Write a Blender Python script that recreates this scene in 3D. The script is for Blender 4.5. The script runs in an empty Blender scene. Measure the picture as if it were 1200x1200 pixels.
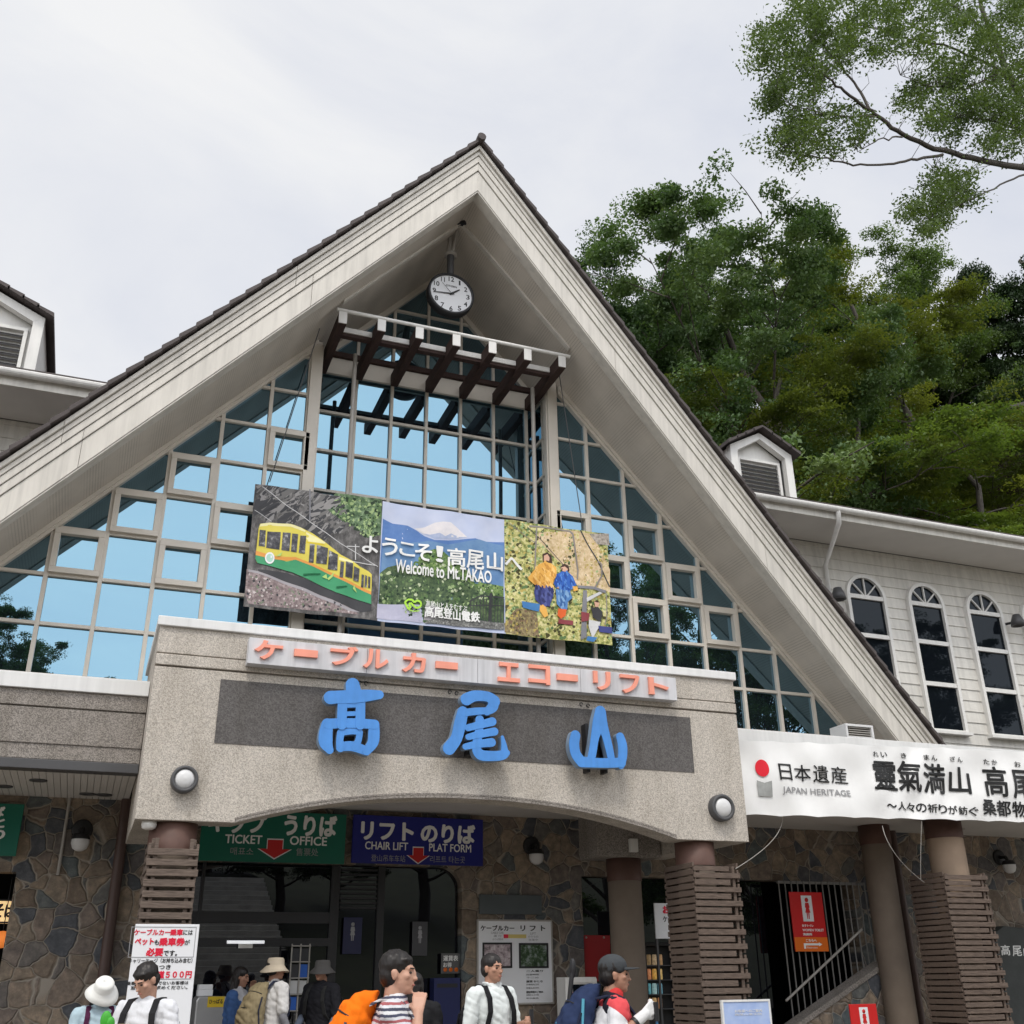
import bpy, bmesh, math, random
import numpy as np
from mathutils import Vector, Matrix, noise as mnoise
random.seed(7); rng = np.random.default_rng(7)
SC = bpy.context.scene; COL = SC.collection

# ------------------------------------------------------------------ camera
YAW, PITCH, ROLL, FPX, EYE = 0.372982, 0.422751, 0.013382, 1225.2, 1.6
_f = np.array([math.sin(YAW)*math.cos(PITCH), math.cos(YAW)*math.cos(PITCH), math.sin(PITCH)])
_r = np.array([math.cos(YAW), -math.sin(YAW), 0.0]); _d = np.cross(_f, _r)
_c, _s = math.cos(ROLL), math.sin(ROLL)
CAMM = np.array([_c*_r+_s*_d, -_s*_r+_c*_d, _f])          # rows: right, down, forward
cam = bpy.data.objects.new('camera', bpy.data.cameras.new('camera')); COL.objects.link(cam)
m4 = Matrix.Identity(4)
for i in range(3):
    m4[i][0] = CAMM[0][i]; m4[i][1] = -CAMM[1][i]; m4[i][2] = -CAMM[2][i]
m4[2][3] = EYE
cam.matrix_world = m4
cam.data.sensor_width = 36.0; cam.data.lens = 36.0*FPX/1200.0
cam.data.clip_start = 0.1; cam.data.clip_end = 2000
SC.camera = cam

def at(px, py, Y):
    """the point of the vertical plane at depth Y that the photograph shows at pixel (px, py)"""
    r = CAMM.T @ np.array([(px-600)/FPX, (py-600)/FPX, 1.0])
    r = r/r[1]*Y
    return Vector((r[0], r[1], r[2]+EYE))

# ------------------------------------------------------------------ sky, sun, exposure
SUN_EL, SUN_AZ = math.radians(58), math.radians(205)       # azimuth measured from +Y towards +X
world = bpy.data.worlds.new('World'); SC.world = world; world.use_nodes = True
nt = world.node_tree; nt.nodes.clear()
def N(t, tree=None, **kw):
    n = (tree or nt).nodes.new(t)
    for k, v in kw.items(): setattr(n, k, v)
    return n
L = nt.links.new
sky = N('ShaderNodeTexSky', sky_type='NISHITA', sun_disc=False, sun_elevation=SUN_EL, sun_rotation=SUN_AZ)
bgs = N('ShaderNodeBackground'); bgs.inputs[1].default_value = 0.10; L(sky.outputs[0], bgs.inputs[0])
tc = N('ShaderNodeTexCoord')
mp = N('ShaderNodeMapping'); mp.inputs['Scale'].default_value = (1, 1, 1.8); L(tc.outputs['Generated'], mp.inputs[0])
no = N('ShaderNodeTexNoise'); no.inputs['Scale'].default_value = 2.3; no.inputs['Detail'].default_value = 7
no.inputs['Roughness'].default_value = 0.55; no.inputs['Distortion'].default_value = 0.5; L(mp.outputs[0], no.inputs[0])
cr = N('ShaderNodeValToRGB'); e = cr.color_ramp.elements
e[0].position = 0.32; e[0].color = (0.77, 0.80, 0.885, 1); e[1].position = 0.66; e[1].color = (1.0, 1.0, 1.0, 1)
L(no.outputs[0], cr.inputs[0])
sx = N('ShaderNodeSeparateXYZ'); L(tc.outputs['Generated'], sx.inputs[0])
mr = N('ShaderNodeMapRange'); mr.inputs[1].default_value = 0.15; mr.inputs[2].default_value = -0.6
mr.inputs[3].default_value = 1.0; mr.inputs[4].default_value = 2.5; L(sx.outputs[1], mr.inputs[0])
bgc = N('ShaderNodeBackground'); L(cr.outputs[0], bgc.inputs[0]); L(mr.outputs[0], bgc.inputs[1])
mx = N('ShaderNodeMixShader'); mx.inputs[0].default_value = 0.88; L(bgs.outputs[0], mx.inputs[1]); L(bgc.outputs[0], mx.inputs[2])
wo = N('ShaderNodeOutputWorld'); L(mx.outputs[0], wo.inputs[0])
sl = bpy.data.lights.new('sun', 'SUN'); sl.energy = 1.5; sl.angle = math.radians(12); sl.color = (1, 0.93, 0.82)
so = bpy.data.objects.new('sun', sl); COL.objects.link(so)
sd = Vector((math.sin(SUN_AZ)*math.cos(SUN_EL), math.cos(SUN_AZ)*math.cos(SUN_EL), math.sin(SUN_EL)))
so.rotation_euler = sd.to_track_quat('Z', 'Y').to_euler(); so.location = (0, -20, 40)
SC.view_settings.view_transform = 'Standard'; SC.view_settings.look = 'None'
SC.view_settings.exposure = 0.0; SC.view_settings.gamma = 1.0
SC.render.engine = 'CYCLES'; SC.cycles.max_bounces = 8; SC.cycles.transparent_max_bounces = 8
SC.cycles.use_denoising = True

# ------------------------------------------------------------------ materials
def newmat(name):
    m = bpy.data.materials.new(name); m.use_nodes = True
    t = m.node_tree; b = t.nodes['Principled BSDF']
    return m, t, b
def mul(c, k): return tuple(min(1, max(0, x*k)) for x in c[:3])+(1,)
def objcoord(t, scale=(1, 1, 1)):
    tc = t.nodes.new('ShaderNodeTexCoord'); mp = t.nodes.new('ShaderNodeMapping')
    mp.inputs['Scale'].default_value = scale; t.links.new(tc.outputs['Object'], mp.inputs[0])
    return mp.outputs[0]
def noise(t, co, scale, detail=5, rough=0.6):
    n = t.nodes.new('ShaderNodeTexNoise'); n.inputs['Scale'].default_value = scale
    n.inputs['Detail'].default_value = detail; n.inputs['Roughness'].default_value = rough
    t.links.new(co, n.inputs[0]); return n.outputs[0]
def ramp(t, fac, stops):
    r = t.nodes.new('ShaderNodeValToRGB'); e = r.color_ramp.elements
    while len(e) < len(stops): e.new(0.5)
    for el, (p, c) in zip(e, stops): el.position = p; el.color = tuple(c[:3])+(1,)
    t.links.new(fac, r.inputs[0]); return r.outputs[0]
def mixc(t, fac, a, b, mode='MIX'):
    n = t.nodes.new('ShaderNodeMix'); n.data_type = 'RGBA'; n.blend_type = mode
    for s, v in ((0, fac), (6, a), (7, b)):
        if hasattr(v, 'is_output'): t.links.new(v, n.inputs[s])
        elif s == 0: n.inputs[0].default_value = v
        else: n.inputs[s].default_value = tuple(v[:3])+(1,)
    return n.outputs[2]
def bump(t, b, h, strength=0.3, dist=0.01):
    n = t.nodes.new('ShaderNodeBump'); n.inputs['Strength'].default_value = strength
    n.inputs['Distance'].default_value = dist
    t.links.new(h, n.inputs['Height']); t.links.new(n.outputs[0], b.inputs['Normal'])
def mat(name, base, rough=0.7, var=0.12, scale=2.5, bmp=0.0, bscale=40, metal=0.0, spec=0.4, stretch=(1, 1, 1), emit=0, streak=0):
    m, t, b = newmat(name)
    co = objcoord(t, stretch)
    f = noise(t, co, scale)
    c = ramp(t, f, [(0.3, mul(base, 1-var)), (0.7, mul(base, 1+var))])
    if streak:
        f2 = noise(t, objcoord(t, (5, 5, 0.35)), 2.0, 6, 0.65)
        k = ramp(t, f2, [(0.42, (1, 1, 1)), (0.72, (1-streak,)*3)])
        c = mixc(t, 1.0, c, k, 'MULTIPLY')
    t.links.new(c, b.inputs['Base Color'])
    b.inputs['Roughness'].default_value = rough; b.inputs['Metallic'].default_value = metal
    b.inputs['Specular IOR Level'].default_value = spec
    if bmp: bump(t, b, noise(t, co, bscale, 4), bmp)
    if emit:
        t.links.new(c, b.inputs['Emission Color']); b.inputs['Emission Strength'].default_value = emit
    return m
def aggregate(name, base, contrast=0.27, cells=95, bmp=0.35):
    m, t, b = newmat(name); co = objcoord(t)
    v = t.nodes.new('ShaderNodeTexVoronoi'); v.inputs['Scale'].default_value = cells; t.links.new(co, v.inputs[0])
    sp = t.nodes.new('ShaderNodeSeparateColor'); t.links.new(v.outputs['Color'], sp.inputs[0])
    c = ramp(t, sp.outputs[0], [(0.0, mul(base, 1-contrast)), (0.45, base), (0.9, mul(base, 1+contrast))])
    st = ramp(t, noise(t, objcoord(t, (2.2, 2.2, 0.45)), 1.3, 7, 0.65), [(0.36, (0.82, 0.81, 0.79)), (0.6, (1, 1, 1))])
    c = mixc(t, 1.0, c, st, 'MULTIPLY')
    t.links.new(c, b.inputs['Base Color']); b.inputs['Roughness'].default_value = 0.9
    b.inputs['Specular IOR Level'].default_value = 0.2
    bump(t, b, v.outputs['Distance'], bmp, 0.01); return m
def flagstone(name):
    m, t, b = newmat(name); co = objcoord(t, (1, 0.0, 1))
    n = t.nodes.new('ShaderNodeTexNoise'); n.inputs['Scale'].default_value = 2.2; n.inputs['Detail'].default_value = 3
    t.links.new(co, n.inputs[0])
    mv = t.nodes.new('ShaderNodeVectorMath'); mv.operation = 'MULTIPLY_ADD'
    mv.inputs[1].default_value = (0.27, 0, 0.27); t.links.new(n.outputs['Color'], mv.inputs[0]); t.links.new(co, mv.inputs[2])
    def vor(feature):
        v = t.nodes.new('ShaderNodeTexVoronoi'); v.feature = feature; v.inputs['Scale'].default_value = 4.0
        v.inputs['Randomness'].default_value = 1.0; t.links.new(mv.outputs[0], v.inputs[0]); return v
    vc, ve = vor('F1'), vor('DISTANCE_TO_EDGE')
    sp = t.nodes.new('ShaderNodeSeparateColor'); t.links.new(vc.outputs['Color'], sp.inputs[0])
    pal = ramp(t, sp.outputs[0], [(0.0, (0.115, 0.085, 0.062)), (0.16, (0.185, 0.15, 0.115)), (0.34, (0.235, 0.185, 0.135)), (0.5, (0.13, 0.105, 0.09)),
                                  (0.64, (0.085, 0.105, 0.11)), (0.78, (0.195, 0.15, 0.115)), (0.9, (0.07, 0.075, 0.085))])
    gr = ramp(t, noise(t, objcoord(t), 9, 8, 0.7), [(0.28, (0.55, 0.55, 0.56)), (0.5, (1.1, 1.09, 1.08)), (0.72, (1.9, 1.82, 1.74))])
    pal = mixc(t, 1.0, pal, gr, 'MULTIPLY')
    k = ramp(t, ve.outputs['Distance'], [(0.014, (1, 1, 1)), (0.034, (0, 0, 0))])
    c = mixc(t, k, pal, (0.30, 0.265, 0.22))
    t.links.new(c, b.inputs['Base Color']); b.inputs['Roughness'].default_value = 0.75
    h = ramp(t, ve.outputs['Distance'], [(0.0, (0, 0, 0)), (0.07, (1, 1, 1))])
    hh = mixc(t, 0.3, h, noise(t, objcoord(t), 14, 8, 0.7))
    bump(t, b, hh, 0.8, 0.035); return m
def glass(name, tint, body=(0.006, 0.008, 0.011), rough=0.0):
    m, t, b = newmat(name); t.nodes.remove(b)
    d = t.nodes.new('ShaderNodeBsdfDiffuse'); d.inputs[0].default_value = body+(1,)
    g = t.nodes.new('ShaderNodeBsdfGlossy'); g.inputs[0].default_value = tint+(1,); g.inputs['Roughness'].default_value = rough
    a = t.nodes.new('ShaderNodeAddShader'); t.links.new(d.outputs[0], a.inputs[0]); t.links.new(g.outputs[0], a.inputs[1])
    t.links.new(a.outputs[0], t.nodes['Material Output'].inputs[0]); return m
def perforated(name, base):
    m, t, b = newmat(name)
    co = objcoord(t, (1, 1, 1))
    v = t.nodes.new('ShaderNodeTexVoronoi'); v.inputs['Scale'].default_value = 30; v.inputs['Randomness'].default_value = 0.0
    t.links.new(co, v.inputs[0])
    k = ramp(t, v.outputs['Distance'], [(0.20, (0.60, 0.60, 0.60)), (0.36, (1, 1, 1))])
    c = ramp(t, noise(t, objcoord(t), 0.9, 6, 0.65), [(0.3, mul(base, 0.86)), (0.7, mul(base, 1.1))])
    c = mixc(t, 1.0, c, k, 'MULTIPLY')
    t.links.new(c, b.inputs['Base Color']); b.inputs['Roughness'].default_value = 0.85; b.inputs['Specular IOR Level'].default_value = 0.2
    return m
def woodmat(name, a, b_, grain=(2.0, 14, 14), sc=3):
    m, t, b = newmat(name); co = objcoord(t, grain)
    f = noise(t, co, sc, 8, 0.7)
    c = ramp(t, f, [(0.28, a), (0.72, b_)])
    t.links.new(c, b.inputs['Base Color']); b.inputs['Roughness'].default_value = 0.8
    bump(t, b, f, 0.4, 0.01); return m
M = dict(
    fascia=mat('fascia_paint', (0.61, 0.58, 0.525), 0.6, 0.06, 1.2, streak=0.2, bmp=0.05, bscale=60),
    fascia_gap=mat('fascia_gap', (0.09, 0.085, 0.08), 0.9),
    soffit=perforated('perforated_soffit', (0.55, 0.505, 0.445)),
    tile=mat('roof_tile', (0.068, 0.056, 0.054), 0.7, 0.25, 4, bmp=0.3),
    frame=mat('aluminium_frame', (0.58, 0.535, 0.465), 0.45, 0.08, 2, spec=0.5),
    frame_dark=mat('bronze_frame', (0.16, 0.14, 0.12), 0.45, 0.1, 2),
    gable_glass=glass('coated_glass', (0.165, 0.278, 0.35)),
    dark_glass=glass('dark_window_glass', (0.016, 0.018, 0.02)),
    door_glass=glass('door_glass', (0.085, 0.09, 0.10), (0.004, 0.004, 0.006)),
    concrete=aggregate('washed_aggregate', (0.485, 0.445, 0.395)),
    concrete_dim=aggregate('brown_aggregate', (0.255, 0.232, 0.21), 0.4),
    panel=aggregate('dark_render_panel', (0.125, 0.118, 0.115), 0.25, 70, 0.2),
    cap=mat('white_metal_cap', (0.74, 0.74, 0.73), 0.5, 0.05, 1.5, streak=0.12),
    stone=flagstone('flagstone'),
    white=mat('white_paint', (0.72, 0.71, 0.68), 0.55, 0.05, 2, streak=0.12),
    siding=mat('lap_siding', (0.66, 0.64, 0.59), 0.6, 0.07, 1.5, streak=0.2),
    soffit_white=mat('white_boards', (0.60, 0.58, 0.55), 0.6, 0.06, 1.0),
    wood_dark=woodmat('dark_stained_timber', (0.016, 0.008, 0.006), (0.060, 0.028, 0.022), (14, 2, 14)),
    wood_slat=woodmat('weathered_slat', (0.040, 0.027, 0.021), (0.185, 0.135, 0.105), (2.5, 30, 30)), wood_pale=woodmat('pale_weathered_slat', (0.045, 0.031, 0.025), (0.205, 0.155, 0.122), (2.5, 30, 30)),
    pillar=mat('pillar_concrete', (0.17, 0.135, 0.105), 0.85, 0.1, 3, bmp=0.2, bscale=120),
    pillar_cap=mat('brown_pillar_paint', (0.115, 0.062, 0.048), 0.6, 0.15, 5),
    pipe=mat('grey_pipe', (0.36, 0.34, 0.31), 0.45, 0.06),
    brownpipe=mat('brown_downpipe', (0.075, 0.045, 0.037), 0.5, 0.1),
    black=mat('black_metal', (0.018, 0.018, 0.02), 0.45, 0.1),
    dkgrey=mat('dark_grey_metal', (0.07, 0.07, 0.073), 0.5, 0.1),
    lens=mat('frosted_lens', (0.62, 0.62, 0.62), 0.3, 0.05, 3),
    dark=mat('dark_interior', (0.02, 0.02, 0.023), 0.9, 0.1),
    plaza=aggregate('plaza_paving', (0.25, 0.23, 0.205), 0.25, 12, 0.2),
    hill=mat('forest_floor', (0.045, 0.05, 0.022), 0.95, 0.3, 0.6, bmp=0.6, bscale=3),
    stairs=mat('stone_steps', (0.55, 0.52, 0.46), 0.85, 0.2, 1.5, bmp=0.4, bscale=12),
    white_sign=mat('white_sign', (0.76, 0.77, 0.79), 0.4, 0.02, 2),
    metal_sign=mat('white_sign_metal', (0.60, 0.60, 0.62), 0.5, 0.06, 1.2, streak=0.22),
    pink=mat('faded_red_letter', (0.86, 0.33, 0.235), 0.5, 0.10, 3),
    blue=mat('blue_letter', (0.075, 0.27, 0.68), 0.45, 0.12, 2.2, streak=0.12),
    blue_side=mat('blue_letter_side', (0.20, 0.27, 0.36), 0.6, 0.2, 6),
    sign_green=mat('green_sign', (0.006, 0.13, 0.085), 0.35, 0.08, 2),
    sign_blue=mat('blue_sign', (0.012, 0.016, 0.19), 0.35, 0.08, 2),
    sign_red=mat('red_sign', (0.56, 0.018, 0.018), 0.4, 0.06, 2),
    sign_orange=mat('orange_sign', (0.72, 0.15, 0.012), 0.4, 0.05, 2),
    letter_white=mat('white_lettering', (0.80, 0.80, 0.78), 0.45, 0.03),
    letter_black=mat('black_lettering', (0.012, 0.012, 0.012), 0.5, 0.0),
    letter_grey=mat('grey_lettering', (0.30, 0.30, 0.31), 0.5, 0.02),
    letter_red=mat('red_lettering', (0.68, 0.012, 0.045), 0.5, 0.02),
)

# ------------------------------------------------------------------ mesh helpers
WL = {}                                                    # world location of every object built
class MB:
    def __init__(s): s.v = []; s.f = []; s.mi = []; s.mats = []; s.cur = 0; s.sm = []
    def use(s, m):
        if m not in s.mats: s.mats.append(m)
        s.cur = s.mats.index(m); return s
    def add(s, vs, fs, smooth=False):
        o = len(s.v); s.v += [tuple(v) for v in vs]
        for f in fs: s.f.append([o+i for i in f]); s.mi.append(s.cur); s.sm.append(smooth)
        return s
    def hexa(s, p):                                         # 8 points: bottom ring 0-3, top ring 4-7
        return s.add(p, [(3, 2, 1, 0), (4, 5, 6, 7), (0, 1, 5, 4), (1, 2, 6, 5), (2, 3, 7, 6), (3, 0, 4, 7)])
    def box(s, x0, x1, y0, y1, z0, z1):
        return s.hexa([(x0, y0, z0), (x1, y0, z0), (x1, y1, z0), (x0, y1, z0), (x0, y0, z1), (x1, y0, z1), (x1, y1, z1), (x0, y1, z1)])
    def prism(s, poly, y0, y1, back=True):                  # poly in (x, z), extruded in Y
        n = len(poly)
        a = sum(poly[i][0]*poly[(i+1) % n][1]-poly[(i+1) % n][0]*poly[i][1] for i in range(n))
        if a < 0: poly = poly[::-1]
        vs = [(x, y0, z) for x, z in poly]+[(x, y1, z) for x, z in poly]
        fs = [tuple(range(n))]+([tuple(range(2*n-1, n-1, -1))] if back else [])
        fs += [(i, i+n, (i+1) % n+n, (i+1) % n) for i in range(n)]
        return s.add(vs, fs)
    def tube(s, pts, r, n=8, smooth=True, cap=True):
        pts = [Vector(p) for p in pts]; rs = r if isinstance(r, (list, tuple)) else [r]*len(pts)
        vs = []; fs = []; u = None
        for i, p in enumerate(pts):
            d = (pts[min(i+1, len(pts)-1)]-pts[max(i-1, 0)]).normalized()
            if u is None: u = d.orthogonal().normalized()
            u = (u-d*u.dot(d)); u = u.normalized() if u.length > 1e-6 else d.orthogonal().normalized()
            w = d.cross(u)
            for k in range(n):
                a = 2*math.pi*k/n; vs.append(p+(u*math.cos(a)+w*math.sin(a))*rs[i])
        for i in range(len(pts)-1):
            for k in range(n):
                fs.append((i*n+k, i*n+(k+1) % n, (i+1)*n+(k+1) % n, (i+1)*n+k))
        s.add(vs, fs, smooth)
        if cap:
            o = len(vs)
            s.add(vs[:n], [tuple(range(n-1, -1, -1))]); s.add(vs[o-n:], [tuple(range(n))])
        return s
    def lathe(s, prof, c, axis='z', n=24, smooth=True):     # prof: (radius, height)
        vs = []; fs = []
        for r, h in prof:
            for k in range(n):
                a = 2*math.pi*k/n; x, y = r*math.cos(a), r*math.sin(a)
                p = (x, y, h) if axis == 'z' else ((x, -h, y) if axis == '-y' else (h, x, y))
                vs.append((c[0]+p[0], c[1]+p[1], c[2]+p[2]))
        for i in range(len(prof)-1):
            for k in range(n): fs.append((i*n+k, i*n+(k+1) % n, (i+1)*n+(k+1) % n, (i+1)*n+k))
        return s.add(vs, fs, smooth)
    def ball(s, c, r, nu=14, nv=9, smooth=True):
        rx, ry, rz = r if isinstance(r, (tuple, list)) else (r, r, r)
        prof = [(math.sin(math.pi*j/nv), -math.cos(math.pi*j/nv)) for j in range(nv+1)]
        vs = []; fs = []
        for a, h in prof:
            for k in range(nu):
                t = 2*math.pi*k/nu; vs.append((c[0]+rx*max(a, 1e-3)*math.cos(t), c[1]+ry*max(a, 1e-3)*math.sin(t), c[2]+rz*h))
        for i in range(nv):
            for k in range(nu): fs.append((i*nu+k, i*nu+(k+1) % nu, (i+1)*nu+(k+1) % nu, (i+1)*nu+k))
        return s.add(vs, fs, smooth)
    def text(s, body, x0, x1, z0, z1, y, bold=0.0, depth=0.003, keep=False, shear=0.0, fn=None, ring=True):
        """lettering in the XZ plane, front at y, stretched into the given box"""
        ring = bold if ring else 0
        c = bpy.data.curves.new('lettering', 'FONT'); c.body = body; c.size = 1; c.offset = 0 if ring else bold; c.resolution_u = 3
        c.extrude = 0.02; c.shear = shear
        o = bpy.data.objects.new('lettering', c); COL.objects.link(o)
        me = bpy.data.meshes.new_from_object(o.evaluated_get(bpy.context.evaluated_depsgraph_get()))
        bpy.data.objects.remove(o); bpy.data.curves.remove(c)
        if not len(me.vertices): bpy.data.meshes.remove(me); return s
        co = np.array([v.co[:] for v in me.vertices]); lo, hi = co.min(0), co.max(0)
        sx = (x1-x0)/max(1e-6, hi[0]-lo[0]); sz = (z1-z0)/max(1e-6, hi[1]-lo[1])
        if keep: sx = min(sx, sz); sz = sx
        X = x0+(co[:, 0]-lo[0])*sx; Z = z0+(co[:, 1]-lo[1])*sz
        Y = y+depth*(1-(co[:, 2]-lo[2])/max(1e-6, hi[2]-lo[2]))
        F_ = [tuple(p.vertices) for p in me.polygons]
        for i in range(7 if ring else 1):                  # heavier strokes: copies a hair apart
            a = i*math.pi/3; dx, dz = (math.cos(a)*ring*sx, math.sin(a)*ring*sz) if i else (0, 0)
            X2, Y2, Z2 = X+dx, Y-0.00025*i, Z+dz
            if fn: X2, Y2, Z2 = fn(X2, Y2, Z2)
            s.add(list(zip(X2.tolist(), Y2.tolist(), Z2.tolist())), F_)
        bpy.data.meshes.remove(me); return s
    def textpx(s, body, xl, yl, xr, yr, h, Y, **kw):
        """one line of text whose middle runs from pixel (xl, yl) to (xr, yr), h pixels tall, on the plane Y"""
        a, b = at(xl, yl, Y), at(xr, yr, Y)
        t, q = at((xl+xr)/2, (yl+yr)/2-h/2, Y), at((xl+xr)/2, (yl+yr)/2+h/2, Y)
        return s.text(body, a.x, b.x, q.z, t.z, Y, **kw)
    def build(s, name, mats=None, parent=None, bevel=0, smooth=False, org=None):
        me = bpy.data.meshes.new(name)
        off = Vector(WL[parent.name]) if parent else Vector(org or (0, 0, 0))
        me.from_pydata([(v[0]-off.x, v[1]-off.y, v[2]-off.z) for v in s.v], [], s.f)
        ms = s.mats if s.mats else [mats]
        for m in ms: me.materials.append(m)
        if s.mats: me.polygons.foreach_set('material_index', s.mi)
        me.polygons.foreach_set('use_smooth', [smooth or q for q in s.sm]); me.update()
        o = bpy.data.objects.new(name, me); COL.objects.link(o)
        if parent: o.parent = parent
        else: o.location = off
        WL[o.name] = tuple(off)
        if bevel:
            b = o.modifiers.new('bevel', 'BEVEL'); b.width = bevel; b.segments = 2; b.limit_method = 'ANGLE'
        return o
def tag(o, label=None, cat=None, group=None, kind=None):
    for k, v in (('label', label), ('category', cat), ('group', group), ('kind', kind)):
        if v: o[k] = v
    return o
def thing(name, label, cat, loc=(0, 0, 0), group=None):
    o = bpy.data.objects.new(name, None); COL.objects.link(o); o.location = loc; o.empty_display_size = 0.2
    WL[o.name] = tuple(loc); return tag(o, label, cat, group)
def copy_tree(o, parent=None):
    c = o.copy(); COL.objects.link(c)
    if parent: c.parent = parent
    for ch in [x for x in bpy.data.objects if x.parent == o]: copy_tree(ch, c)
    return c
def clip(poly, a, b, c):                                    # keep a*x + b*z <= c
    out = []
    for i in range(len(poly)):
        p, q = poly[i], poly[(i+1) % len(poly)]
        dp, dq = a*p[0]+b*p[1]-c, a*q[0]+b*q[1]-c
        if dp <= 0: out.append(p)
        if (dp < 0 < dq) or (dq < 0 < dp):
            k = dp/(dp-dq); out.append((p[0]+(q[0]-p[0])*k, p[1]+(q[1]-p[1])*k))
    return out
# ------------------------------------------------------------------ ground and hill (setting)
g = MB(); g.box(-300, 300, -300, 300, -0.5, 0.0); tag(g.build('ground', M['plaza']), kind='structure')
def hill_h(x, y): return max(0.0, (y-23)*0.62+max(0, x-6)*0.10+1.2*math.sin(x*0.21)+0.8*math.sin(y*0.3+x*0.11)-0.4) if y > 23 else 0
hm = MB(); nx, ny = 60, 34
vs = [(-40+i*2.4, 22+j*2.0, (hill_h(-40+i*2.4, 22+j*2.0)*min(1, max(0.0, (i-10)/12)) if j < ny-1 else 0)-0.05) for j in range(ny) for i in range(nx)]
hm.add(vs, [(j*nx+i, j*nx+i+1, (j+1)*nx+i+1, (j+1)*nx+i) for j in range(ny-1) for i in range(nx-1)], True)
tag(hm.build('hillside', M['hill']), kind='structure')
# stone steps across the plaza, behind the photographer: the ticket office glass mirrors them
st = MB()
for i in range(26): st.box(-1.5, 9.5, -18.0-i*0.62-0.62, -18.0-i*0.62, -0.1, 0.2+i*0.28)
tag(st.build('stone_steps', M['stairs'], bevel=0.03), kind='structure')
em = MB()  # added slopes, out of view: keep bright sky out of the door glass
for x0, x1 in ((-90, -1.52), (9.52, 90)): em.hexa([(x0, -60, -0.4), (x1, -60, -0.4), (x1, -17.4, -0.4), (x0, -17.4, -0.4), (x0, -60, 11), (x1, -60, 11), (x1, -17.6, 0.3), (x0, -17.6, 0.3)])
em.hexa([(-1.52, -60, -0.4), (9.52, -60, -0.4), (9.52, -34.2, -0.4), (-1.52, -34.2, -0.4), (-1.52, -60, 11), (9.52, -60, 11), (9.52, -34.2, 7.2), (-1.52, -34.2, 7.2)])
tag(em.build('added_embankment', M['hill']), kind='structure')

# ------------------------------------------------------------------ the station building
YB, YC, YS, YP, YG, YGC = 12.0, 12.8, 15.0, 13.77, 14.78, 15.47
XR, MS, ZF, YA = 4.515, 1.085, 13.62, 12.9
ZCT, ZCB = 4.88, 3.85                                       # canopy top and underside
def yf(x): return YA+(0.130 if x > XR else 0.100)*abs(x-XR)
def zs(x): return ZF-MS*abs(x-XR)
B = thing('station_building', 'mountain railway station with a steep glazed gable, stone walls and low grey canopy', 'building', (4.5, 15, 0))
XE0, XE1 = XR-9.0, XR+9.0

def slab(mb, x0, x1, v0, v1, dy0, dy1, vend=None):
    """a board along the rake from x0 to x1: v above the soffit line, dy behind the rake's front"""
    a0, a1 = (v0, v1); b0, b1 = vend or (v0, v1)
    p = []
    for (vv0, vv1) in ((a0, b0), (a1, b1)):
        p += [(x0, yf(x0)+dy0, zs(x0)+vv0), (x1, yf(x1)+dy0, zs(x1)+vv1), (x1, yf(x1)+dy1, zs(x1)+vv1), (x0, yf(x0)+dy1, zs(x0)+vv0)]
    if x1 < x0: p = [p[1], p[0], p[3], p[2], p[5], p[4], p[7], p[6]]
    mb.hexa(p)
for sgn in (-1, 1):
    f = MB(); f.use(M['fascia'])
    cuts = [0, 2.55, 5.35, 9.0]
    for (v0, v1, pr) in ((0.0, 0.40, 0.0), (0.412, 0.56, 0.022), (0.572, 0.70, 0.040), (0.712, 0.80, 0.058), (0.812, 0.90, 0.10)):
        for a, b in zip(cuts[:-1], cuts[1:]):
            a2 = a+(0.004 if a else 0); sh = 0.25*(v0 > 0.5)
            slab(f, XR+sgn*(a2+(sh if a else 0)), XR+sgn*(b+(sh if b < 8.9 else 0)), v0, v1, -pr, 0.20)
    f.use(M['fascia_gap']); slab(f, XR, XR+sgn*9.0, 0.05, 0.89, 0.03, 0.16)
    f.use(M['fascia']); slab(f, XR, XR+sgn*9.0, -0.035, -0.003, 0.012, 0.24)
    f.build('fascia', None, B, bevel=0.006)
    s = MB(); s.use(M['soffit'])
    x1 = XR+sgn*9.0
    s.add([(XR, yf(XR)+0.2, ZF), (x1, yf(x1)+0.2, zs(x1)), (x1, 16.6, zs(x1)), (XR, 16.6, ZF)], [(0, 1, 2, 3)])
    s.use(M['fascia'])                                      # battens on the soffit
    for y0 in (YP-0.05, ):
        xe = XR+sgn*1.95
        for (xa, xb) in ((XR, xe),):
            s.hexa([(xa, y0, zs(xa)-0.05), (xb, y0, zs(xb)-0.05), (xb, y0+0.09, zs(xb)-0.05), (xa, y0+0.09, zs(xa)-0.05),
                    (xa, y0, zs(xa)-0.001), (xb, y0, zs(xb)-0.001), (xb, y0+0.09, zs(xb)-0.001), (xa, y0+0.09, zs(xa)-0.001)])
    s.build('soffit', None, B)
    # roof covering: overlapping courses
    r = MB(); n = 44; st_ = 9.05/n
    for i in range(n):
        a = i*st_; b = a+st_+0.02
        slab(r, XR+sgn*a, XR+sgn*b, 0.93, 1.00, -0.17, 9.5, vend=(0.955, 1.05))
    r.build('main_roof', M['tile'], B, bevel=0.008)
rc = MB()
for i in range(30):
    y = YA-0.22+i*0.33
    rc.tube([(XR, y, ZF+0.985), (XR, y+0.35, ZF+0.97)], [0.075, 0.068], 10)
rc.build('ridge_cap', M['tile'], B)

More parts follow.
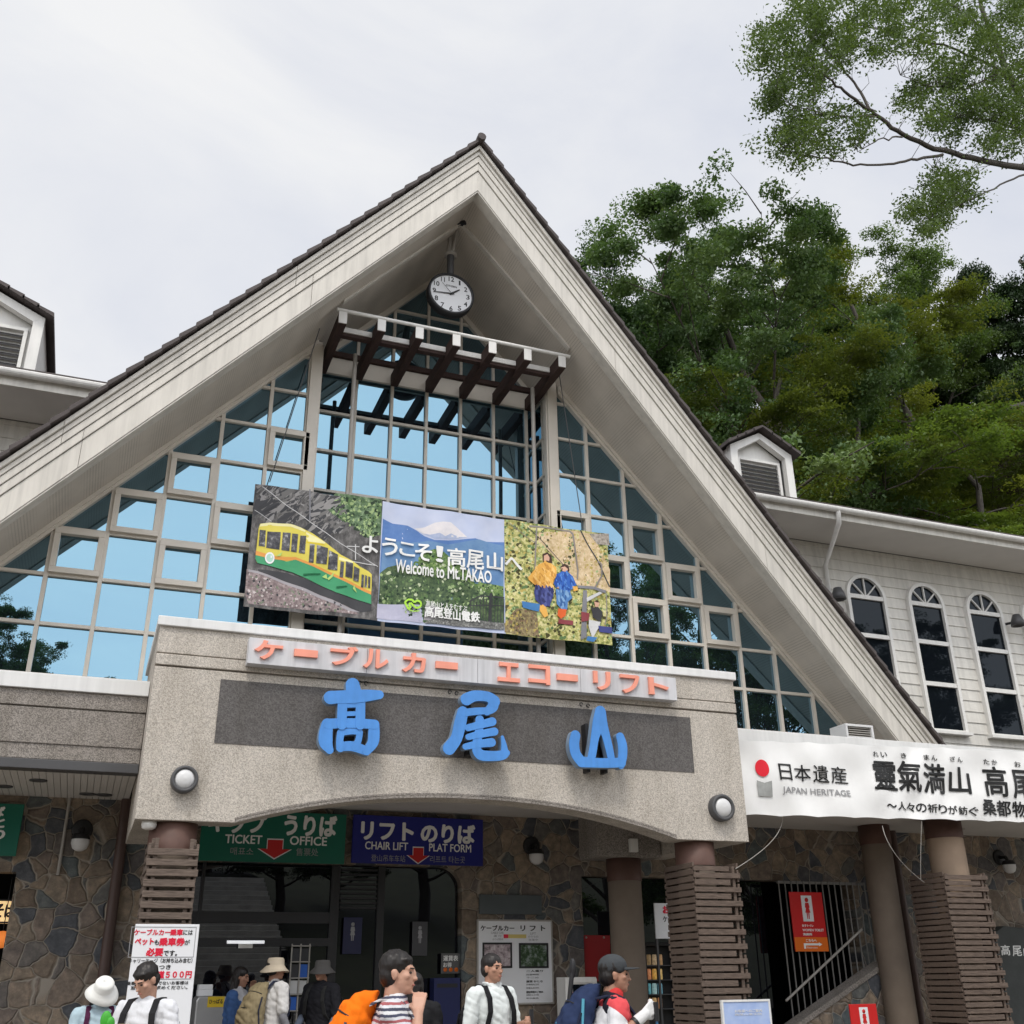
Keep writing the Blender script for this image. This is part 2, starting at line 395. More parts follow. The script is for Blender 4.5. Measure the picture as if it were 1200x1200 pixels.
# gable glazing
ZB = 4.80
def cells(xs, zl, x_lo, x_hi):
    out = []
    for i in range(len(xs)-1):
        for j in range(len(zl)-1):
            p = [(xs[i], zl[j]), (xs[i+1], zl[j]), (xs[i+1], zl[j+1]), (xs[i], zl[j+1])]
            p = clip(p, -MS, 1, ZF-0.06-MS*XR); p = clip(p, MS, 1, ZF-0.06+MS*XR)
            if len(p) > 2: out.append(((i, j), p))
    return out
def pane(mb, poly, y, tilt=0.004):
    cx = sum(p[0] for p in poly)/len(poly); cz = sum(p[1] for p in poly)/len(poly)
    a, b = random.gauss(0, tilt), random.gauss(0, tilt)
    n = len(poly); ar = sum(poly[i][0]*poly[(i+1) % n][1]-poly[(i+1) % n][0]*poly[i][1] for i in range(n))
    if ar < 0: poly = poly[::-1]
    vs = [(x, y+(x-cx)*a+(z-cz)*b, z) for x, z in poly]; k = len(vs)
    vs += [(x, y+0.012+(x-cx)*a+(z-cz)*b, z) for x, z in poly]
    mb.add(vs, [tuple(range(k)), tuple(range(2*k-1, k-1, -1))]+[(i, i+k, (i+1) % k+k, (i+1) % k) for i in range(k)])
def rect_frame(mb, x0, x1, z0, z1, y0, y1, w):
    mb.box(x0, x1, y0, y1, z0, z0+w); mb.box(x0, x1, y0, y1, z1-w, z1)
    mb.box(x0, x0+w, y0, y1, z0+w, z1-w); mb.box(x1-w, x1, y0, y1, z0+w, z1-w)
ZL = [1.6+YG*(0.3498+0.0474*k) for k in range(-3, 12)]
def ztop(x): return min(ZF-0.05, zs(x)-0.05)
def glazing(xs, zl, y, opens_px, zbase, mw=0.058):
    w = tag(MB().box(xs[0], xs[0]+0.01, y+0.2, y+0.21, zbase, zbase+0.05).build('gable_window', M['frame'], B))
    gl = MB(); fr = MB(); fr.use(M['frame'])
    cs = cells(xs, zl, xs[0], xs[-1])
    for (i, j), p in cs: pane(gl, p, y)
    for x in xs[1:-1] if len(xs) > 2 else []:
        if ztop(x) > zbase: fr.box(x-mw/2, x+mw/2, y-0.055, y+0.05, zbase, ztop(x))
    for z in zl[1:]:
        hw = (ZF-0.06-z)/MS
        a, b = max(xs[0], XR-hw), min(xs[-1], XR+hw)
        if b-a > 0.05:
            fr.box(a, b, y-0.042, y+0.04, z-0.026, z+0.026); fr.box(a, b, y-0.05, y-0.042, z-0.026, z-0.012)
    for (px, py) in opens_px:
        P = at(px, py, y)
        i = max(k for k in range(len(xs)) if xs[k] < P.x); j = max(k for k in range(len(zl)) if zl[k] < P.z)
        if i+1 < len(xs) and j+1 < len(zl):
            q = 0.02; rect_frame(fr, xs[i]+q, xs[i+1]-q, zl[j]+q, zl[j+1]-q, y-0.10, y+0.0, 0.082)
    gl.build('pane', M['gable_glass'], w); fr.build('frame', None, w, bevel=0.004)
    return w
XLW = [-3.45]+[YG*x for x in (-0.1673-0.0471, -0.1673, -0.1202, -0.0731, -0.026, 0.0211, 0.0682, 0.1153, 0.1597)]
XRW = [YG*0.4422]+[YG*(0.4862+0.0465*k) for k in range(0, 9)]
glazing(XLW, [ZB]+ZL[1:], YG, [(92, 647), (162, 598), (227, 552), (212, 662), (275, 613), (337, 550)], ZB)
glazing(XRW, [ZB]+ZL[1:], YG, [(755.8, 632.5), (798, 684), (842, 737), (760, 728), (723, 675), (669.7, 608.7)], ZB)
XCW = [2.36]+[YGC*x for x in (0.2062, 0.2473, 0.2880, 0.3285, 0.3687, 0.4098)]+[6.535]
ZC = [ZB, 5.75]+[1.6+YGC*(0.4740-0.0478*3+0.0482*k) for k in range(0, 4)]+[1.6+YGC*x for x in (0.5222, 0.5696, 0.6201, 0.6700, 0.7200, 0.7700)]
glazing(XCW, ZC, YGC, [], ZB, 0.052)
# return panes at the sides of the recessed centre bay, gable posts, sloping edge trim
for x, sg in ((2.36, 1), (6.535, -1)):
    w = MB().box(x-0.004, x+0.004, YG+0.3, YG+0.32, ZB, ZB+0.1).build('return_window', M['frame'], B)
    gl = MB(); fr = MB(); top = zs(x)-0.02
    zz = [z for z in ZC if z < top]+[top]
    for a, b in zip(zz[:-1], zz[1:]): gl.box(x-0.006, x+0.006, YG, YGC, a, b)
    for z in zz[1:-1]: fr.box(x-0.04, x+0.04, YG+0.02, YGC-0.02, z-0.025, z+0.025)
    fr.box(x-0.03, x+0.03, YG+0.31, YG+0.36, ZB, top)
    gl.build('pane', M['gable_glass'], w); fr.build('frame', M['frame'], w)
    p = MB(); p.box(x-0.085, x+0.085, YG-0.10, YG+0.10, ZB, zs(x)-0.02); p.box(x-0.11, x-0.087, YG-0.06, YG+0.08, ZB, zs(x)-0.05)
    p.box(x+0.087, x+0.11, YG-0.06, YG+0.08, ZB, zs(x)-0.05); p.box(x-0.05*sg-0.04, x-0.05*sg+0.04, YGC-0.09, YGC+0.05, ZB, zs(x)-0.05)
    p.build('gable_post', M['frame'], B, bevel=0.005)
for sgn in (-1, 1):
    t = MB()
    for (yy0, yy1, v0, v1) in ((YG-0.09, YG+0.06, -0.15, -0.002), (YG-0.13, YG-0.09, -0.085, -0.004)):
        xa, xb = XR+sgn*2.15, XR+sgn*8.0
        t.hexa([(xa, yy0, zs(xa)+v0), (xb, yy0, zs(xb)+v0), (xb, yy1, zs(xb)+v0), (xa, yy1, zs(xa)+v0),
                (xa, yy0, zs(xa)+v1), (xb, yy0, zs(xb)+v1), (xb, yy1, zs(xb)+v1), (xa, yy1, zs(xa)+v1)])
    xa, xb = XR+sgn*0.0, XR+sgn*2.1
    t.hexa([(xa, YGC-0.08, zs(xa)-0.14), (xb, YGC-0.08, zs(xb)-0.14), (xb, YGC+0.05, zs(xb)-0.14), (xa, YGC+0.05, zs(xa)-0.14),
            (xa, YGC-0.08, zs(xa)-0.003), (xb, YGC-0.08, zs(xb)-0.003), (xb, YGC+0.05, zs(xb)-0.003), (xa, YGC+0.05, zs(xa)-0.003)])
    t.build('rake_trim', M['frame'], B)
hd = MB(); hd.use(M['frame']); hd.box(2.46, 6.43, YGC-0.10, YGC-0.052, 1.6+YGC*0.6165, 1.6+YGC*0.637)
hd.use(M['wood_dark']); hd.box(2.46, 6.43, YGC-0.16, YGC-0.052, 1.6+YGC*0.6375, 1.6+YGC*0.6435)
hd.build('header_board', None, B)
for x in (2.62, 3.83, 4.46, 5.08, 5.62):
    MB().box(x-0.10, x+0.10, YGC-0.11, YGC-0.056, ZB, 6.15).build('door_post', M['frame'], B)

# timber pergola below the gable's peak
zr = 1.6+0.689*YP
for k in range(7):
    x = YP*(0.1868+0.0456*k)
    f = MB(); f.use(M['wood_dark']); f.box(x-0.062, x+0.062, YP+0.012, YGC-0.13, zr-0.01, zr+0.215)
    f.use(M['white']); f.box(x-0.066, x+0.066, YP, YP+0.012, zr+0.005, zr+0.218)
    f.build('rafter', None, B)
pg = MB(); pg.use(M['white'])
pg.tube([(YP*0.180, YP+0.03, zr+0.255), (YP*0.472, YP+0.03, zr+0.255)], 0.032, 8)
pg.build('rail', None, B)
pu = MB(); pu.use(M['white'])
for k in range(6):
    x = YP*(0.1868+0.0456*k); pu.box(x+0.064, x+YP*0.0456-0.064, 14.16, 14.24, zr+0.11, zr+0.20)
pu.use(M['wood_dark'])
for k in range(6):
    x = YP*(0.1868+0.0456*k); pu.box(x+0.064, x+YP*0.0456-0.064, 14.18, 14.28, zr+0.05, zr+0.107)
pu.build('purlin', None, B)
for (px, py) in ((417.8, 395), (623.5, 436)):
    P = at(px, py, 14.66)
    MB().tube([(P.x, 14.66, 4.9), (P.x, 14.66, zr+0.05)], 0.036, 10).build('pipe_stay', M['pipe'], B)

# entrance beam with the flat arch
def arch_pts(n=28):
    a, b = at(275, 962, YB), at(793, 985.5, YB); pk = at(505, 934, YB).z; zb = (a.z+b.z)/2
    return [(a.x+(b.x-a.x)*i/n, zb+(pk-zb)*(1-abs(2*i/n-1)**2.2)) for i in range(n+1)], zb
arch, zarch = arch_pts()
bx0, bx1 = 0.0328*YB, 0.660*YB; bz1 = 5.36; bz0 = zarch-0.0
zg = at(183, 778, YB).z
eb = MB(); eb.use(M['concrete'])
eb.prism([(bx0, bz0)]+arch+[(bx1, bz0), (bx1, zg-0.02), (bx0, zg-0.02)], YB, YB+0.34)
eb.box(bx0+0.02, bx1-0.02, YB+0.03, YB+0.30, zg-0.02, zg+0.0)          # shadow groove
eb.box(bx0, bx1, YB-0.012, YB+0.34, zg, zg+0.125)
eb.box(bx0+0.01, bx1-0.01, YB+0.02, YB+0.30, zg+0.125, zg+0.14)
eb.box(bx0, bx1, YB, YB+0.34, zg+0.14, bz1-0.02)
for x0, x1 in ((bx0, bx0+0.34), (bx1-0.34, bx1)): eb.box(x0+0.003, x1-0.003, YB+0.342, 14.25, bz0+0.003, bz1-0.022)
eb_o = eb.build('entrance_beam', None, B, bevel=0.008)
tr = MB()
for (o0, o1, y0) in ((0.0, 0.028, -0.018), (0.034, 0.055, -0.010)):
    for (x0, z0), (x1, z1) in zip(arch[:-1], arch[1:]):
        tr.hexa([(x0, YB+y0, z0+o0), (x1, YB+y0, z1+o0), (x1, YB-0.001, z1+o0), (x0, YB-0.001, z0+o0),
                 (x0, YB+y0, z0+o1), (x1, YB+y0, z1+o1), (x1, YB-0.001, z1+o1), (x0, YB-0.001, z0+o1)])
tr.build('arch_moulding', M['concrete_dim'], eb_o)
cp = MB(); cp.box(bx0-0.03, bx1+0.03, YB-0.04, YB+0.40, bz1-0.02, bz1+0.09)
for x0, x1 in ((bx0-0.03, bx0+0.36), (bx1-0.36, bx1+0.03)): cp.box(x0, x1, YB+0.402, 14.27, bz1-0.02, bz1+0.088)
cp.build('beam_cap', M['cap'], eb_o, bevel=0.008)
a, b = at(260, 796, YB), at(813, 906.5, YB)
pn = MB(); px0, px1, pz0, pz1 = at(255, 832, YB).x, at(811, 875, YB).x, at(533, 888, YB).z, at(533, 818.5, YB).z
pn.box(px0, px1, YB-0.008, YB-0.001, pz0, pz1); pn.build('inset_panel', M['panel'], eb_o)

# canopy either side of it
def canopy(x0, x1):
    c = MB(); c.use(M['concrete_dim'])
    c.box(x0, x1, YC, YC+0.20, 4.10, 4.50); c.box(x0, x1, YC-0.012, YC+0.20, 4.515, 4.70); c.box(x0, x1, YC+0.015, YC+0.18, 4.50, 4.515)
    c.box(x0, x1, YC+0.015, YC+0.2, 3.93, 4.10)
    c.use(M['dkgrey']); c.box(x0, x1, YC-0.006, YC+0.2, ZCB-0.03, 3.925)
    c.use(M['cap']); c.box(x0, x1, YC-0.05, YC+0.26, 4.703, ZCT)
    c.use(M['concrete_dim']); c.box(x0, x1, YC+0.262, YG+0.10, ZCT-0.12, ZCT-0.03)
    o = c.build('canopy', None, B, bevel=0.006)
    s = MB(); n = int((x1-x0)/0.075)
    for i in range(n):
        xa = x0+i*(x1-x0)/n; s.box(xa, xa+(x1-x0)/n-0.006, YC+0.205, YS+0.05, ZCB, ZCB+0.03)
    s.box(x0, x1, YC+0.205, YS+0.05, ZCB+0.031, ZCB+0.05)
    s.build('canopy_ceiling', M['soffit_white'], o)
canopy(-7.0, bx0-0.003); canopy(bx1+0.003, 20.0)
cc = MB(); cc.use(M['soffit_white']); cc.box(bx0+0.345, bx1-0.345, YB+0.345, YS+0.05, ZCB+0.002, ZCB+0.05)
cc.use(M['concrete_dim']); cc.box(bx0+0.345, bx1-0.345, YB+0.345, YG+0.1, ZCT-0.12, ZCT-0.032)
cc.box(2.2, 6.4, 12.9, 13.25, ZCB-0.05, ZCB+0.001)
cc.build('porch_ceiling', None, B)

# lower storey: flagstone walls with openings
W = MB()
def wx(px): return at(px, 1100, YS).x
XO = dict(shop=wx(3)-0.02, ent0=wx(160), ent1=wx(541), op0=wx(684), op1=wx(1008))
zo = 3.12
W.box(-8, wx(6)-2.2, YS, YS+0.3, 0, ZCB); W.box(wx(6)-2.2, wx(6), YS, YS+0.3, 2.93, ZCB)
W.box(wx(6), XO['ent0'], YS, YS+0.3, 0, ZCB)
W.box(XO['ent0'], XO['ent1'], YS, YS+0.3, zo, ZCB)
r = 0.32; W.prism([(XO['ent1'], zo), (XO['ent1']-r, zo)]+[(XO['ent1']-r+r*math.sin(t*math.pi/16), zo-r+r*math.cos(t*math.pi/16)) for t in range(1, 9)], YS, YS+0.3)
W.box(XO['ent1'], XO['op0'], YS, YS+0.3, 0, ZCB)
W.box(XO['op0'], XO['op1'], YS, YS+0.3, 3.04, ZCB)
W.box(XO['op1'], wx(1060), YS, YS+0.3, 0, ZCB)
W.box(wx(1060), 22, YS-0.12, YS+0.3, 0, ZCB)
W.build('stone_wall', M['stone'], B)
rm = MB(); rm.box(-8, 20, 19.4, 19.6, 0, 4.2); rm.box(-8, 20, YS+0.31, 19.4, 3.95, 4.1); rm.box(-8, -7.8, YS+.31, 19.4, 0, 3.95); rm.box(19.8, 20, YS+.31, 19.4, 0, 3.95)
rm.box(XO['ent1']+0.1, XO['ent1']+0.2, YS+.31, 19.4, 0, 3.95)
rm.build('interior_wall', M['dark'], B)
# upper body of the building behind the gable, so that nothing is hollow
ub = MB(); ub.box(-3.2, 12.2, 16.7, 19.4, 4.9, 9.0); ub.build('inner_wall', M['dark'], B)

# entrance doors
dr = MB().box(XO['ent0']+0.01, XO['ent0']+0.07, YS+0.12, YS+0.2, 0, zo).build('entrance_door', M['black'], B)
dg = MB(); df = MB(); xm = wx(392)
dg.box(XO['ent0']+0.07, XO['ent1']-0.02, YS+0.155, YS+0.165, 0.05, zo-0.01)
for x0, x1 in ((xm-0.06, xm+0.06), (wx(232)-0.02, wx(232)+0.02), (wx(447)-0.05, wx(447)+0.05)): df.box(x0, x1, YS+0.10, YS+0.2, 0, zo-0.005)
df.box(XO['ent0']+0.07, xm-0.06, YS+0.11, YS+0.2, 2.36, 2.50); zl_ = at(288, 1104, 15.08).z; df.box(XO['ent0']+0.07, xm-0.06, YS+0.10, YS+0.2, zl_-0.05, zl_+0.05)
for k in range(9): df.box(xm+0.07, wx(447)-0.06, YS+0.09, YS+0.14, 2.55+k*0.062, 2.575+k*0.062)
dg.build('pane', M['door_glass'], dr); df.build('frame', M['black'], dr)
dw = MB().box(XO['op0'], XO['op0']+0.05, YS+0.12, YS+0.2, 0, 3.03).build('side_door', M['black'], B)
MB().box(XO['op0']+0.05, wx(905), YS+0.155, YS+0.165, 0.05, 3.03).build('pane', M['door_glass'], dw)

# columns
def slat_wrap(parent, x0, x1, y0, y1, z0, z1, step, th, gapx, m_='wood_slat'):
    s = MB()
    n = int((z1-z0)/step)
    for k in range(n):
        z = z0+k*step; j = random.uniform(-0.012, 0.012); o = 0.03
        s.box(x0-o+j, (x1+o+j) if not gapx or k % 2 else x1-gapx+j, y0-0.028, y0, z, z+th*random.uniform(0.92, 1.05))
        s.box(x0-o-j, x1+o-j, y1, y1+0.028, z, z+th)
        s.box(x0-0.028, x0, y0+0.002, y1-0.002, z+step*0.5, z+step*0.5+th); s.box(x1, x1+0.028, y0+0.002, y1-0.002, z+step*0.5, z+step*0.5+th)
    for x in (x0+0.03, x1-0.07):
        s.box(x, x+0.04, y0+0.001, y0+0.03, z0, z1-0.02)
    for y in (y0+0.06, y1-0.08):
        s.box(x0+0.001, x0+0.03, y, y+0.04, z0, z1-0.02); s.box(x1-0.03, x1-0.001, y, y+0.04, z0, z1-0.02)
    return s.build('slat_wrap', M[m_], parent, bevel=0.003)
def column(cx, cy, r, ztop, name='round_pillar', mat_=None):
    p = MB(); p.use(mat_ or M['pillar']); p.lathe([(r, 0), (r, ztop-0.30)], (cx, cy, 0))
    p.use(M['pillar_cap']); p.lathe([(r+0.012, ztop-0.30), (r+0.012, ztop), (0.01, ztop)], (cx, cy, 0))
    return p.build(name, None, B)
YPL = 12.30
xl0, xl1 = at(173, 1000, YPL-0.32).x, at(232, 1000, YPL-0.32).x
pl = column((xl0+xl1)/2, YPL, 0.24, bz0+0.01); slat_wrap(pl, xl0+0.03, xl1-0.02, YPL-0.32, YPL+0.30, 0.05, 3.05, 0.104, 0.068, 0, 'wood_pale')
xr0, xr1 = at(818, 1050, YPL-0.36).x, at(866, 1050, YPL-0.36).x
pr = column((xr0+xr1)/2-0.08, YPL, 0.24, bz0+0.01); slat_wrap(pr, xr0-0.02, xr1, YPL-0.36, YPL+0.34, 0.05, 2.92, 0.082, 0.062, 0.13)
xq0, xq1 = at(1125, 1080, 12.95).x, at(1160, 1080, 12.95).x
pq = column(at(1110, 985, 13.3).x, 13.35, 0.27, ZCB, mat_=mat('beige_pillar', (0.34, 0.25, 0.18), 0.8, 0.12, 3)); slat_wrap(pq, xq0-0.12, xq1+0.08, 12.98, 13.7, 0.05, 3.02, 0.082, 0.062, 0.13)
column(at(731, 1020, 14.0).x, 14.0, 0.235, at(731, 1007, 14.0).z)
column(at(1028, 1000, 14.3).x, 14.3, 0.235, ZCB)
cb = MB(); zt = at(731, 1007, 14.0).z
cb.box(at(700, 1000, 13.7).x, bx1-0.36, 13.70, 14.30, zt, ZCB-0.002); cb.build('cross_beam', M['concrete_dim'], B, bevel=0.01)

# side wing with arched windows
YE, YW = 15.5, 16.85; ZE = 1.6+0.5462*YE
wing = MB(); wing.use(M['siding'])
zz = 4.8
while zz < ZE-0.02:                                          # lap boards
    for x0, x1 in ((-16, XR-4.0), (XR+3.2, 30)):
        z1 = min(zz+0.235, ZE)
        wing.hexa([(x0, YW-0.022, zz), (x1, YW-0.022, zz), (x1, YW+0.2, zz), (x0, YW+0.2, zz), (x0, YW-0.002, z1), (x1, YW-0.002, z1), (x1, YW+0.2, z1), (x0, YW+0.2, z1)])
    zz += 0.235
wing.build('wing_wall', None, B)
for x0, x1 in ((-16, XR-3.4), (XR+3.4, 30)):
    ev = MB(); ev.use(M['soffit_white']); ev.box(x0, x1, YE+0.10, YW-0.03, ZE, ZE+0.03)
    ev.use(M['siding']); ev.box(x0, x1, YE+0.06, YE+0.10, ZE-0.06, ZE+0.16)
    ev.use(M['tile']); ev.hexa([(x0, YE-0.02, ZE+0.17), (x1, YE-0.02, ZE+0.17), (x1, 21.5, ZE+2.1), (x0, 21.5, ZE+2.1), (x0, YE-0.02, ZE+0.23), (x1, YE-0.02, ZE+0.23), (x1, 21.5, ZE+2.16), (x0, 21.5, ZE+2.16)])
    ev.hexa([(x0, 21.5, ZE+2.1), (x1, 21.5, ZE+2.1), (x1, 22.6, 5), (x0, 22.6, 5), (x0, 21.5, ZE+2.16), (x1, 21.5, ZE+2.16), (x1, 22.66, 5), (x0, 22.66, 5)])
    ev_o = ev.build('wing_eave', None, B)
    gt = MB(); prof = [(0.075*math.cos(math.pi+math.pi*i/8), 0.075*math.sin(math.pi+math.pi*i/8)) for i in range(9)]+[(0.065, 0.018), (-0.065, 0.018)]
    n = len(prof); gv = [(x, YE-0.03+a, ZE+0.14+b) for x in (x0, x1) for a, b in prof]
    gt.add(gv, [(i, (i+1) % n, (i+1) % n+n, i+n) for i in range(n)]+[tuple(range(n)), tuple(range(2*n-1, n-1, -1))]); gt.build('gutter', M['white'], ev_o)
dpx = [at(983, 612, YE), at(984, 619, YE)]
xq = at(966, 660, YW-0.08).x
MB().tube([(dpx[0].x, YE-0.03, ZE+0.1), (dpx[0].x, YE+0.0, ZE-0.16), (xq, YW-0.10, ZE-0.55), (xq, YW-0.10, 4.9)], 0.05, 10).build('downpipe', M['white'], B)

def arched_window(x0, x1, z0, ztp):
    r_ = (x1-x0)/2; cx = (x0+x1)/2; zc = ztp-r_; y = YW-0.05
    def ring(rr, k=18): return [(cx+rr*math.cos(math.pi*i/k), zc+rr*math.sin(math.pi*i/k)) for i in range(k+1)]
    f = MB(); f.use(M['white']); w = 0.075
    for (p0, p1), (q0, q1) in zip(zip(ring(r_)[:-1], ring(r_)[1:]), zip(ring(r_-w)[:-1], ring(r_-w)[1:])):
        f.prism([p0, p1, q1, q0], y-0.06, y+0.06)
    f.box(x0, x0+w, y-0.06, y+0.06, z0, zc); f.box(x1-w, x1, y-0.06, y+0.06, z0, zc)
    f.box(x0-0.05, x1+0.05, y-0.12, y+0.06, z0-0.06, z0)
    h = (zc-z0)
    for k, t in enumerate((0.0, 0.36, 0.69, 1.0)):
        z = z0+h*t; f.box(x0+w, x1-w, y-0.045, y+0.05, z-0.0 if k == 0 else z-0.045, z+0.045)
    for a in (45, 90, 135):
        d = (math.cos(math.radians(a)), math.sin(math.radians(a))); e_ = (-d[1]*0.013, d[0]*0.013)
        f.prism([(cx+e_[0], zc+e_[1]), (cx-e_[0], zc-e_[1]), (cx+d[0]*(r_-w)-e_[0], zc+d[1]*(r_-w)-e_[1]), (cx+d[0]*(r_-w)+e_[0], zc+d[1]*(r_-w)+e_[1])], y-0.03, y+0.03)
    o = f.build('arched_window', None, B)
    gl = MB()
    gl.prism(ring(r_-w/2)+[(x0+w/2, zc), (x0+w/2, z0), (x1-w/2, z0), (x1-w/2, zc)], y+0.008, y+0.018)
    gl.build('pane', M['dark_glass'], o)
zt_ = at(1080, 685.4, YW).z; zb_ = at(1104, 858, YW).z
for (pl_, pr_, yy) in ((989.6, 1034.6, 702), (1061.7, 1103, 711), (1130, 1171, 721)):
    arched_window(at(pl_, yy, YW).x, at(pr_, yy, YW).x, zb_, zt_)
x3 = at(1130, 721, YW).x; x2 = at(1061.7, 711, YW).x
for k in (1, 2, 3): arched_window(x3+k*(x3-x2), x3+k*(x3-x2)+0.98, zb_, zt_)
for k in (1, 2): arched_window(-2.2-k*1.75, -1.2-k*1.75, zb_, zt_)

def dormer(x0, x1):
    y = 16.0; zb = ZE+0.05; cx = (x0+x1)/2; ze = 1.6+0.625*y; za = 1.6+0.652*y
    d = MB(); d.use(M['white'])
    w = 0.17
    d.prism([(x0, zb), (x0+w, zb), (x0+w, ze-0.03), (x0, ze-0.03)], y, y+0.14); d.prism([(x1-w, zb), (x1, zb), (x1, ze-0.03), (x1-w, ze-0.03)], y, y+0.14)
    d.prism([(x0, ze-0.03), (x0+w, ze-0.03-0.10), (cx, za-0.21), (cx, za-0.06)], y-0.002, y+0.14); d.prism([(x1, ze-0.03), (cx, za-0.06), (cx, za-0.21), (x1-w, ze-0.13)], y-0.002, y+0.14)
    d.box(x0+w, x1-w, y+0.0, y+0.14, zb, zb+0.20)
    d.prism([(x0+w, zb+0.2), (x1-w, zb+0.2), (x1-w, ze-0.1), (cx, za-0.15), (x0+w, ze-0.1)], y+0.2, y+0.24)
    d.box(x0, x0+0.06, y+0.142, y+3.2, zb, ze-0.06); d.box(x1-0.06, x1, y+0.142, y+3.2, zb, ze-0.06)
    rect_frame(d, x0+w+0.06, x1-w-0.06, zb+0.21, ze-0.20, y+0.12, y+0.198, 0.06)
    o = d.build('dormer', None, B, bevel=0.006)
    l = MB(); 
    for k in range(10):
        z = zb+0.29+k*(ze-0.28-zb-0.29)/10; l.hexa([(x0+w+0.12, y+0.15, z), (x1-w-0.12, y+0.15, z), (x1-w-0.12, y+0.19, z+0.05), (x0+w+0.12, y+0.19, z+0.05), (x0+w+0.12, y+0.15, z+0.012), (x1-w-0.12, y+0.15, z+0.012), (x1-w-0.12, y+0.19, z+0.062), (x0+w+0.12, y+0.19, z+0.062)])
    l.build('louver', M['black'], o)
    r = MB(); ov = 0.10
    for s_ in (-1, 1):
        xe = cx+s_*((x1-x0)/2+ov); ze2 = ze-ov*(za-ze)/((x1-x0)/2)
        n = 4
        for k in range(n):
            a, b = k/n, (k+1)/n+0.03
            p = lambda t, v: (cx+(xe-cx)*t, za+(ze2-za)*t+v)
            q = [p(a, 0.0), p(b, 0.0), p(b, 0.075), p(a, 0.045)]
            r.prism(q, y-0.16, y+3.4)
    r.build('dormer_roof', M['tile'], o)
dxa, dxb = at(858, 545, 16).x, at(931, 560, 16).x
dormer(dxa, dxb)
dormer(at(52, 380, 16).x-(dxb-dxa)*1.15, at(52, 380, 16).x)

# downpipes on the stone walls
for px, yy in ((127, 14.9), (1064, 14.75)):
    P = at(px, 1100, yy); MB().tube([(P.x, yy, 0), (P.x, yy, ZCB)], 0.07, 12).build('downpipe', M['brownpipe'], B)
MB().tube([(at(78, 960, 14.97).x, 14.97, 2.9), (at(78, 960, 14.97).x, 14.97, ZCB)], 0.02, 8).build('conduit', M['pipe'], B)
# recessed ceiling lights of the canopy
for (px, py) in ((45, 914), (103, 930), (122, 931), (5, 921)):
    k = (ZCB-1.6); P = at(px, py, 10); t = (ZCB-1.6)/(P.z-1.6); 
    MB().lathe([(0.10, 0.0), (0.10, -0.012), (0.06, -0.012), (0.055, 0.0), (0.001, 0.0)], (P.x*t, P.y*t, ZCB-0.001)).build('ceiling_light', M['dkgrey'], B)
# ------------------------------------------------------------------ signs on the beam
def xz(px, py, Y): p = at(px, py, Y); return (p.x, p.z)
sb = thing('name_board', 'long pale metal board with faded pink katakana letters along the top of the entrance beam', 'sign', at(540, 790, 11.9))
bl, br = at(291, 762, 11.84), at(793, 806, 11.84)
z1_, z0_ = at(291, 746.5, 11.84).z, at(291, 777, 11.84).z
b = MB(); n = 4
for k in range(n):
    xa, xb = bl.x+(br.x-bl.x)*k/n, bl.x+(br.x-bl.x)*(k+1)/n-0.004
    b.box(xa, xb, 11.84, 11.985, z0_, z1_)
b.build('board', M['metal_sign'], sb, bevel=0.004)
kana = [('ケ', 150+445/3, 150+545/3, 720+85/3, 720+165/3), ('ー', 150+585/3, 150+668/3, 720+121/3, 720+151/3), ('ブ', 150+712/3, 150+810/3, 720+104/3, 720+186/3), ('ル', 150+828/3, 150+917/3, 720+116/3, 720+196/3),
        ('カ', 150+965/3, 150+1048/3, 720+130/3, 720+210/3), ('ー', 150+1083/3, 150+1160/3, 720+163/3, 720+194/3), ('エ', 500+252/3, 500+328/3, 720+163/3, 720+242/3), ('コ', 500+360/3, 500+435/3, 720+172/3, 720+250/3),
        ('ー', 500+460/3, 500+532/3, 720+205/3, 720+237/3), ('リ', 500+588/3, 500+648/3, 720+195/3, 720+270/3), ('フ', 500+683/3, 500+750/3, 720+207/3, 720+282/3), ('ト', 500+782/3, 500+852/3, 720+218/3, 720+287/3)]
for s, x0, x1, y0, y1 in kana:
    a, q = at(x0, (y0+y1)/2, 11.80), at(x1, (y0+y1)/2, 11.80); sl_ = (x1-x0)*0.11
    t, u = at((x0+x1)/2, y0+sl_*0.3, 11.80), at((x0+x1)/2, y1-sl_*0.3, 11.80)
    hh = (t.z-u.z)*(0.75 if s != 'ー' else 0.62)
    zc = (t.z+u.z)/2
    if s == 'ー': l = MB().box(a.x, q.x, 11.80, 11.838, zc-0.042, zc+0.042)
    else: l = MB().text(s, a.x, q.x, u.z+0.01, t.z-0.01, 11.80, bold=0.028, depth=0.036, ring=False)
    l.build('letter', M['pink'], sb)

